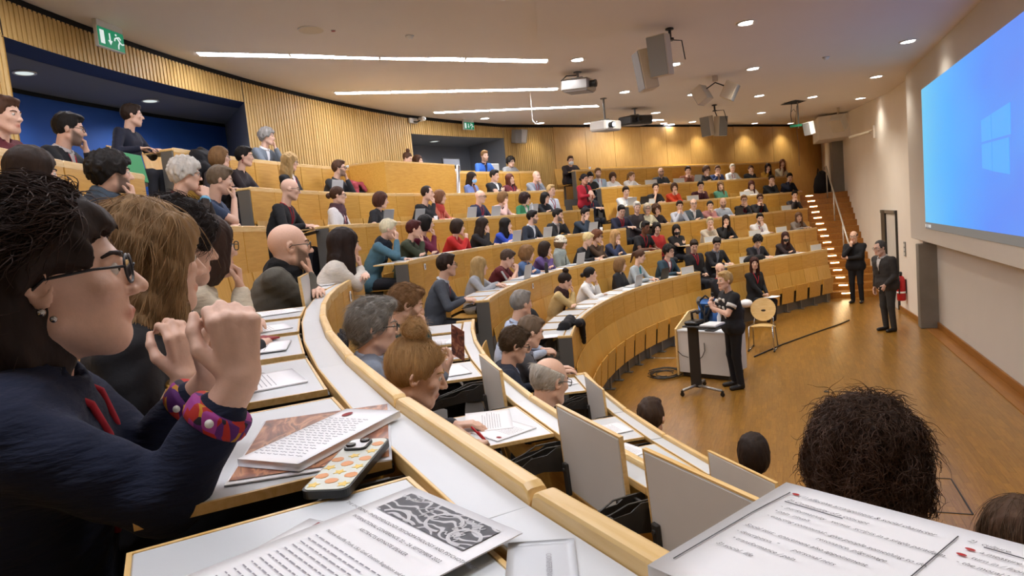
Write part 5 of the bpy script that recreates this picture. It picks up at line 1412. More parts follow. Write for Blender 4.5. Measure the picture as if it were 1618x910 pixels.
# exit signs hanging from the ceiling before the curved wall
def exit_sign(s, r, w, h, zc, label):
    p = pos(r, s, zc); rz = frame(s)
    t = thing('exit_sign', label, 'exit sign', p, rz)
    B = Matrix.Translation(p) @ Matrix.Rotation(rz, 4, 'Z')
    top = ring_z(p)
    MB().box((0, 0, h * .5 + (top - zc - h * .5) / 2), (w * .96, .06, top - zc - h * .5)).build('housing', M('white_plastic'), t, mat4=B)
    MB().box((0, 0, 0), (w, .05, h), bev=.004).build('sign_body', M('white_plastic'), t, mat4=B)
    pl = MB().box((0, -.0265, 0), (w * .96, .004, h * .92)).build('sign_face', M('sign_green_glow'), t, mat4=B)
    y = -.031
    MB().box((-w * .34, y, 0), (w * .15, .004, h * .66)).build('door_symbol', M('sign_glow'), pl, mat4=B)
    ar = MB(); ar.box((-w * .06, y, h * .08), (w * .045, .004, h * .40)); ar.add([(-w * .14, y, -h * .08), (w * .02, y, -h * .08), (-w * .06, y, -h * .30), (-w * .14, y - .003, -h * .08), (w * .02, y - .003, -h * .08), (-w * .06, y - .003, -h * .30)], [(0, 1, 2), (5, 4, 3)])
    ar.build('arrow', M('sign_glow'), pl, mat4=B)
    g = MB(); X = lambda a, b: (a * h + w * .26, y, b * h)
    g.lathe([(.055 * h, -.002), (.055 * h, .002)], 10, (0, 0, 0), Matrix.Translation(X(-.14, .30)) @ Matrix.Rotation(PI / 2, 4, 'X'))
    for pts in ([X(-.10, .20), X(.08, -.02)], [X(.08, -.02), X(.22, -.10), X(.36, -.06)], [X(.07, -.03), X(-.04, -.20), X(-.06, -.38)], [X(-.09, .17), X(.06, .22), X(.16, .12)], [X(-.09, .18), X(-.24, .10), X(-.28, -.02)]):
        g.tube(pts, .035 * h, 6)
    g.build('running_figure', M('sign_glow'), pl, mat4=B)
exit_sign(103.7, 15.55, .46, .25, 5.47, 'large green running-figure exit sign above the blue recess')
exit_sign(68.9, 15.6, .36, .19, 5.26, 'small green running-figure exit sign above the grey recess')
# loudspeakers, projectors
def speaker_box(w, d, h, grille='grey_plastic', case='cream_plastic'):
    return (MB().box((0, 0, 0), (w, d, h), bev=.012), MB().box((0, d / 2 + .002, 0), (w * .94, .008, h * .96), bev=.003))
def yaw_m(a, tilt=0, roll=0): return Matrix.Rotation(a, 4, 'Z') @ Matrix.Rotation(tilt, 4, 'X') @ Matrix.Rotation(roll, 4, 'Y')
def to_cam(p): return math.atan2(CAM[1] - p[1], CAM[0] - p[0])
c = Vector((-.80, 8.72, 4.66)); t = thing('hanging_loudspeaker', 'large cream double loudspeaker hanging from a black ceiling bracket', 'loudspeaker', c)
for off, ang, nm in (((.0, .0, .03), 2.9, 'a'), ((.10, .22, -.10), 2.1, 'b')):
    a, g = speaker_box(.26, .20, .52)
    B = Matrix.Translation(c + Vector(off)) @ yaw_m(ang - PI / 2, math.radians(-8))
    q = a.build('cabinet', M('cream_plastic'), t, mat4=B); g.build('grille', M('grey_plastic'), q, mat4=B)
top = on_field(-.62, 8.6)
MB().lathe([(.055, 0), (.055, -.02), (.02, -.03), (.02, -.12), (.05, -.13), (.05, -.16)], 14).build('bracket', M('black_plastic'), t, mat4=Matrix.Translation(top))
MB().tube([top + Vector((0, 0, -.14)), c + Vector((.02, -.02, .25))], .018, 8).tube([top + Vector((.02, -.03, -.15)), top + Vector((.06, -.14, -.17)), top + Vector((.06, -.17, -.42))], .008, 6).build('arm', M('black_plastic'), t)
c = Vector((2.95, 8.33, 4.70)); t = thing('angled_loudspeaker_pair', 'pair of white loudspeakers splayed apart under one ceiling bracket', 'loudspeaker', c)
for off, ang in (((-.02, .24, 0), 1.2), ((.02, -.24, 0), 4.6)):
    a, g = speaker_box(.25, .22, .30)
    B = Matrix.Translation(c + Vector(off)) @ yaw_m(ang - PI / 2, math.radians(-28))
    q = a.build('cabinet', M('cream_plastic'), t, mat4=B); g.build('grille', M('grey_plastic'), q, mat4=B)
top = on_field(2.95, 8.33); MB().box(tuple(top - Vector((0, 0, .05))), (.09, .09, .1)).build('ceiling_mount', M('cream_plastic'), t)
MB().tube([c + Vector((0, .16, .10)), top - Vector((0, 0, .12)), c + Vector((0, -.16, .10))], .012, 8).build('arm', M('black_plastic'), t)
c = Vector((6.65, 8.72, 4.55)); t = thing('small_loudspeaker_pair', 'pair of small grey loudspeakers on a black ceiling bracket, beyond the white pair', 'loudspeaker', c)
for off, ang in (((-.02, .12, 0), 2.7), ((.05, -.17, -.03), 3.9)):
    a, g = speaker_box(.25, .2, .46); B = Matrix.Translation(c + Vector(off)) @ yaw_m(ang - PI / 2, math.radians(-8))
    q = a.build('cabinet', M('cream_plastic'), t, mat4=B); g.build('grille', M('metal_grey'), q, mat4=B)
top = on_field(6.6, 8.65); MB().lathe([(.06, 0), (.06, -.02), (.02, -.03), (.02, -.12), (.05, -.13), (.05, -.15)], 12).tube([(0, 0, -.14), (.05, -.05, -.3)], .012, 6).tube([(0, -.02, -.14), (.0, -.2, -.15), (0, -.26, -.42)], .008, 6).build('bracket', M('black_plastic'), t, mat4=Matrix.Translation(top))
p = pos(RW - .22, 62.0, 5.08); t = thing('wall_loudspeaker_pair', 'two small loudspeakers on the slatted wall beside the grey recess', 'loudspeaker', p)
for ds, ang, col in ((.55, 4.2, 'grey_plastic'), (-.35, 5.2, 'white_plastic')):
    a, g = speaker_box(.22, .18, .36); q_ = pos(RW - .2, 62 + ds, 5.05); B = Matrix.Translation(q_) @ yaw_m(ang - PI / 2, math.radians(-10)); q = a.build('cabinet', M(col), t, mat4=B); g.build('grille', M('grey_plastic'), q, mat4=B)
p = pos(RW - .12, 75.0, 5.30); t = thing('wall_camera', 'small white wall camera on a bracket at the corner of the grey recess', 'camera', p, frame(75))
B = Matrix.Translation(p) @ Matrix.Rotation(frame(75), 4, 'Z')
MB().box((0, .08, .03), (.26, .06, .12), bev=.01).build('base_plate', M('white_plastic'), t, mat4=B); MB().tube([(0, .05, 0), (0, -.06, -.02), (.08, -.12, .03)], .018, 8).build('arm', M('dark_plastic'), t, mat4=B); MB().box((.09, -.13, .04), (.10, .18, .09), bev=.02).lathe([(.03, 0), (.03, .02)], 12, (0, 0, 0), Matrix.Translation((.09, -.22, .04)) @ Matrix.Rotation(PI / 2, 4, 'X')).build('camera_body', M('white_plastic'), t, mat4=B)
SCRC = Vector((.9, YS, 3.2))
def projector(c, w, d, h, label, body, name='projector', lit=False, drop=None):
    c = Vector(c); a = math.atan2(SCRC.y - c.y, SCRC.x - c.x); t = thing(name, label, 'projector', c, a - PI / 2)
    B = Matrix.Translation(c) @ yaw_m(a - PI / 2, math.radians(-4))
    MB().box((0, 0, 0), (w, d, h), bev=.03).build('case', M(body), t, mat4=B)
    MB().box((0, 0, -h / 2 - .004), (w * .86, d * .82, .012), bev=.004).build('base_panel', M('grey_plastic'), t, mat4=B)
    lm = Matrix.Translation((w * .20, d / 2, .0)) @ Matrix.Rotation(-PI / 2, 4, 'X')
    MB().lathe([(.055, -.02), (.055, .06), (.062, .065), (.062, .10), (.045, .105)], 18, (0, 0, 0), lm).build('lens', M('black_plastic'), t, mat4=B)
    MB().lathe([(.042, .0), (.042, .108)], 18, (0, 0, 0), lm).build('lens_glass', M('lens_glow') if lit else M('iris'), t, mat4=B)
    for i in range(5): MB().box((-w / 2 - .001, -d * .25 + i * .03, .0), (.004, .014, h * .6)).build('vent', M('dark_plastic'), t, mat4=B)
    tp = on_field(c.x, c.y)
    MB().tube([tp, tp - Vector((0, 0, max(.05, tp.z - c.z - h / 2)))], .022, 8).lathe([(.07, 0), (.07, -.015)], 14, tuple(tp)).box((c.x, c.y, c.z + h / 2 + .02), (.2, .2, .02)).build('ceiling_mount', M('metal_grey'), t)
    return t, B
t, B = projector((1.40, 10.45, 4.93), .42, .50, .20, 'silver grey projector with black lens nearest under the ceiling edge', 'steel')
MB().tube([(-.2, -.3, .08), (-.1, -.36, .14), (.05, -.2, .18), (.1, 0, .16)], .012, 6).build('cable', M('black_plastic'), t, True, mat4=B)
projector((4.12, 10.68, 4.56), .52, .46, .20, 'lit white projector on a long ceiling pole beside the dark one', 'white_plastic', 'ceiling_projector', True)
projector((6.0, 10.40, 4.84), .62, .55, .20, 'dark grey projector hanging behind the lit white one', 'metal_dark', 'dark_projector')
t = thing('pull_cord', 'thin white cord with a hook hanging from the ceiling near the silver projector', 'cord', (3.0, 11.9, 5.1)); p = on_ring(3.0, 11.9)
MB().tube([p, p - Vector((0, 0, .55))], .006, 6).build('cord', M('white_plastic'), t); MB().tube([p - Vector((0, 0, .55)), p - Vector((-.02, .05, .62)), p - Vector((0, .09, .58))], .012, 6).build('hook', M('white_plastic'), t)
# open hatch with a pole and wires
p = on_field(7.4, 6.85); t = thing('ceiling_hatch', 'dark open ceiling hatch with a thin pole and wires hanging out', 'hatch', p)
MB().box((0, 0, -.004), (.75, .42, .01)).build('opening', M('gap_black'), t, mat4=Matrix.Translation(p) @ Matrix.Rotation(.5, 4, 'Z'))
MB().tube([p, p - Vector((0, 0, .62))], .016, 8).build('pole', M('metal_grey'), t)
MB().tube([p + Vector((0, .12, 0)), p + Vector((0, .16, -.3)), p + Vector((0, .14, -.5))], .008, 6).tube([p + Vector((0, .02, -.1)), p + Vector((.02, .06, -.5)), p + Vector((0, .02, -1.0)), p + Vector((0, .03, -1.5))], .005, 6).tube([p + Vector((0, .14, -.22)), p + Vector((0, .09, -.17)), p + Vector((0, .05, -.24))], .006, 6).build('wire', M('black_plastic'), t)
MB().box((p.x, p.y + .06, p.z - .56), (.1, .26, .05)).build('connector_box', M('sign_green'), t)
c = p + Vector((.0, -.22, -.66)); t = thing('white_loudspeaker', 'single white loudspeaker hanging below the open ceiling hatch', 'loudspeaker', c); a, g = speaker_box(.2, .16, .30); B = Matrix.Translation(c) @ yaw_m(2.4 - PI / 2, math.radians(-12))
q = a.build('cabinet', M('white_plastic'), t, mat4=B); g.build('grille', M('grey_plastic'), q, mat4=B)
c = Vector((10.6, 5.75, 4.60)); t = thing('corner_loudspeaker', 'white loudspeaker tilted down near the beam over the stairs', 'loudspeaker', c); a, g = speaker_box(.34, .3, .40); B = Matrix.Translation(c) @ yaw_m(2.6 - PI / 2, math.radians(-35))
q = a.build('cabinet', M('white_plastic'), t, mat4=B); g.build('grille', M('cream_plastic'), q, mat4=B); MB().tube([c, (c.x, c.y, ceil_z(c.x, c.y))], .03, 8).build('ceiling_mount', M('cream_plastic'), t)
p = side(4.2, .0, 4.1); t = thing('wall_arm_lamp', 'small white arm lamp on the side wall near the screen', 'lamp', p)
MB().box(tuple(side(4.2, .02, 4.12)), (.06, .04, .3), RZ).build('wall_plate', M('white_wall'), t); MB().tube([side(4.2, .02, 4.2), side(4.2, .12, 4.14)], .012, 6).tube([side(4.2, .12, 4.13), side(4.35, .55, 4.06)], .035, 8).build('arm', M('cream_plastic'), t)
# ------------------------------------------------------------------ people of the near block, posed one by one
def to_local(P, loc, ang): 
    d = np.asarray(P, float) - np.asarray(loc, float); a = -(ang - PI / 2); c, s = math.cos(a), math.sin(a)
    return np.array([c * d[0] - s * d[1], s * d[0] + c * d[1], d[2]])
def dir_local(v, ang): return to_local(v, (0, 0, 0), ang)
def place_head(row, P, pose, hands=None, look=None, **kw):
    """seat a person so that the head centre is at world point P; hands: {'R': (wrist, dir, normal, curl, elbow)} in world space"""
    P = np.asarray(P, float); s = math.degrees(math.atan2(P[1], P[0])); r = math.hypot(P[0], P[1]); h = P[2] - FL[row]
    L = POSE_LEAN.get(pose, .2) if kw.get('lean') is None else kw['lean']
    k = solve_k(L, h, .53); fwd = spine(L, k, .53)[4][1]
    loc = pos(r + fwd, s, FL[row]); ang = out(s) + PI + kw.pop('turn', 0)
    if hands:
        hh = {}
        for q, v in hands.items():
            if isinstance(v, str): hh[q] = v; continue
            w_, d_, n_, c_, e_ = v; wl = to_local(w_, loc, ang)
            hh[q] = (wl, dir_local(d_, ang), dir_local(n_, ang), c_, to_local(e_, loc, ang) - wl * .5 - np.array([.17 * (1 if q == 'R' else -1), fwd * .5, .55]))
        kw['hands'] = hh
    yaw = kw.pop('yaw', None)
    if yaw is None:
        tgt = (look or SPEAK); yaw = math.atan2(tgt[1] - P[1], tgt[0] - P[0]) - ang; yaw = (yaw + PI) % (2 * PI) - PI
    tw = kw.pop('tw', yaw * .25)
    return person(kw.pop('label'), loc, ang, h=h, pose=pose, yaw=yaw - tw, twist=tw, **kw)
def tubes_np(P, rad, sides=3):
    """many thin tapering tubes at once; P (n,k,3)"""
    n_, k = P.shape[:2]; T = np.empty_like(P); T[:, 1:-1] = P[:, 2:] - P[:, :-2]; T[:, 0] = P[:, 1] - P[:, 0]; T[:, -1] = P[:, -1] - P[:, -2]
    T /= np.linalg.norm(T, axis=2, keepdims=True) + 1e-9
    ref = np.array([.31, .52, .79]); A_ = np.cross(T, ref); A_ /= np.linalg.norm(A_, axis=2, keepdims=True) + 1e-9; B_ = np.cross(T, A_)
    r = rad * (1 - .75 * np.linspace(0, 1, k) ** 1.5)
    V = np.stack([P + (A_ * math.cos(2 * PI * j / sides) + B_ * math.sin(2 * PI * j / sides)) * r[None, :, None] for j in range(sides)], 2)
    idx = np.arange(n_ * k * sides).reshape(n_, k, sides); q = []
    for j in range(sides):
        j2 = (j + 1) % sides; q.append(np.stack([idx[:, :-1, j], idx[:, :-1, j2], idx[:, 1:, j2], idx[:, 1:, j]], -1).reshape(-1, 4))
    return V.reshape(-1, 3), np.concatenate(q)
def strands(info, style, n, length, rad, col, name='hair_strands', wave=.004, turns=1.2, seed=1, keep=None, flow=(0, -1, -.3), lift=.004, pts=10, rnd=.25, mseed=0):
    """fine locks lying along the hair surface: nobody could count them"""
    rg = np.random.default_rng(seed); me = hair_mesh(style, 2, mseed)
    co = np.empty(len(me.vertices) * 3, np.float32); me.vertices.foreach_get('co', co); co = co.reshape(-1, 3).astype(float)
    no = np.empty(len(me.vertices) * 3, np.float32); me.vertices.foreach_get('normal', no); no = no.reshape(-1, 3).astype(float)
    ctr = np.array([0, -.015, .01]); outer = np.einsum('ij,ij->i', no, co - ctr) > .02
    if keep is not None: outer &= keep(co)
    i = rg.choice(np.where(outer)[0], n); p, nn = co[i], no[i]
    f = np.asarray(flow, float)[None] + rg.normal(0, rnd, (n, 3)); d = f - nn * np.einsum('ij,ij->i', f, nn)[:, None]; d /= np.linalg.norm(d, axis=1, keepdims=True) + 1e-9
    sd = np.cross(d, nn); L = length * rg.uniform(.6, 1.3, n)[:, None]; ph = rg.uniform(0, 6.28, n)[:, None]; tn = turns * rg.uniform(.7, 1.3, n)[:, None]
    t = np.linspace(0, 1, pts)[None]; a = ph + tn * 2 * PI * t; w_ = wave * (.25 + .75 * t)
    hgt = lift * np.sin(PI * t) + rg.uniform(-.001, .003, n)[:, None] - (L * t) ** 2 / .24 + w_ * (.4 + .6 * np.cos(a))
    P = p[:, None] + d[:, None] * (L * t)[..., None] + nn[:, None] * hgt[..., None] + sd[:, None] * (w_ * np.sin(a))[..., None]
    V, Q = tubes_np(P, rad)
    o = link(name, new_mesh(name, V, Q, [M('hair')], True), info['root'], mat4=info['HM']); o.color = hx(col); tag(o, kind='stuff'); return o
UPV = (0, 0, 1)
# 1 woman in navy, hands raised before her face
m, n, b = nt('pattern_cuff')
tc = N(n, 'ShaderNodeTexCoord'); vo = N(n, 'ShaderNodeTexVoronoi'); vo.inputs['Scale'].default_value = 75; mp = N(n, 'ShaderNodeMapping'); mp.inputs['Scale'].default_value = (1, 1, .45)
n.links.new(tc.outputs['Object'], mp.inputs[0]); n.links.new(mp.outputs[0], vo.inputs['Vector']); sp = N(n, 'ShaderNodeSeparateColor'); n.links.new(vo.outputs['Color'], sp.inputs[0])
r_ = N(n, 'ShaderNodeValToRGB'); r_.color_ramp.interpolation = 'CONSTANT'; e = r_.color_ramp.elements
for _ in range(4): e.new(.5)
for q, (p_, c_) in zip(e, ((0, '5a1f6e'), (.2, 'b5281c'), (.42, 'c98a1e'), (.62, '1d1626'), (.75, 'a03a8c'), (.9, 'b5281c'))): q.position = p_; q.color = hx(c_)
n.links.new(sp.outputs[0], r_.inputs[0]); n.links.new(r_.outputs[0], b.inputs['Base Color']); b.inputs['Roughness'].default_value = .8
def navy_extra(i):
    for s in 'RL':
        S_, el, wr = i['arm'][s][:3]; d = wr - el
        o = MB().tube([el + d * .62, el + d * .66, el + d * .74, el + d * .76], [.044, .046, .045, .043], 20).build('shirt_cuff', M('pattern_cuff'), i['root'], True, mat4=i['RM'])
        c = el + d * .70; q = np.cross(unit(d), [0, 0, 1.]); q = unit(q) if np.linalg.norm(q) > .1 else np.array([1., 0, 0])
        for sg in (1, -1): MB().sphere(c + q * .046 * sg, .006, 10, 8, 0, (1, 1, 1)).build('cuff_button', M('white_plastic'), i['root'], True, mat4=i['RM'])
    for s in (-1, 1): MB().sphere((s * .088, -.010, -.034), .006, 10, 8).sphere((s * .086, .002, -.046), .005, 10, 8).build('earring', M('chrome'), i['root'], True, mat4=i['HM'])
ii = place_head(4, (-9.172, 8.437, 2.610), 'both', dict(
        R=((-9.150, 8.085, 2.500), (.02, .03, 1), (.55, .80, .0), 1.25, (-9.25, 8.12, 2.36)),
        L=((-9.02, 8.28, 2.47), (.05, .0, 1), (.1, -1, .1), 1.2, (-9.0, 8.5, 2.36))),
    look=(5, -3.6, 2), pitch=-.06, roll=.0, label='woman in navy sweater with dark curly hair, round glasses and patterned cuffs', lod=2, sx='f', hair='curlyback', hc='2a1e19', top='sweater', tc='111a33', flags='l', sk=0, lean=.16, tw=.0, cuff=.68, extra=navy_extra, knit=True)
o = link('glasses', glasses_mesh('round', 2), ii['root'], mat4=ii['HM']); o.color = hx('15131a')
strands(ii, 'curlyback', 5200, .065, .0011, '3b2a23', 'curl', .0050, 1.3, 3, flow=(0, -1, -.35), rnd=.45, lift=.008, keep=lambda c: (c[:, 1] < .06) & ~((c[:, 1] > -.065) & (c[:, 2] < .05)) & ~((c[:, 1] > .02) & (c[:, 2] < .075)))
# 2 fair-haired woman behind her
def bracelet(i):
    S_, el, wr = i['arm']['R'][:3]; d = wr - el
    MB().tube([el + d * .86, el + d * .9], .031, 14).build('bracelet', M('gold'), i['root'], True, mat4=i['RM'])
ii = place_head(4, (-8.735, 8.765, 2.645), 'chinR', dict(R=((-8.87, 8.52, 2.43), (.05, .0, 1), (.3, .9, 0), .8, (-8.95, 8.5, 2.33))), label='woman with long fair wavy hair in black top, bare forearm raised, behind the navy sweater', lod=2, sx='f', hair='longwavy', hc='8a6c48', top='sweater', tc='15151a', cuff=.30, extra=bracelet, lean=.2, look=(4, 3, 2))
strands(ii, 'longwavy', 3600, .11, .0009, '94744e', 'lock', .003, .9, 5, flow=(0, -.25, -1), rnd=.15, keep=lambda c: c[:, 1] < .05)
# 3 dark-haired person, 4 woman in cream knit
ii = place_head(4, (-8.30, 9.17, 2.685), 'fold', label='person with thick short dark hair, seen between the fair-haired woman and the cream sweater', lod=2, sx='f', hair='curlyshort', hc='1f1714', top='sweater', tc='1c1b22', lean=.25, look=(4, 4, 2), pitch=.15)
strands(ii, 'curlyshort', 2600, .05, .0009, '261c18', 'lock', .004, 1.0, 8, flow=(0, -.8, -.6), rnd=.4)
place_head(4, (-7.82, 9.555, 2.675), 'chinR', label='woman with dark-framed glasses and cream ribbed sweater, cheek on her fist', lod=2, sx='f', hair='longbob', hc='35241c', top='sweater', tc='c8bca6', flags='g', lean=.25, look=(4, 6, 2), knit=True)
# 5 bald man in grey jacket, 6 woman in white sweater
place_head(4, (-6.52, 10.26, 2.645), 'chinR', dict(R='chin', L='fold'), label='bald man in brown-grey jacket with black scarf and glasses, chin on his hand', lod=2, sx='m', hair='bald', hc='3a2c22', top='blazer', tc='55524a', ic='141416', flags='gbs:131316', lean=.34, look=(1.5, 3.5, 2), hsz=1.12, width=1.25)
place_head(4, (-5.35, 10.70, 2.60), 'chinR', label='woman with long dark hair and fluffy white sweater beside the bald man in grey', lod=1, sx='f', hair='long', hc='221612', top='sweater', tc='d8d2c8', lean=.36, look=(2.5, 4.5, 2), knit=True, hsz=1.1, width=1.15)
# row 5 near
def leaflet(i):
    w_, hdv = i['arm']['R'][2], unit(i['arm']['R'][3]); c = w_ + hdv * .19
    o = MB().box((0, 0, 0), (.10, .003, .21)).build('leaflet_sheet', M('leaflet_print'), None, mat4=i['RM'] @ Matrix.Translation(c) @ Matrix.Rotation(.5, 4, 'Y') @ Matrix.Rotation(.6, 4, 'Z'))
    o.name = 'leaflet'; tag(o, 'folded brown and red leaflet held up by the man with grey hair and glasses', 'leaflet')
m, n, b = nt('leaflet_print')
tc = N(n, 'ShaderNodeTexCoord'); no = N(n, 'ShaderNodeTexNoise'); no.inputs['Scale'].default_value = 22; no.inputs['Distortion'].default_value = 1.2; n.links.new(tc.outputs['Object'], no.inputs['Vector'])
n.links.new(ramp(n, no.outputs['Fac'], [(.3, hx('3a1712')), (.5, hx('8a4a32')), (.68, hx('c9936c'))]), b.inputs['Base Color']); b.inputs['Roughness'].default_value = .35
ii = place_head(5, (-6.86, 9.455, 2.165), 'desk', dict(R=((-6.72, 9.12, 1.90), (.5, -.25, .75), (-.3, .8, .2), .7, (-6.95, 9.0, 1.78))), label='grey-haired man with glasses, light blue-grey jacket and red lanyard in the near block', lod=2, sx='m', hair='side', hc='85827d', top='blazer', tc='7f8a9c', ic='a9b8d4', flags='gl', lean=.10, look=(-3.4, 4.5, 1.6), extra=leaflet, width=1.2, hsz=1.06)
strands(ii, 'side', 3000, .05, .0008, '9a9690', 'lock', .0012, .6, 21, flow=(0, -.8, -.6), rnd=.18, lift=.002)
ii = place_head(5, (-5.93, 9.82, 2.175), 'chinR', label='man with undercut brown hair and beard in dark green top, hand at his chest', lod=2, sx='m', hair='short', hc='7a5a3c', top='sweater', tc='1f3029', flags='b', lean=.22, look=(-2.4, 5.2, .4), pitch=.35, width=1.15)
strands(ii, 'short', 2200, .04, .0008, '8a6844', 'lock', .001, .5, 22, flow=(0, -.8, -.5), rnd=.18, lift=.002)
def penhold(i):
    w_, hdv = i['arm']['R'][2], unit(i['arm']['R'][3]); c = w_ + hdv * .10
    o = MB().tube([c + np.array([-.03, -.03, .06]), c + np.array([.03, .05, -.05])], .0045, 8).tube([c + np.array([-.012, -.010, .040]), c + np.array([.006, .016, .000])], .0055, 8).build('ballpoint_pen', M('red_plastic'), None, True, mat4=i['RM'])
    tag(o, 'red and white ballpoint pen in the hand of the woman with the bun', 'pen')
ii = place_head(5, (-7.59, 8.785, 2.045), 'write', dict(R=((-7.62, 8.52, 1.835), (.75, .1, -.1), (-.1, 0, -1), .7, (-7.9, 8.45, 1.75))), label='woman with a big light brown bun bowing over her papers in the near block', lod=2, sx='f', hair='bun', hc='b8925f', top='sweater', tc='32343c', flags='l', lean=.30, look=(-4.6, 3.6, .2), pitch=.32, extra=penhold, hsz=1.05)
strands(ii, 'bun', 3600, .060, .0007, 'c49e6c', 'lock', .0006, .4, 11, flow=(0, -.35, .9), rnd=.08, lift=.001, keep=lambda c: c[:, 2] < .115)
strands(ii, 'bun', 900, .050, .0008, 'c49e6c', 'bun_strands', .001, .5, 12, flow=(1, .3, .2), rnd=.5, lift=.001, keep=lambda c: c[:, 2] > .125)
# big curly head in front of the photographer, head at the right edge
ii = place_head(5, (-8.43, 7.235, 1.885), 'desk', label='person with big dark brown curly hair seen from behind, under the handwritten notes', lod=2, sx='f', hair='curlybob', hc='35251c', top='sweater', tc='3a3a42', lean=.2, look=(4, 5, .5), hsz=.86)
strands(ii, 'curlybob', 6000, .055, .0010, '4a3427', 'curl', .0055, 1.3, 13, flow=(0, -.3, -.8), rnd=.6, lift=.008)
ii = place_head(6, (-7.70, 6.76, 1.60), 'desk', label='woman with brown hair at the lower right corner, red glasses frame showing', lod=2, sx='f', hair='long', hc='4a3424', top='sweater', tc='5a2a2a', lean=.2, look=(0, 9, 1.5))
o = link('glasses', glasses_mesh('rect', 2), ii['root'], mat4=ii['HM']); o.color = hx('a01822')
strands(ii, 'long', 2200, .10, .0009, '54402e', 'lock', .002, .7, 17, flow=(0, -.2, -1), rnd=.15)
# row 6 near
ii = place_head(6, (-5.10, 9.385, 1.71), 'write', label='man with brown hair and glasses in navy pullover reading, in front of the grey tablet', lod=2, sx='m', hair='short', hc='4a3a2c', top='cardigan', tc='1a2233', ic='7f8fb0', flags='g', lean=.26, look=(-2.0, 4.8, .2), pitch=.35)
strands(ii, 'short', 1800, .04, .0009, '56442f', 'lock', .001, .5, 23, flow=(0, -.7, -.6), rnd=.2, lift=.002)
place_head(6, (-4.48, 9.48, 1.70), 'type', label='man with greying brown hair in grey jacket leaning over, behind the man in navy pullover', lod=1, sx='m', hair='short', hc='6b5a4a', top='blazer', tc='55565c', ic='8c8fa0', lean=.32, look=(-1.4, 5.2, .2), pitch=.35)
ii = place_head(6, (-6.27, 8.685, 1.722), 'write', label='old man with bald crown and white side hair, thin glasses, black jacket', lod=2, sx='m', hair='fringe', hc='c4bfb6', top='sweater', tc='16161a', flags='g', lean=.20, look=(-1.5, 5.6, .2), pitch=.30, hsz=1.05)
strands(ii, 'fringe', 1600, .035, .0008, 'd2cdc4', 'lock', .0015, .6, 24, flow=(0, -.6, -.8), rnd=.25, lift=.002)
# front row near
place_head(7, (-5.12, 8.325, 1.14), 'lap', label='man with short brown hair and glasses alone in the front row below the speaker', lod=1, sx='m', hair='short', hc='3a2a1e', top='sweater', tc='23283a', flags='g', look=(0, 8, 1.4), tr='232b48', hsz=1.05)
place_head(7, (-5.90, 7.58, 1.190), 'lap', label='dark-haired person in the front row, only the head showing over the grey tablet', lod=1, sx='f', hair='bob', hc='241913', top='sweater', tc='2a2a30', look=(0, 8, 1.4), hsz=.88)

# ------------------------------------------------------------------ standing people
def stander(P, ang, hands, **kw):
    return person(kw.pop('label'), Vector((P[0], P[1], P[2] if len(P) > 2 else 0)), ang, stand=True, hands=hands, **kw)
A3 = lambda *a: np.array(a, float)
def blouse(i):
    for s in (-1, 1):
        for z in range(3):
            pts = MB(); a, b_ = i['surf'](s * (.02 + .015 * z), .05 - .10 * z), i['surf'](s * (.10 - .01 * z), .02 - .12 * z)
            pts.tube([a + i['f'] * .003, (a + b_) / 2 + i['f'] * .006 + i['u'] * .02, b_ + i['f'] * .003], [.012, .022, .010], 6)
            o = pts.build('white_print', M('cloth'), i['root'], True, mat4=i['RM']); o.color = hx('d8d4cc'); o['inner_col'] = list(hx('d8d4cc')[:3])
    for s in 'RL':
        S_, el = i['arm'][s][:2]; d = el - S_
        o = MB().tube([S_ + d * .42, S_ + d * .60], [.071, .073], 14).build('sleeve_band', M('cloth'), i['root'], True, mat4=i['RM']); o.color = hx('d8d4cc'); o['inner_col'] = list(hx('d8d4cc')[:3])
    w_ = i['arm']['R'][2]; h_ = unit(i['arm']['R'][3]); c = w_ + h_ * .065 + unit(i['arm']['R'][4]) * .035
    o = MB().tube([c - A3(.0, .0, .07), c + A3(0, .0, .07)], .013, 10).sphere(c + A3(0, 0, .085), .022, 10, 8).build('microphone', M('black_plastic'), None, True, mat4=i['RM']); tag(o, 'black hand microphone held by the speaker', 'microphone')
stander((.10, 8.08), math.radians(118), {'R': (A3(.03, .30, 1.27), A3(-.35, .25, 1), A3(-.6, -.6, .2), .9, A3(.6, -.1, -1)), 'L': (A3(-.06, .32, 1.22), A3(.3, .2, 1), A3(.8, -.3, .1), .8, A3(-.6, -.1, -1))},
    label='speaker, blonde woman in black and white top standing at the lectern with raised hands', lod=1, sx='f', hair='short', hc='b3925e', top='tee', tc='17171b', lean=.08, pitch=.0, yaw=.15, tr='121216', extra=blouse, width=1.08)
stander((8.05, 5.72), math.radians(158), {'R': (A3(.03, .19, 1.40), A3(-.15, .1, 1), A3(-.2, -1, 0), .9, A3(.7, .2, -1)), 'L': (A3(.10, .22, 1.12), A3(1, .1, .2), A3(0, -1, .2), .4, A3(-1, .1, -.8))},
    label='man all in black with receding hair, hand at his chin before the stairs', lod=1, sx='m', hair='fringe', hc='3a3230', top='blazer', tc='15151a', ic='1a1a20', flags='g', lean=.03, pitch=.08, tr='131318', k=1.06)
def phone_hand(i):
    w_ = i['arm']['L'][2]; h_ = unit(i['arm']['L'][3]); c = w_ + h_ * .10 + A3(0, .03, 0)
    o = MB().box((0, 0, 0), (.012, .07, .14), bev=.004).build('mobile_phone', M('black_plastic'), None, mat4=i['RM'] @ Matrix.Translation(c)); tag(o, 'dark phone in the hand of the man in the grey suit', 'phone')
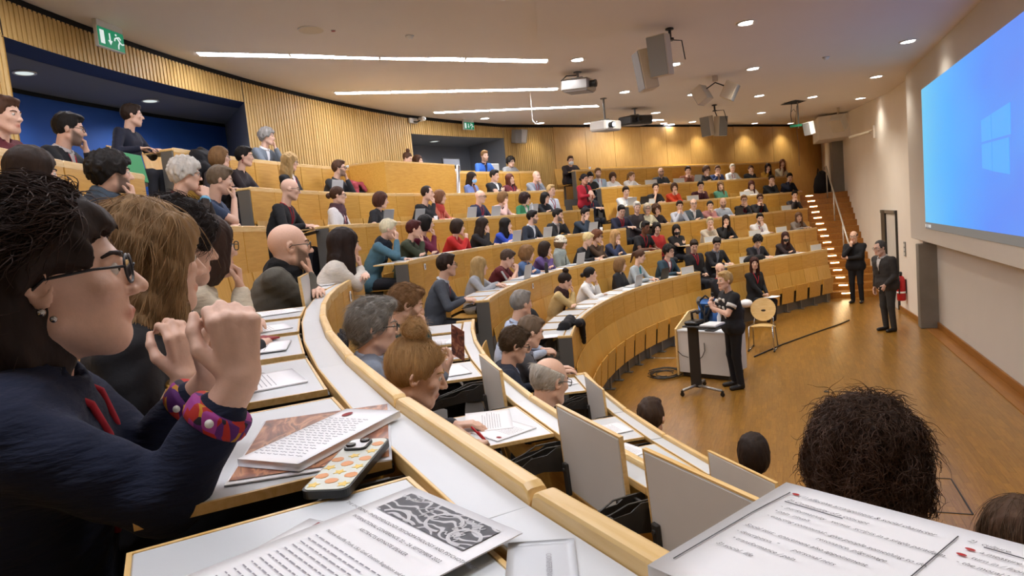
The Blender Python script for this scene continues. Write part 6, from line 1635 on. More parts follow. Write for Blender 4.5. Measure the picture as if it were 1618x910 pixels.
stander((4.28, 5.55), math.radians(122), {'R': 'side', 'L': (A3(-.20, .22, .92), A3(.1, .5, -1), A3(1, 0, 0), .6, A3(-.4, -1, -.2))},
    label='man in dark grey suit and white shirt standing in profile near the concrete pillar', lod=1, sx='m', hair='recede', hc='4a4542', top='blazer', tc='33302e', ic='c9c4bf', flags='g', lean=.16, pitch=.12, tr='34322f', extra=phone_hand, k=1.03, width=1.2)
# woman in red jacket standing on the aisle step by the middle block
stander((pos(RR[3] + .62, 62.0).x, pos(RR[3] + .62, 62.0).y, FL[3] + .02), out(62) + PI, {'R': (A3(.06, .26, 1.12), A3(-.6, 1, 0), A3(-.5, 0, -1), .7, A3(.8, -.5, -.8)), 'L': (A3(-.06, .27, 1.08), A3(.6, 1, 0), A3(.5, 0, -1), .7, A3(-.8, -.5, -.8))},
    label='woman in red jacket standing in the aisle between middle and far block', lod=0, sx='f', hair='lowbun', hc='181214', top='cardigan', tc='a8182c', ic='2a1618', lean=.05, pitch=.15, tr='1c1a22', sk=1, k=.92)

# ------------------------------------------------------------------ lectern desk, monitor trolley, chair, floor cable
LA, LB_ = Vector((.74, 8.98, 0)), Vector((.43, 8.20, 0)); lx = (LB_ - LA).normalized(); ly = Vector((-lx.y, lx.x, 0))
if ly.x < 0: ly = -ly
LW = (LB_ - LA).length; LR = Matrix(((lx.x, ly.x, 0, LA.x), (lx.y, ly.y, 0, LA.y), (0, 0, 1, 0), (0, 0, 0, 1)))
t = thing('lectern', 'white media lectern with wooden left side on the parquet floor', 'lectern', LA + lx * LW / 2 + ly * .3, math.atan2(lx.y, lx.x))
HL = .76
MB().box((LW / 2, .012, .08 + (HL - .1) / 2), (LW, .022, HL - .1), bev=.003).build('front_panel', M('laminate_grey'), t, mat4=LR)
MB().box((LW - .012, .32, .08 + (HL - .1) / 2), (.022, .62, HL - .1), bev=.003).build('side_panel', M('laminate_grey'), t, mat4=LR)
sp_ = MB().prism([(-.03, .02), (.66, .02), (.66, HL + .24), (.42, HL + .24), (-.03, HL + .02)], .028, Matrix(((0, 0, 1, -.03), (1, 0, 0, 0), (0, 1, 0, 0), (0, 0, 0, 1)))); sp_.build('wood_side', M('rim_wood'), t, mat4=LR)
MB().box((LW / 2, .31, HL - .01), (LW + .02, .64, .028), bev=.004).build('worktop', M('laminate'), t, mat4=LR)
MB().box((LW / 2, .30, .04), (LW - .06, .5, .06)).build('plinth', M('metal_dark'), t, mat4=LR)
MB().box((.30, .0, HL - .09), (.012, .012, .07)).build('lock', M('black_plastic'), t, mat4=LR)
MB().tube([(.34, -.01, .30), (.42, -.02, .36), (.47, -.02, .46), (.46, -.01, .58)], .006, 6).tube([(.0, -.02, .42), (.08, -.03, .36), (.18, -.02, .33)], .006, 6).build('cable', M('black_plastic'), t, True, mat4=LR)
def on_lect(x_, y_, z_=0): return LR @ Matrix.Translation((x_, y_, HL + .004 + z_))
def single(name, mb_, mat, label, cat, m4, smooth=False, group=None): return tag(mb_.build(name, M(mat) if isinstance(mat, str) else mat, None, smooth, mat4=m4), label, cat, group)
t = thing('keyboard', 'black keyboard on the lectern top', 'keyboard', (on_lect(.56, .16)).translation)
MB().box((0, 0, .008), (.16, .34, .016), bev=.004).build('key_base', M('dark_plastic'), t, mat4=on_lect(.56, .16)); kk = MB()
for i in range(4):
    for j in range(12): kk.box((-.054 + i * .036, -.15 + j * .027, .019), (.030, .022, .006))
tag(kk.build('keys', M('black_plastic'), t, mat4=on_lect(.56, .16)), kind='stuff')
single('paper_sheet', MB().box((0, 0, .002), (.21, .29, .004)), 'paper', 'white sheet at the right end of the lectern top', 'paper', on_lect(.72, .22))
single('laptop_case', MB().box((0, 0, .014), (.30, .24, .028), bev=.006), 'dark_plastic', 'black case lying on the lectern beside the keyboard', 'case', on_lect(.28, .20))
for k_, (a, b_) in enumerate(((.50, .46), (.60, .48))):
    t = thing('water_bottle', ['clear water bottle on the lectern, left of two', 'clear water bottle on the lectern, right of two'][k_], 'bottle', on_lect(a, b_).translation, 0, 'water bottles on the lectern')
    MB().lathe([(.032, 0), (.034, .02), (.034, .15), (.014, .20), (.013, .22)], 14).build('bottle_body', M('clear_plastic'), t, True, mat4=on_lect(a, b_)); MB().lathe([(.015, .215), (.015, .24)], 12).build('cap', M('paper_blue'), t, True, mat4=on_lect(a, b_))
single('desk_lamp_head', MB().tube([(0, 0, 0), (0, .02, .16), (.03, .03, .30)], .010, 8).tube([(.03, .03, .30), (.14, .02, .31)], .022, 8), 'dark_plastic', 'black gooseneck microphone stand at the back of the lectern', 'microphone', on_lect(.2, .52), True)
# blue bag with black straps hung behind the lectern
bm = LR @ Matrix.Translation((.16, .80, 0))
t = thing('blue_backpack', 'bright blue backpack with crossed black straps behind the lectern', 'bag', bm.translation)
MB().box((0, 0, .86), (.36, .20, .58), bev=.07).build('bag_body', M('blue_cloth'), t, True, mat4=bm)
MB().tube([(-.14, -.11, 1.12), (.10, -.12, .64)], .022, 6).tube([(.14, -.11, 1.12), (-.10, -.12, .64)], .022, 6).tube([(-.10, -.10, 1.14), (0, -.10, 1.22), (.10, -.10, 1.14)], .016, 6).build('strap', M('black_cloth'), t, True, mat4=bm)
MB().tube([(-.15, 0, 0), (-.15, 0, .57)], .014, 6).tube([(.15, 0, 0), (.15, 0, .57)], .014, 6).box((0, 0, .565), (.36, .24, .02)).build('stool_frame', M('rim_wood'), t, mat4=bm)
# monitor trolley
TC_ = Vector((-.16, 8.62, 0)); TM = Matrix.Translation(TC_) @ Matrix.Rotation(math.atan2(lx.y, lx.x), 4, 'Z')
t = thing('media_trolley', 'grey steel trolley on castors with a black tray, in front of the lectern', 'trolley', TC_, math.atan2(lx.y, lx.x))
MB().box((0, 0, .53), (.15, .06, .92), bev=.006).build('post', M('metal_dark'), t, mat4=TM)
MB().tube([(-.06, -.30, .085), (0, .0, .10), (-.06, .34, .085)], .022, 8).tube([(0, 0, .10), (.44, -.10, .085)], .022, 8).build('foot', M('steel'), t, True, mat4=TM)
for c in ((-.06, -.31), (-.06, .35), (.45, -.10)): MB().lathe([(.028, -.012), (.032, -.006), (.032, .006), (.028, .012)], 14, (0, 0, 0), Matrix.Translation((c[0], c[1], .034)) @ Matrix.Rotation(PI / 2, 4, 'X')).box((c[0], c[1], .07), (.03, .03, .03)).build('castor', M('black_plastic'), t, mat4=TM)
MB().box((.18, .02, .99), (.52, .36, .022), bev=.005).build('tray', M('dark_plastic'), t, mat4=TM)
MB().box((0, -.001, .60), (.03, .056, .05)).build('knob', M('black_plastic'), t, mat4=TM)
t = thing('document_camera', 'black document camera with rounded head on the trolley tray', 'camera', (TM @ Matrix.Translation((.02, .02, 1.0))).translation)
MB().box((.02, .02, 1.03), (.20, .26, .06), bev=.02).build('camera_base', M('black_plastic'), t, mat4=TM); MB().tube([(-.04, .08, 1.05), (-.05, .09, 1.16), (.05, .06, 1.19)], .02, 8).sphere((.07, .05, 1.18), .035, 10, 8).build('camera_arm', M('dark_plastic'), t, True, mat4=TM)
single('paper_stack', MB().box((0, 0, .010), (.24, .30, .02), bev=.002).box((.02, .01, .024), (.2, .22, .006)), 'paper', 'stack of white papers on the trolley tray', 'paper', TM @ Matrix.Translation((.30, .02, 1.002)))
cb = MB(); rg = np.random.default_rng(4)
for i in range(7):
    c = A3(.86, 9.25, .012); a0 = rg.uniform(0, 6); r0 = rg.uniform(.10, .30); cb.tube([c + A3(r0 * math.cos(a0 + q) * (1.3), r0 * math.sin(a0 + q), .004 * i + .002 * math.sin(5 * q)) for q in np.linspace(0, rg.uniform(2.5, 5.5), 18)], .008, 6)
single('cable_tangle', cb, 'black_plastic', 'tangle of dark cables on the floor at the left of the lectern', 'cable', Matrix.Identity(4), True)
single('floor_cable', MB().tube([(2.1, 7.9, .012), (3.1, 7.45, .012), (4.2, 6.85, .012), (5.1, 6.33, .012), (5.55, 6.12, .012)], .013, 8), 'black_plastic', 'dark cable running across the parquet from the chair towards the stairs', 'cable', Matrix.Identity(4), True)
# chair
CM = Matrix.Translation((2.80, 7.76, 0)) @ Matrix.Rotation(math.radians(172) - PI / 2, 4, 'Z')     # +y is its front
t = thing('round_back_chair', 'light plywood chair with round back and hand hole on a chrome frame', 'chair', (2.80, 7.76, 0), math.radians(82))
def disc(rx, ry, hole=None, n_=32, th=.012, bow=.03):
    m_ = MB(); V = []; F = []
    rings = [1.0, .8, .6, .42, .3] 
    for sd in (0, 1):
        for q in rings:
            for j in range(n_):
                a = 2 * PI * j / n_; x_, z_ = rx * q * math.cos(a), ry * q * math.sin(a)
                if hole and q == .3: x_, z_ = hole[0] * math.cos(a), hole[2] + hole[1] * math.sin(a)
                V.append((x_, -bow * (x_ / rx) ** 2 * -1 + sd * th, z_))
    nr = len(rings)
    for sd in (0, 1):
        for i in range(nr - 1):
            for j in range(n_):
                a = sd * nr * n_ + i * n_ + j; b_ = sd * nr * n_ + i * n_ + (j + 1) % n_; F.append((a, b_, b_ + n_, a + n_))
        if not hole: F.append(tuple(sd * nr * n_ + (nr - 1) * n_ + j for j in range(n_)))
    for j in range(n_):
        F.append((j, (j + 1) % n_, nr * n_ + (j + 1) % n_, nr * n_ + j))
        if hole: q = (nr - 1) * n_; F.append((q + j, q + (j + 1) % n_, nr * n_ + q + (j + 1) % n_, nr * n_ + q + j))
    m_.add(V, F); return m_
disc(.22, .215, (.042, .020, -.02)).build('backrest', M('rim_wood'), t, False, mat4=CM @ Matrix.Translation((0, -.19, .70)) @ Matrix.Rotation(.22, 4, 'X'))
disc(.225, .215).build('seat', M('rim_wood'), t, False, mat4=CM @ Matrix.Translation((0, .02, .45)) @ Matrix.Rotation(-PI / 2 + .06, 4, 'X'))
for s in (-1, 1):
    MB().tube([(s * .22, .26, .02), (s * .20, .20, .44), (s * .19, -.12, .44), (s * .21, -.22, .02)], .011, 8).tube([(s * .17, -.12, .44), (s * .16, -.20, .56)], .010, 8).tube([(s * .22, .24, .018), (s * .215, -.22, .018)], .010, 8).build('leg', M('chrome'), t, True, mat4=CM)
    MB().box((s * .22, .25, .014), (.026, .07, .028), bev=.006).box((s * .215, -.21, .014), (.026, .07, .028), bev=.006).build('foot_glide', M('black_plastic'), t, mat4=CM)
# extinguisher, plate on the side wall, bag at the stair head
ex = side(1.45, .10, 0)
t = thing('fire_extinguisher', 'red fire extinguisher with a white label on the wall beside the concrete pillar', 'extinguisher', ex)
MB().lathe([(.075, .30), (.085, .33), (.085, .72), (.06, .80), (.03, .83)], 20, tuple(ex)).build('cylinder', M('red_plastic'), t, True)
MB().lathe([(.0865, .46), (.0865, .50)], 20, tuple(ex)).build('label_band', M('paper'), t, True)
MB().lathe([(.025, .83), (.03, .86), (.03, .90), (.012, .92)], 12, tuple(ex)).tube([ex + Vector((0, 0, .9)), ex + Vector((.02, .09, .93)), ex + Vector((.02, .10, .95))], .012, 6).tube([ex + Vector((0, 0, .88)), ex + Vector((-.07, .05, .84)), ex + Vector((-.1, .05, .6)), ex + Vector((-.09, .05, .45))], .013, 6).build('valve_hose', M('black_plastic'), t, True)
MB().box(tuple(side(1.45, .012, .60)), (.06, .025, .3), RZ).build('wall_bracket', M('metal_dark'), t)
t = thing('wall_switch_plate', 'small grey control plate on the white wall above the fire extinguisher', 'switch', side(1.42, 0, 1.38), SIDE_R)
MB().box(tuple(side(1.42, .012, 1.40)), (.13, .022, .30), RZ, bev=.004).build('plate', M('grey_plastic'), t)
for i in range(3):
    for j in range(2): MB().box(tuple(side(1.39 + j * .06, .026, 1.30 + i * .09)), (.04, .008, .06), RZ).build('button', M('white_plastic'), t)
bp = ST0 + SE * 5.3 - SN * .55 + Vector((0, 0, NST * RISE)); BM = Matrix.Translation(bp) @ Matrix.Rotation(SIDE_R + .4, 4, 'Z')
t = thing('dark_bag', 'dark grey bag standing at the head of the stairs by the handrail', 'bag', bp)
V_ = MB().lathe([(.05, 0), (.26, .02), (.27, .25), (.22, .50), (.10, .70), (.03, .74)], 14); V_.build('bag_body', M('black_cloth'), t, True, mat4=BM); MB().tube([(-.1, .1, .62), (0, .12, .82), (.1, .1, .62)], .014, 6).build('strap', M('leather'), t, True, mat4=BM)
# ------------------------------------------------------------------ papers and things on the near desks
def rect_frame(tl, tr, z, other=None):
    """frame with x from tl to tr, y away from the sheet's body (so the sheet lies at negative y), z up"""
    a, b = Vector((tl[0], tl[1], z)), Vector((tr[0], tr[1], z)); u = (b - a).normalized(); v = Vector((-u.y, u.x, 0))
    if other is not None and (Vector((other[0], other[1], z)) - a).dot(v) > 0: v = -v; 
    return Matrix(((u.x, v.x, 0, a.x), (u.y, v.y, 0, a.y), (0, 0, 1 if (u.x * v.y - u.y * v.x) > 0 else 1, z), (0, 0, 0, 1)))
def sheet(name, label, cat, fr, w, h, th=.0015, mat='paper', group=None, curl=0.0):
    m_ = MB(); n_ = 8; V = []
    for t in (0, 1):
        for i in range(n_ + 1):
            for j in range(n_ + 1):
                x_, y_ = w * i / n_, -h * j / n_; c = curl * (max(0, (.35 - j / n_) / .35) ** 2) * (1 - .4 * i / n_)
                V.append((x_, y_, c - th * t))
    F = []; q = n_ + 1; k = q * q
    for i in range(n_):
        for j in range(n_):
            a = i * q + j; F += [(a, a + 1, a + q + 1, a + q), (k + a, k + a + q, k + a + q + 1, k + a + 1)]
    for i in range(n_):
        F += [(i, i + 1, k + i + 1, k + i), (n_ * q + i, k + n_ * q + i, k + n_ * q + i + 1, n_ * q + i + 1)]
        F += [(i * q, k + i * q, k + (i + 1) * q, (i + 1) * q), (i * q + n_, (i + 1) * q + n_, k + (i + 1) * q + n_, k + i * q + n_)]
    m_.add(V, F); t = thing(name, label, cat, fr.translation, 0, group); m_.build('sheet', M(mat), t, True, mat4=fr); return t
def writing(t, fr, txt, x_, y_, size, mat='grey_ink', shear=0.0, name='lettering', align='LEFT', rot=0, z=.0012):
    c = D.curves.new(name, 'FONT'); c.body = txt; c.size = size; c.shear = shear; c.align_x = align; c.resolution_u = 2; o = D.objects.new(name, c); COL.objects.link(o)
    me = D.meshes.new_from_object(o.evaluated_get(bpy.context.evaluated_depsgraph_get())); D.objects.remove(o); D.curves.remove(c); me.materials.clear(); me.materials.append(M(mat))
    o = D.objects.new(name, me); COL.objects.link(o); o.matrix_basis = fr @ Matrix.Translation((x_, y_, z)) @ Matrix.Rotation(rot, 4, 'Z'); setp(o, t); return o
def patch(t, fr, name, x0, y0, x1, y1, mat, z=.0012):
    return link(name, new_mesh(name, [(x0, y0, z), (x1, y0, z), (x1, y1, z), (x0, y1, z)], [(0, 1, 2, 3)], [M(mat)]), t, mat4=fr)
def oval(t, fr, x_, y_, rx, ry, mat='red_ink', z=.0013):
    return link('red_oval', new_mesh('red_oval', [(x_ + rx * math.cos(2 * PI * i / 24), y_ + ry * math.sin(2 * PI * i / 24), z) for i in range(24)], [tuple(range(24))], [M(mat)]), t, mat4=fr)
def fake_lines(t, fr, x0, x1, y0, dy, n_, mat='light_ink', seed=0, hh=.0022):
    rg = np.random.default_rng(seed); m_ = MB()
    for i in range(n_):
        x_ = x0; y_ = y0 - dy * i; end = x1 - rg.uniform(0, (x1 - x0) * .25)
        while x_ < end:
            w = rg.uniform(.004, .014); m_.add([(x_, y_, .0013), (min(x_ + w, end), y_, .0013), (min(x_ + w, end), y_ + hh, .0013), (x_, y_ + hh, .0013)], [(0, 1, 2, 3)]); x_ += w + .003
    o = m_.build('written_lines', M(mat), t, mat4=fr); tag(o, kind='stuff'); return o
# printed pictures
def swirl_mat(name, cols, scale, dist):
    m, n, b = nt(name); tc = N(n, 'ShaderNodeTexCoord'); mp = N(n, 'ShaderNodeMapping'); mp.inputs['Scale'].default_value = (1, 1, 1)
    no = N(n, 'ShaderNodeTexNoise'); no.inputs['Scale'].default_value = scale * .5; no.inputs['Detail'].default_value = 1
    n.links.new(tc.outputs['Object'], no.inputs['Vector'])
    wv = N(n, 'ShaderNodeTexWave', wave_type='RINGS'); wv.inputs['Scale'].default_value = scale; wv.inputs['Distortion'].default_value = dist; wv.inputs['Detail'].default_value = 1.5; wv.inputs['Detail Scale'].default_value = .8
    n.links.new(tc.outputs['Object'], wv.inputs['Vector'])
    n.links.new(ramp(n, wv.outputs['Fac'], cols), b.inputs['Base Color']); b.inputs['Roughness'].default_value = .55; return m
swirl_mat('print_grey', [(0, hx('47474c')), (.78, hx('56565c')), (.90, hx('c9c9cc'))], 26, 14)
swirl_mat('print_blue', [(0, hx('16264d')), (.35, hx('2a4a80')), (.6, hx('2f8f9a')), (.8, hx('b5452c')), (.95, hx('d8c08a'))], 22, 12)
m, n, b = nt('print_brown'); tc = N(n, 'ShaderNodeTexCoord'); no = N(n, 'ShaderNodeTexNoise'); no.inputs['Scale'].default_value = 9; no.inputs['Detail'].default_value = 3; no.inputs['Distortion'].default_value = 1.8
mp = N(n, 'ShaderNodeMapping'); mp.inputs['Scale'].default_value = (1, 2.2, 1); mp.inputs['Rotation'].default_value = (0, 0, .5); n.links.new(tc.outputs['Object'], mp.inputs[0]); n.links.new(mp.outputs[0], no.inputs['Vector'])
n.links.new(ramp(n, no.outputs['Fac'], [(.30, hx('3a1a10')), (.45, hx('8a4a2a')), (.56, hx('c58a60')), (.64, hx('6a3018')), (.75, hx('d8b090'))]), b.inputs['Base Color']); b.inputs['Roughness'].default_value = .3
# flyer with the grey pattern, in front of the photographer
fr = rect_frame((-9.130, 7.841), (-9.222, 7.651), 2.352, (-9.333, 7.80))
t = sheet('conference_flyer', 'white conference flyer with a grey swirl picture on the nearest tablet', 'paper', fr, .211, .297, .0015, 'paper')
patch(t, fr, 'swirl_picture', .022, -.014, .192, -.066, 'print_grey', .0012)
# bigger rings and worms of the picture
pm_ = MB(); rg = np.random.default_rng(9)
for cx_, cy_, r_ in ((.125, -.040, .024), (.172, -.048, .020), (.062, -.072, .026), (.09, -.078, .02)):
    pts = [(cx_ + r_ * math.cos(a), cy_ + .8 * r_ * math.sin(a), .0016) for a in np.linspace(.2, 5.2 if cy_ > -.06 else 2.9, 22)]; pts = [p for p in pts if p[1] > -.0655]
    if len(pts) > 2: pm_.tube(pts, .0022, 4, flat=.25)
for _ in range(13):
    cx_, cy_ = rg.uniform(.03, .185), rg.uniform(-.060, -.020); a0 = rg.uniform(0, 3); pts = [(cx_ + .004 * (q - 3) * math.cos(a0) + .003 * math.sin(2.2 * q) * math.sin(a0), max(-.065, min(-.015, cy_ + .004 * (q - 3) * math.sin(a0) + .003 * math.sin(2.2 * q))), .0016) for q in np.linspace(0, 6, 14)]; pm_.tube(pts, .0011, 4, flat=.4)
flat('print_white', 'cfcfd2', .6); tag(pm_.build('swirl_lines', M('print_white'), t, mat4=fr), kind='stuff')
writing(t, fr, 'THE EMOTIONS \u2013 PHENOMENOLOGY, PSYCHOPATHOLOGY AND PSYCHOTHERAPY', .105, -.082, .0068, 'grey_ink', 0, align='CENTER')
writing(t, fr, 'INTERNATIONAL CONFERENCE, 22 \u2013 24. SEPTEMBER 2022', .105, -.096, .0068, 'grey_ink', 0, align='CENTER')
writing(t, fr, 'ABSTRACTS KEYNOTE SPEAKER', .105, -.110, .0068, 'grey_ink', 0, align='CENTER')
writing(t, fr, 'Matthew Ratcliffe (York, UK): Grief, Emotion Regulation and the', .028, -.135, .0062)
fake_lines(t, fr, .028, .185, -.148, .009, 15, 'light_ink', 3, .0016)
fr2 = rect_frame((-9.225, 7.93), (-9.245, 7.80), 2.345, (-9.37, 7.9))
t = sheet('programme_leaflet', 'white leaflet with a small blue painting, partly under the conference flyer', 'paper', fr2, .16, .22, .002)
patch(t, fr2, 'blue_picture', .035, -.020, .105, -.095, 'print_blue')
patch(t, fr2, 'red_line', .022, -.006, .025, -.15, 'red_ink')
fake_lines(t, fr2, .03, .13, -.115, .010, 8, 'light_ink', 5)
# brochure, notepad and phone in front of the woman in navy
frb = Matrix.Translation((-8.945, 8.135, 2.3425)) @ Matrix.Rotation(math.atan2(8.276 - 8.060, -8.907 + 9.237), 4, 'Z') @ Matrix.Translation((-.17, .12, 0))
t = sheet('brochure', 'glossy brochure with a brown and orange photograph under the notepad', 'brochure', frb, .34, .24, .002); patch(t, frb, 'brown_picture', .012, -.004, .335, -.236, 'print_brown')
frn = Matrix.Translation((-9.094, 8.056, 2.3565)) @ Matrix.Rotation(math.atan2(8.046 - 8.056, -8.823 + 9.094), 4, 'Z') @ Matrix.Translation((0, .122, 0))
t = sheet('notepad', 'white writing pad full of handwriting with a red oval, lying on the brochure', 'notepad', frn, .268, .122, .012)
oval(t, frn, .232, -.030, .013, .008); fr3 = frn @ Matrix.Rotation(-PI / 2, 4, 'Z'); rg = np.random.default_rng(2); hw = MB()
for i in range(17):
    x_ = .205 - i * .0112; y_ = -.010
    while y_ > -.105 + rg.uniform(0, .012):
        L_ = rg.uniform(.006, .014); hw.tube([(x_ + .0012 * math.sin(9 * q * L_ / .01) , y_ - L_ * q, .0014) for q in np.linspace(0, 1, 6)], .00045, 3); y_ -= L_ + .004
o = hw.build('handwriting', M('light_ink'), t, mat4=frn); tag(o, kind='stuff')
pA, pB, pC = Vector((-9.163, 7.985, 0)), Vector((-8.969, 8.037, 0)), Vector((-9.160, 7.921, 0))
u = (pB - pA).normalized(); v = Vector((-u.y, u.x, 0)); FP = Matrix(((u.x, v.x, 0, pC.x), (u.y, v.y, 0, pC.y), (0, 0, 1, 2.343), (0, 0, 0, 1))) @ Matrix.Rotation(-.03, 4, 'Y')
t = thing('smartphone', 'phone in a clear case with yellow and orange print, beside the notepad', 'phone', FP.translation)
flat('case_clear', 'cfd3c4', .25); flat('print_yellow', 'e3c04a', .4); flat('print_orange', 'd9904a', .4)
def rrect(w, h, r, n_=5):
    P = []
    for cx_, cy_, a0 in ((w - r, h - r, 0), (r, h - r, PI / 2), (r, r, PI), (w - r, r, 1.5 * PI)):
        for i in range(n_ + 1): a = a0 + PI / 2 * i / n_; P.append((cx_ + r * math.cos(a), cy_ + r * math.sin(a)))
    return P
PL, PW = .190, .066
MB().prism(rrect(PL, PW, .012), .011).build('bumper', M('black_plastic'), t, mat4=FP)
MB().prism([(x_ * .97 + PL * .015, y_ * .93 + PW * .035) for x_, y_ in rrect(PL, PW, .012)], .0012, Matrix.Translation((0, 0, .0108))).build('back_cover', M('case_clear'), t, mat4=FP)
MB().prism([(x_ + PL - .052, y_ + .024) for x_, y_ in rrect(.042, .036, .009)], .0035, Matrix.Translation((0, 0, .0115))).build('camera_frame', M('black_plastic'), t, mat4=FP)
MB().prism([(x_ * .88 + PL - .0495, y_ * .86 + .0265) for x_, y_ in rrect(.042, .036, .009)], .001, Matrix.Translation((0, 0, .0147))).build('camera_island', M('paper'), t, mat4=FP)
for cx_, cy_ in ((PL - .040, .050), (PL - .022, .034)): MB().lathe([(.0075, 0), (.0075, .003), (.005, .0035)], 16, (cx_, cy_, .0152)).build('camera_lens', M('iris'), t, True, mat4=FP)
k_ = 0
for i in range(6):
    for j in range(3):
        cx_, cy_ = .018 + i * .029 + (.012 if j % 2 else 0), .012 + j * .021
        if cx_ > PL - .06 and cy_ > .02: continue
        if cx_ > PL - .008: continue
        st5 = (i + j) % 2 == 0; R_ = .0095
        P_ = [(cx_ + (R_ if (q % 2 == 0 or not st5) else R_ * .52) * (.85 if not st5 and q % 3 == 0 else 1) * math.cos(2 * PI * q / 10 + i), cy_ + (R_ if (q % 2 == 0 or not st5) else R_ * .52) * math.sin(2 * PI * q / 10 + i)) for q in range(10)]
        MB().prism(P_, .0004, Matrix.Translation((0, 0, .0120))).build('star_print' if st5 else 'blob_print', M('print_yellow' if st5 else 'print_orange'), t, mat4=FP)
# card at the lower edge, beside the flyer
frc = Matrix.Translation((-9.205, 7.600, 2.3425)) @ Matrix.Rotation(math.radians(200), 4, 'Z')
t = sheet('plastic_card_sleeve', 'clear name card sleeve lying on the pale desk strip by the flyer', 'card', frc, .11, .07, .001, 'clear_plastic'); writing(t, frc, 'CONFERENCE', .03, -.03, .008, 'light_ink')
# handwritten notes in landscape format, resting on the rim
frp = rect_frame((-9.162, 7.389), (-9.260, 7.216), 2.400, (-9.355, 7.436))
frp = frp @ Matrix.Rotation(.0, 4, 'X')
t = sheet('handwritten_notes', 'white landscape sheet of handwritten notes in two columns, lower right foreground', 'paper', frp, .297, .21, .030)
for i, (tx, x_, y_, s_) in enumerate([('(1) affective arrangement & social character', .026, -.026, .0092), ('2) Community of a concept', .022, -.040, .0092), ('-  performativity   versus  scripts in a single paradigm', .024, -.055, .0088), ('\u2022 pain  rituals', .024, -.066, .0088),
        ('- enacting communal:  give people something to do,', .024, -.078, .0088), ('resonance, pilgrimage', .075, -.091, .0088), ('Social test:  enactment also appointment', .020, -.105, .0088), ('-\u00a0description, "        personal nets', .020, -.119, .0088), ('\u2022 transformance / pain', .024, -.132, .0088), ('3) social  life', .02, -.148, .0092),
        ('2)  culture.', .160, -.022, .0092), ('a measure  universal - political turn of', .172, -.036, .0088), ('turn in / from too-lived reality of', .170, -.048, .0088), ('- the moral life  has', .164, -.060, .0088)]):
    writing(t, frp, tx, x_, y_, s_ * .70, 'grey_ink', .45, 'handwriting', rot=-.02)
ul = MB().tube([(.022, -.0425, .0012), (.075, -.0435, .0012)], .0004, 4).tube([(.172, -.0245, .0012), (.205, -.025, .0012)], .0004, 4).tube([(.153, -.018, .0012), (.150, -.09, .0012), (.146, -.19, .0012)], .0005, 4).tube([(.016, -.022, .0012), (.012, -.08, .0012), (.010, -.19, .0012)], .0005, 4)
ul.build('ruled_line', M('grey_ink'), t, mat4=frp)
for q in ((.166, -.034), (.164, -.046), (.022, -.0225)): oval(t, frp, q[0], q[1], .0035, .0018, 'red_plastic')
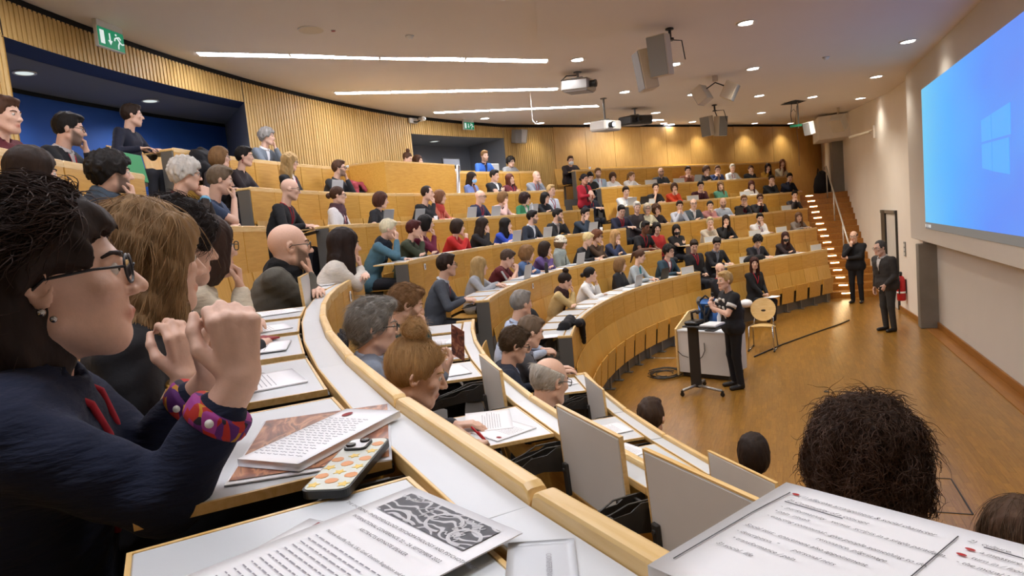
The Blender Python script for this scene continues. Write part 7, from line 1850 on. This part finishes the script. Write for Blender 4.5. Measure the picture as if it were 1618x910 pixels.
# more papers on the near tablets: (desk, s, radial offset, turn, w, h, label)
def on_tab(d, s, off, z=0, turn=0): return Matrix.Translation(pos(RR[d] + off, s, ZZ[d] - .0225 + z)) @ Matrix.Rotation(frame(s) + turn, 4, 'Z')
PAP = [(4, 134.9, .30, .1, .21, .29, 'white conference papers in front of the fair-haired woman', 'paper'), (4, 134.2, .40, .4, .20, .27, 'sheet with a red oval under the clear pen', 'paper'), (4, 132.1, .30, -.1, .21, .29, 'white papers before the dark-haired person', 'paper'), (4, 129.5, .30, .2, .21, .29, 'printed sheet before the woman in cream knit', 'paper'), (4, 126.4, .28, .3, .21, .28, 'folded sheet left of the upright tablet in the photographer row', 'paper'),
       (4, 117.5, .26, .1, .21, .28, 'sheet on the desk beside the white sweater', 'paper'),
       (5, 130.5, .30, .35, .30, .21, 'large printed programme spread before the woman with the bun', 'paper'), (5, 129.9, .30, -.25, .297, .21, 'second white sheet crossing the printed programme', 'paper'), (5, 124.0, .28, .1, .30, .21, 'blank white sheet on the tablet below the held leaflet', 'paper'), (5, 121.5, .28, .3, .21, .29, 'picture leaflet lying before the bearded man in dark green', 'paper'), (5, 118.2, .30, -.2, .21, .29, 'white sheet at the far end of the near desk, row of the grey-haired man', 'paper'),
       (6, 124.6, .28, .1, .21, .29, 'white sheet before the old man with the bald crown', 'paper'), (6, 126.8, .30, .3, .21, .15, 'small sheet beside the old man with white side hair', 'paper'), (6, 133.6, .22, .1, .24, .18, 'flyer with a dark picture on the lowest near desk', 'paper'), (6, 116.8, .2, .2, .30, .10, 'long white folder held over the lowest near desk', 'paper'), (6, 136.5, .24, .1, .21, .15, 'small sheet on the lowest near desk behind the large tablet', 'paper'),
       (6, 104.2, .30, .2, .21, .29, 'papers before the man in the light blue shirt', 'paper'), (6, 90.5, .22, .2, .21, .29, 'white papers before the woman in pale yellow', 'paper'), (6, 86.0, .15, -.1, .25, .18, 'papers on the desk beside the dark jacket', 'paper'), (6, 82.0, .15, .1, .21, .27, 'papers before the woman in the white jacket', 'paper'), (6, 79.0, .14, .3, .3, .2, 'open papers left of the silver laptop', 'paper'),
       (5, 95.0, .2, .2, .21, .27, 'papers under the hands of the woman with the phone', 'paper'), (5, 89.0, .16, 0, .21, .18, 'sheet below the man in the maroon t-shirt', 'paper'), (5, 82.8, .14, .2, .25, .16, 'sheets between denim cardigan and purple jacket', 'paper'), (5, 73.5, .16, .1, .2, .15, 'notebook page before the pale blonde woman', 'paper'), (5, 67.5, .14, .1, .25, .15, 'white papers at the aisle end of the blue laughing woman', 'paper'),
       (4, 90.6, .18, .2, .30, .2, 'open white booklet left of the red sweater', 'paper'), (4, 80.0, .15, .0, .22, .15, 'sheet beside the royal blue jacket', 'paper'), (3, 66.5, .14, .1, .3, .15, 'white papers at the row end before the woman in black', 'paper'), (2, 64.2, .15, .1, .25, .15, 'white sheets before the bald man in pale grey sweater', 'paper'), (3, 75.4, .15, .1, .25, .15, 'papers before the pale pink cardigan', 'paper'),
       (6, 64.0, .25, .2, .25, .2, 'open white book held by the man in teal pullover', 'paper'), (6, 42.5, .18, 0, .2, .15, 'white sheet before the woman with dark red hair and black mask', 'paper'), (5, 40.4, .16, 0, .2, .14, 'white sheet before the plain white shirt', 'paper'), (4, 33.6, .16, 0, .2, .14, 'white sheet before the man in black v-neck', 'paper'), (3, 28.8, .16, .1, .22, .16, 'open book before the woman with auburn hair', 'paper'), (2, 26.5, .16, 0, .2, .14, 'sheet before the person in striped shirt', 'paper')]
for q, (d, s, off, turn, w, h, lb, mt) in enumerate(PAP):
    fr = on_tab(d, s, off, .004 + .0015 * (q % 3), turn) @ Matrix.Translation((-w / 2, h / 2, 0))
    t = sheet('paper_sheet', lb, 'paper', fr, w, h, .003, mt, 'papers on the desks')
    if d >= 4 and s > 112:
        if 'spread' in lb or 'flyer with' in lb: patch(t, fr, 'picture', w * .55, -h * .10, w * .92, -h * .30, 'print_grey' if 'flyer' in lb else 'print_blue')
        if 'picture leaflet' in lb: patch(t, fr, 'picture', .01, -.01, w - .01, -h * .8, 'print_brown')
        elif 'blank' not in lb: fake_lines(t, fr, .02, w - .02, -h * .38, .011, max(3, int(h * 40)), 'light_ink', q)
        if q in (1, 2, 6): oval(t, fr, .03, -.03, .014, .009)
fr = on_tab(4, 134.6, .42, .012, .9); single('notebook', MB().box((0, 0, 0), (.15, .21, .014), bev=.004), 'leather', 'closed dark notebook on the papers in front of the fair-haired woman', 'notebook', fr)
t = thing('clear_pen', 'clear ballpoint pen with red tip lying on a sheet with red oval', 'pen', on_tab(4, 135.6, .40).translation); fr = on_tab(4, 135.6, .40, .014, 1.0)
MB().tube([(-.05, 0, 0), (.05, 0, 0)], .006, 8).build('barrel', M('clear_plastic'), t, True, mat4=fr); MB().tube([(.05, 0, 0), (.068, 0, 0)], [.006, .002], 8).build('tip', M('red_plastic'), t, True, mat4=fr)
fr = on_tab(4, 131.2, .30, .008, .5); t = thing('red_booklet', 'dark red booklet with white picture beside the dark-haired person', 'booklet', fr.translation); MB().box((0, 0, 0), (.12, .20, .006)).build('cover', M('red_ink'), t, mat4=fr); MB().box((0, .03, .0035), (.09, .07, .001)).build('cover_picture', M('paper_blue'), t, mat4=fr)
# laptops
LAPS = [(2, 94.25, 'w', 'white laptop lid before the man in charcoal shirt'), (3, 95.0, 'g', 'grey laptop left of the smiling woman with brown bob'), (3, 90.4, 'g', 'grey laptop right of the smiling woman with brown bob'), (3, 82.4, 'w', 'left of two pale laptops before the elderly bald man'), (3, 78.6, 'w', 'right of two pale laptops before the elderly bald man'), (3, 72.6, 'w', 'pale laptop before the green cardigan'), (4, 82.4, 'w', 'pale laptop before the royal blue jacket'), (4, 76.8, 'w', 'pale laptop before the bearded man in navy blazer'), (4, 68.6, 'w', 'pale laptop before the bearded man hiding his face'),
        (5, 79.0, 'w', 'pale laptop before the beanie and grey shawl'), (5, 91.0, 'w', 'pale laptop beside the maroon t-shirt'), (6, 76.6, 'w', 'silver laptop before the brown fringe and black top'), (6, 70.3, 'd', 'dark laptop under the hands of the woman with teal scarf'), (2, 38.2, 'g', 'grey laptop before the rust brown shirt'), (3, 54.6, 'd', 'dark laptop before the white vest, right of a pale one'), (3, 56.8, 'w', 'pale laptop before the white vest, left of a dark one'), (4, 41.6, 'd', 'black laptop before the bald man in white and blue shirt')]
flat('laptop_white', 'c3c6c8', .4); flat('laptop_grey', '9aa0a3', .4)
for d, s, c, lb in LAPS:
    B = on_tab(d, s, .22, .012)
    t = thing('laptop', lb, 'laptop', B.translation, frame(s), 'laptops on the desks')
    mt = {'w': 'laptop_white', 'g': 'laptop_grey', 'd': 'dark_plastic'}[c]
    MB().box((0, .03, 0), (.32, .22, .016), bev=.004).build('base', M(mt), t, mat4=B)
    MB().box((0, 0, .108), (.32, .008, .215), bev=.003).build('lid', M(mt), t, mat4=B @ Matrix.Translation((0, -.082, .004)) @ Matrix.Rotation(.22, 4, 'X'))
# cups and bottles
def cup(d, s, off, lb, mat='paper'):
    B = on_tab(d, s, off, .002); t = thing('paper_cup', lb, 'cup', B.translation, 0, 'cups on the desks'); MB().lathe([(.026, 0), (.034, .09), (.031, .09), (.024, .004)], 14).build('cup_wall', M(mat), t, True, mat4=B); MB().lathe([(.035, .088), (.035, .094), (.031, .094)], 14).build('cup_rim', M(mat), t, True, mat4=B)
cup(3, 88.0, .12, 'white cup before the man with receding dark hair'); cup(4, 67.2, .12, 'white cup beside the pale laptop near the aisle'); cup(3, 120.5, .10, 'white cup before the bearded man with the scarf'); cup(1, 74.0, .12, 'white cup on the topmost desk below the grey recess'); cup(5, 51.8, .14, 'dark cup held by the blonde woman in beige', 'black_plastic'); cup(1, 55.2, .12, 'small white cup on the topmost desk of the far block, near the aisle')
B = on_tab(2, 57.6, .10, .002); t = thing('water_bottle', 'clear water bottle on the desk of the man bowing his head', 'bottle', B.translation); MB().lathe([(.035, 0), (.036, .02), (.036, .16), (.014, .21), (.014, .23)], 14).build('bottle_body', M('clear_plastic'), t, True, mat4=B); MB().lathe([(.016, .225), (.016, .25)], 12).build('cap', M('paper_blue'), t, True, mat4=B)
B = on_tab(3, 72.9, .10, .002); t = thing('water_bottle', 'clear water bottle before the green cardigan', 'bottle', B.translation); MB().lathe([(.035, 0), (.036, .02), (.036, .16), (.014, .21), (.014, .23)], 14).build('bottle_body', M('clear_plastic'), t, True, mat4=B); MB().lathe([(.016, .225), (.016, .25)], 12).build('cap', M('paper_blue'), t, True, mat4=B)
B = on_tab(5, 86.6, .12, .002); single('dark_bottle', MB().lathe([(.03, 0), (.032, .02), (.032, .13), (.026, .15), (.026, .18)], 14), 'dark_plastic', 'small dark bottle on the desk between maroon t-shirt and denim cardigan', 'bottle', B, True)
# control desk in front of the topmost row
sA, sB = 87.6, 78.2
cd_ = thing('control_desk', 'large box-shaped wooden control desk in the middle of the upper rows', 'desk', pos(14.3, 83, FL[2]), frame(83))
a0, b0, a1, b1 = pos(13.98, sA), pos(13.98, sB), pos(14.72, sA + .3), pos(14.72, sB - .3); zT = 4.03
def slab(P4, z0, z1, name, mat): link(name, new_mesh(name, [(p.x, p.y, z0) for p in P4] + [(p.x, p.y, z1) for p in P4], [(3, 2, 1, 0), (4, 5, 6, 7)] + [(i, (i + 1) % 4, (i + 1) % 4 + 4, i + 4) for i in range(4)], [M(mat)]), cd_)
def wallp(p, q, inn, z0, z1, name, mat='panel_wood'):
    d = (q - p).normalized(); nn = Vector((-d.y, d.x, 0)) * .03 * inn; slab([p, q, q + nn, p + nn], z0, z1, name, mat)
wallp(a0, b0, 1, FL[2], zT, 'front_panel'); wallp(a1, a0, 1, FL[2], zT, 'side_panel'); wallp(b0, b1, 1, FL[2], zT, 'side_panel'); slab([a0, b0, b1, a1], zT - .005, zT + .025, 'top_board', 'rim_wood')
B = Matrix.Translation(pos(14.75, 78.6, 4.0)); t = thing('white_cloth', 'white cloth hanging over the right corner of the control desk', 'cloth', B.translation)
MB().box((0, 0, .06), (.5, .3, .05), bev=.02, R=Matrix.Rotation(frame(78.5), 3, 'Z')).build('cloth_top', M('paper'), t, True, mat4=B); p = pos(13.96, 78.0, 3.72); MB().box((0, 0, 0), (.10, .05, .66), bev=.02, R=Matrix.Rotation(frame(78), 3, 'Z') @ Matrix.Rotation(.12, 3, 'Y')).build('cloth_fall', M('paper'), t, True, mat4=Matrix.Translation(p))
B = Matrix.Translation(pos(15.0, 73.9, 4.18)) @ Matrix.Rotation(frame(74), 4, 'Z'); t = thing('dark_framed_monitor', 'thin dark-framed monitor standing at the edge of the grey recess', 'monitor', B.translation)
MB().box((0, 0, .0), (.60, .03, .34), bev=.006).build('frame', M('black_plastic'), t, mat4=B); MB().box((0, -.017, .01), (.55, .004, .28)).build('display', M('recess_grey'), t, mat4=B); MB().box((0, -.020, -.06), (.36, .004, .12)).build('dark_image', M('gap_black'), t, mat4=B); MB().box((0, .03, -.21), (.2, .12, .12)).build('stand', M('black_plastic'), t, mat4=B)
B = Matrix.Translation(pos(14.9, 85.5, 4.075)) @ Matrix.Rotation(frame(85), 4, 'Z'); single('white_folder', MB().box((0, 0, 0), (.6, .3, .05), bev=.01), 'paper', 'white papers lying at the left end of the control desk', 'paper', B)
# coats, bags
def blob(name, label, cat, B, prims, mat, v=.022, wv=.008, extra=None):
    F = Field.around(prims, v, .03)
    for p in prims: F.add(p, .05)
    X, Y_, Z = F.grid(); F.f = F.f + wv * np.sin(38 * X + 9 * np.sin(14 * Z)) * np.cos(24 * Z + 12 * Y_)
    V, Q = F.mesh(); return tag(link(name, new_mesh(name, V, Q, [M(mat)], True), None, mat4=B), label, cat)
B = local(102.3, RR[1], ZZ[1]); blob('black_coat', 'black coat heaped over the back panel in front of the blue recess', 'coat', B, [C_((-.18, -.02, -.10), (.22, -.04, -.16), .12, .13), C_((-.22, -.10, -.28), (.24, -.10, -.42), .13, .16), C_((.0, .02, .0), (.2, .02, -.04), .07, .06)], 'black_cloth')
B = local(88.6, RR[1] - .30, FL[2]); o = blob('dark_jacket', 'dark jacket hung over the seat left of the control desk', 'coat', B, [C_((-.16, .10, .55), (.16, .10, .55), .14, .14), C_((-.18, .14, .95), (.18, .14, .95), .10, .10), C_((-.16, .05, .75), (.16, .05, .75), .15, .15)], 'black_cloth'); blob('red_scarf', 'dusty red scarf thrown over the dark jacket by the control desk', 'scarf', B, [C_((-.12, .06, 1.06), (.16, .10, 1.03), .05, .05), C_((-.12, -.04, 1.02), (-.14, -.06, .80), .05, .04), C_((.10, .0, 1.04), (.12, -.06, .92), .04, .04)], 'pink_cloth', .018)
B = local(98.5, RR[6] + .62, FL[6]); o = blob('black_rucksack', 'black rucksack on the seat between light blue shirt and pale yellow sweater', 'bag', B, [E_((0, .05, .72), (.19, .14, .28)), C_((-.08, -.08, .60), (.08, -.08, .60), .10, .10)], 'black_cloth', .02, .003)
B = local(101.2, RR[6], ZZ[6]); blob('dark_grey_jacket', 'dark grey jacket draped over the middle desk end in the second lowest row', 'coat', B, [C_((-.10, .12, .02), (.34, .10, .03), .06, .07), C_((.06, -.03, .02), (.40, -.03, -.02), .05, .05), C_((.34, -.045, -.04), (.44, -.05, -.30), .05, .03), C_((-.08, .14, .02), (-.10, .20, -.06), .06, .05)], 'black_cloth', .016, .004)
B = local(52.0, RR[6] + .10, ZZ[6]); blob('coat_heap', 'black coat heap on the front desk of the far block', 'coat', B, [C_((-.25, .03, .04), (.30, .05, .05), .07, .07), C_((-.35, .04, .02), (-.1, .02, .10), .05, .05)], 'black_cloth', .02, .006)
B = local(64.6, RR[7] + .55, .0); blob('floor_bag', 'grey-brown bag at the feet of the man in teal pullover', 'bag', B @ Matrix.Translation((0, .45, FL[6])), [E_((0, 0, .16), (.20, .15, .16)), C_((-.1, 0, .28), (.1, 0, .28), .05, .05)], 'concrete', .02, .004)
B = local(58.0, RR[7] + .52, .44); blob('white_helmet', 'white rounded bag on the first-row seat beside the woman in black', 'bag', B, [E_((0, 0, .08), (.15, .13, .09))], 'paper', .016, .001)
B = local(55.2, RR[7] + .22, .60); single('open_notebook', MB().box((-.08, 0, 0), (.15, .21, .008), R=Matrix.Rotation(.08, 3, 'Y')).box((.08, 0, 0), (.15, .21, .008), R=Matrix.Rotation(-.08, 3, 'Y')), 'paper', 'open white notebook on the lap of the first-row woman in black', 'notebook', B)
B = local(113.2, RR[2] + .15, ZZ[2] + .08); single('green_folder', MB().box((0, 0, 0), (.46, .02, .26), bev=.004), 'green_card', 'bright green folder standing upright at the row end below the blue recess', 'folder', B @ Matrix.Rotation(-.15, 4, 'X'))
B = local(66.6, RR[1] + .75, FL[1]); t = thing('white_chair', 'white chair back beside the person with the black bowl cut', 'chair', B.translation); MB().box((0, 0, .86), (.42, .04, .46), bev=.02).build('chair_back', M('laptop_white'), t, mat4=B); MB().box((0, .22, .46), (.42, .42, .04), bev=.02).build('chair_seat', M('laptop_white'), t, mat4=B)
for a_, b_ in ((-.18, .04), (.18, .04), (-.18, .4), (.18, .4)): MB().tube([(a_, b_, 0), (a_, b_, .45)], .012, 6).build('leg', M('metal_grey'), t, mat4=B)
# board and clipboard on knees near the aisles, small white tags on the panels
for (row, s, off, lb) in ((3, 104.3, .26, 'dark clipboard on the knees of the bald man with red lanyard'), (5, 103.6, .22, 'dark tablet board before the man in grey suit')):
    B = Matrix.Translation(pos(RR[row] + off, s, FL[row] + .72)) @ Matrix.Rotation(frame(s), 4, 'Z') @ Matrix.Rotation(-.15, 4, 'X'); t = thing('clipboard', lb, 'clipboard', B.translation); MB().box((0, 0, 0), (.34, .28, .010), bev=.003).build('board', M('dark_plastic'), t, mat4=B); MB().box((0, 0, .007), (.22, .25, .003)).build('sheet', M('paper'), t, mat4=B)
for d, s in ((4, 118.3), (4, 101.6), (5, 92.0), (3, 96.5)):
    B = local(s, RR[d] - .012, ZZ[d] - .12); t = thing('row_tag', {4: 'small white row tag on the panel under the fourth desk, ' + ('near block' if s > 110 else 'middle block'), 5: 'small white row tag on the panel of the third lowest middle desk', 3: 'small green row tag on the panel of the third highest middle desk'}[d], 'tag', B.translation)
    MB().box((0, 0, 0), (.06, .006, .08)).build('plate', M('green_card' if d == 3 else 'paper'), t, mat4=B); MB().box((0, -.004, 0), (.02, .003, .045)).build('numeral', M('grey_ink'), t, mat4=B)
# phone in the hands of the fair-haired woman in grey
B = Matrix.Translation(pos(RR[5] + .22, 95.2, ZZ[5] + .12)) @ Matrix.Rotation(frame(95), 4, 'Z') @ Matrix.Rotation(-.5, 4, 'X'); single('mobile_phone', MB().box((0, 0, 0), (.075, .010, .15), bev=.004), 'laptop_grey', 'phone held by the fair-haired woman in light grey sweater', 'phone', B)
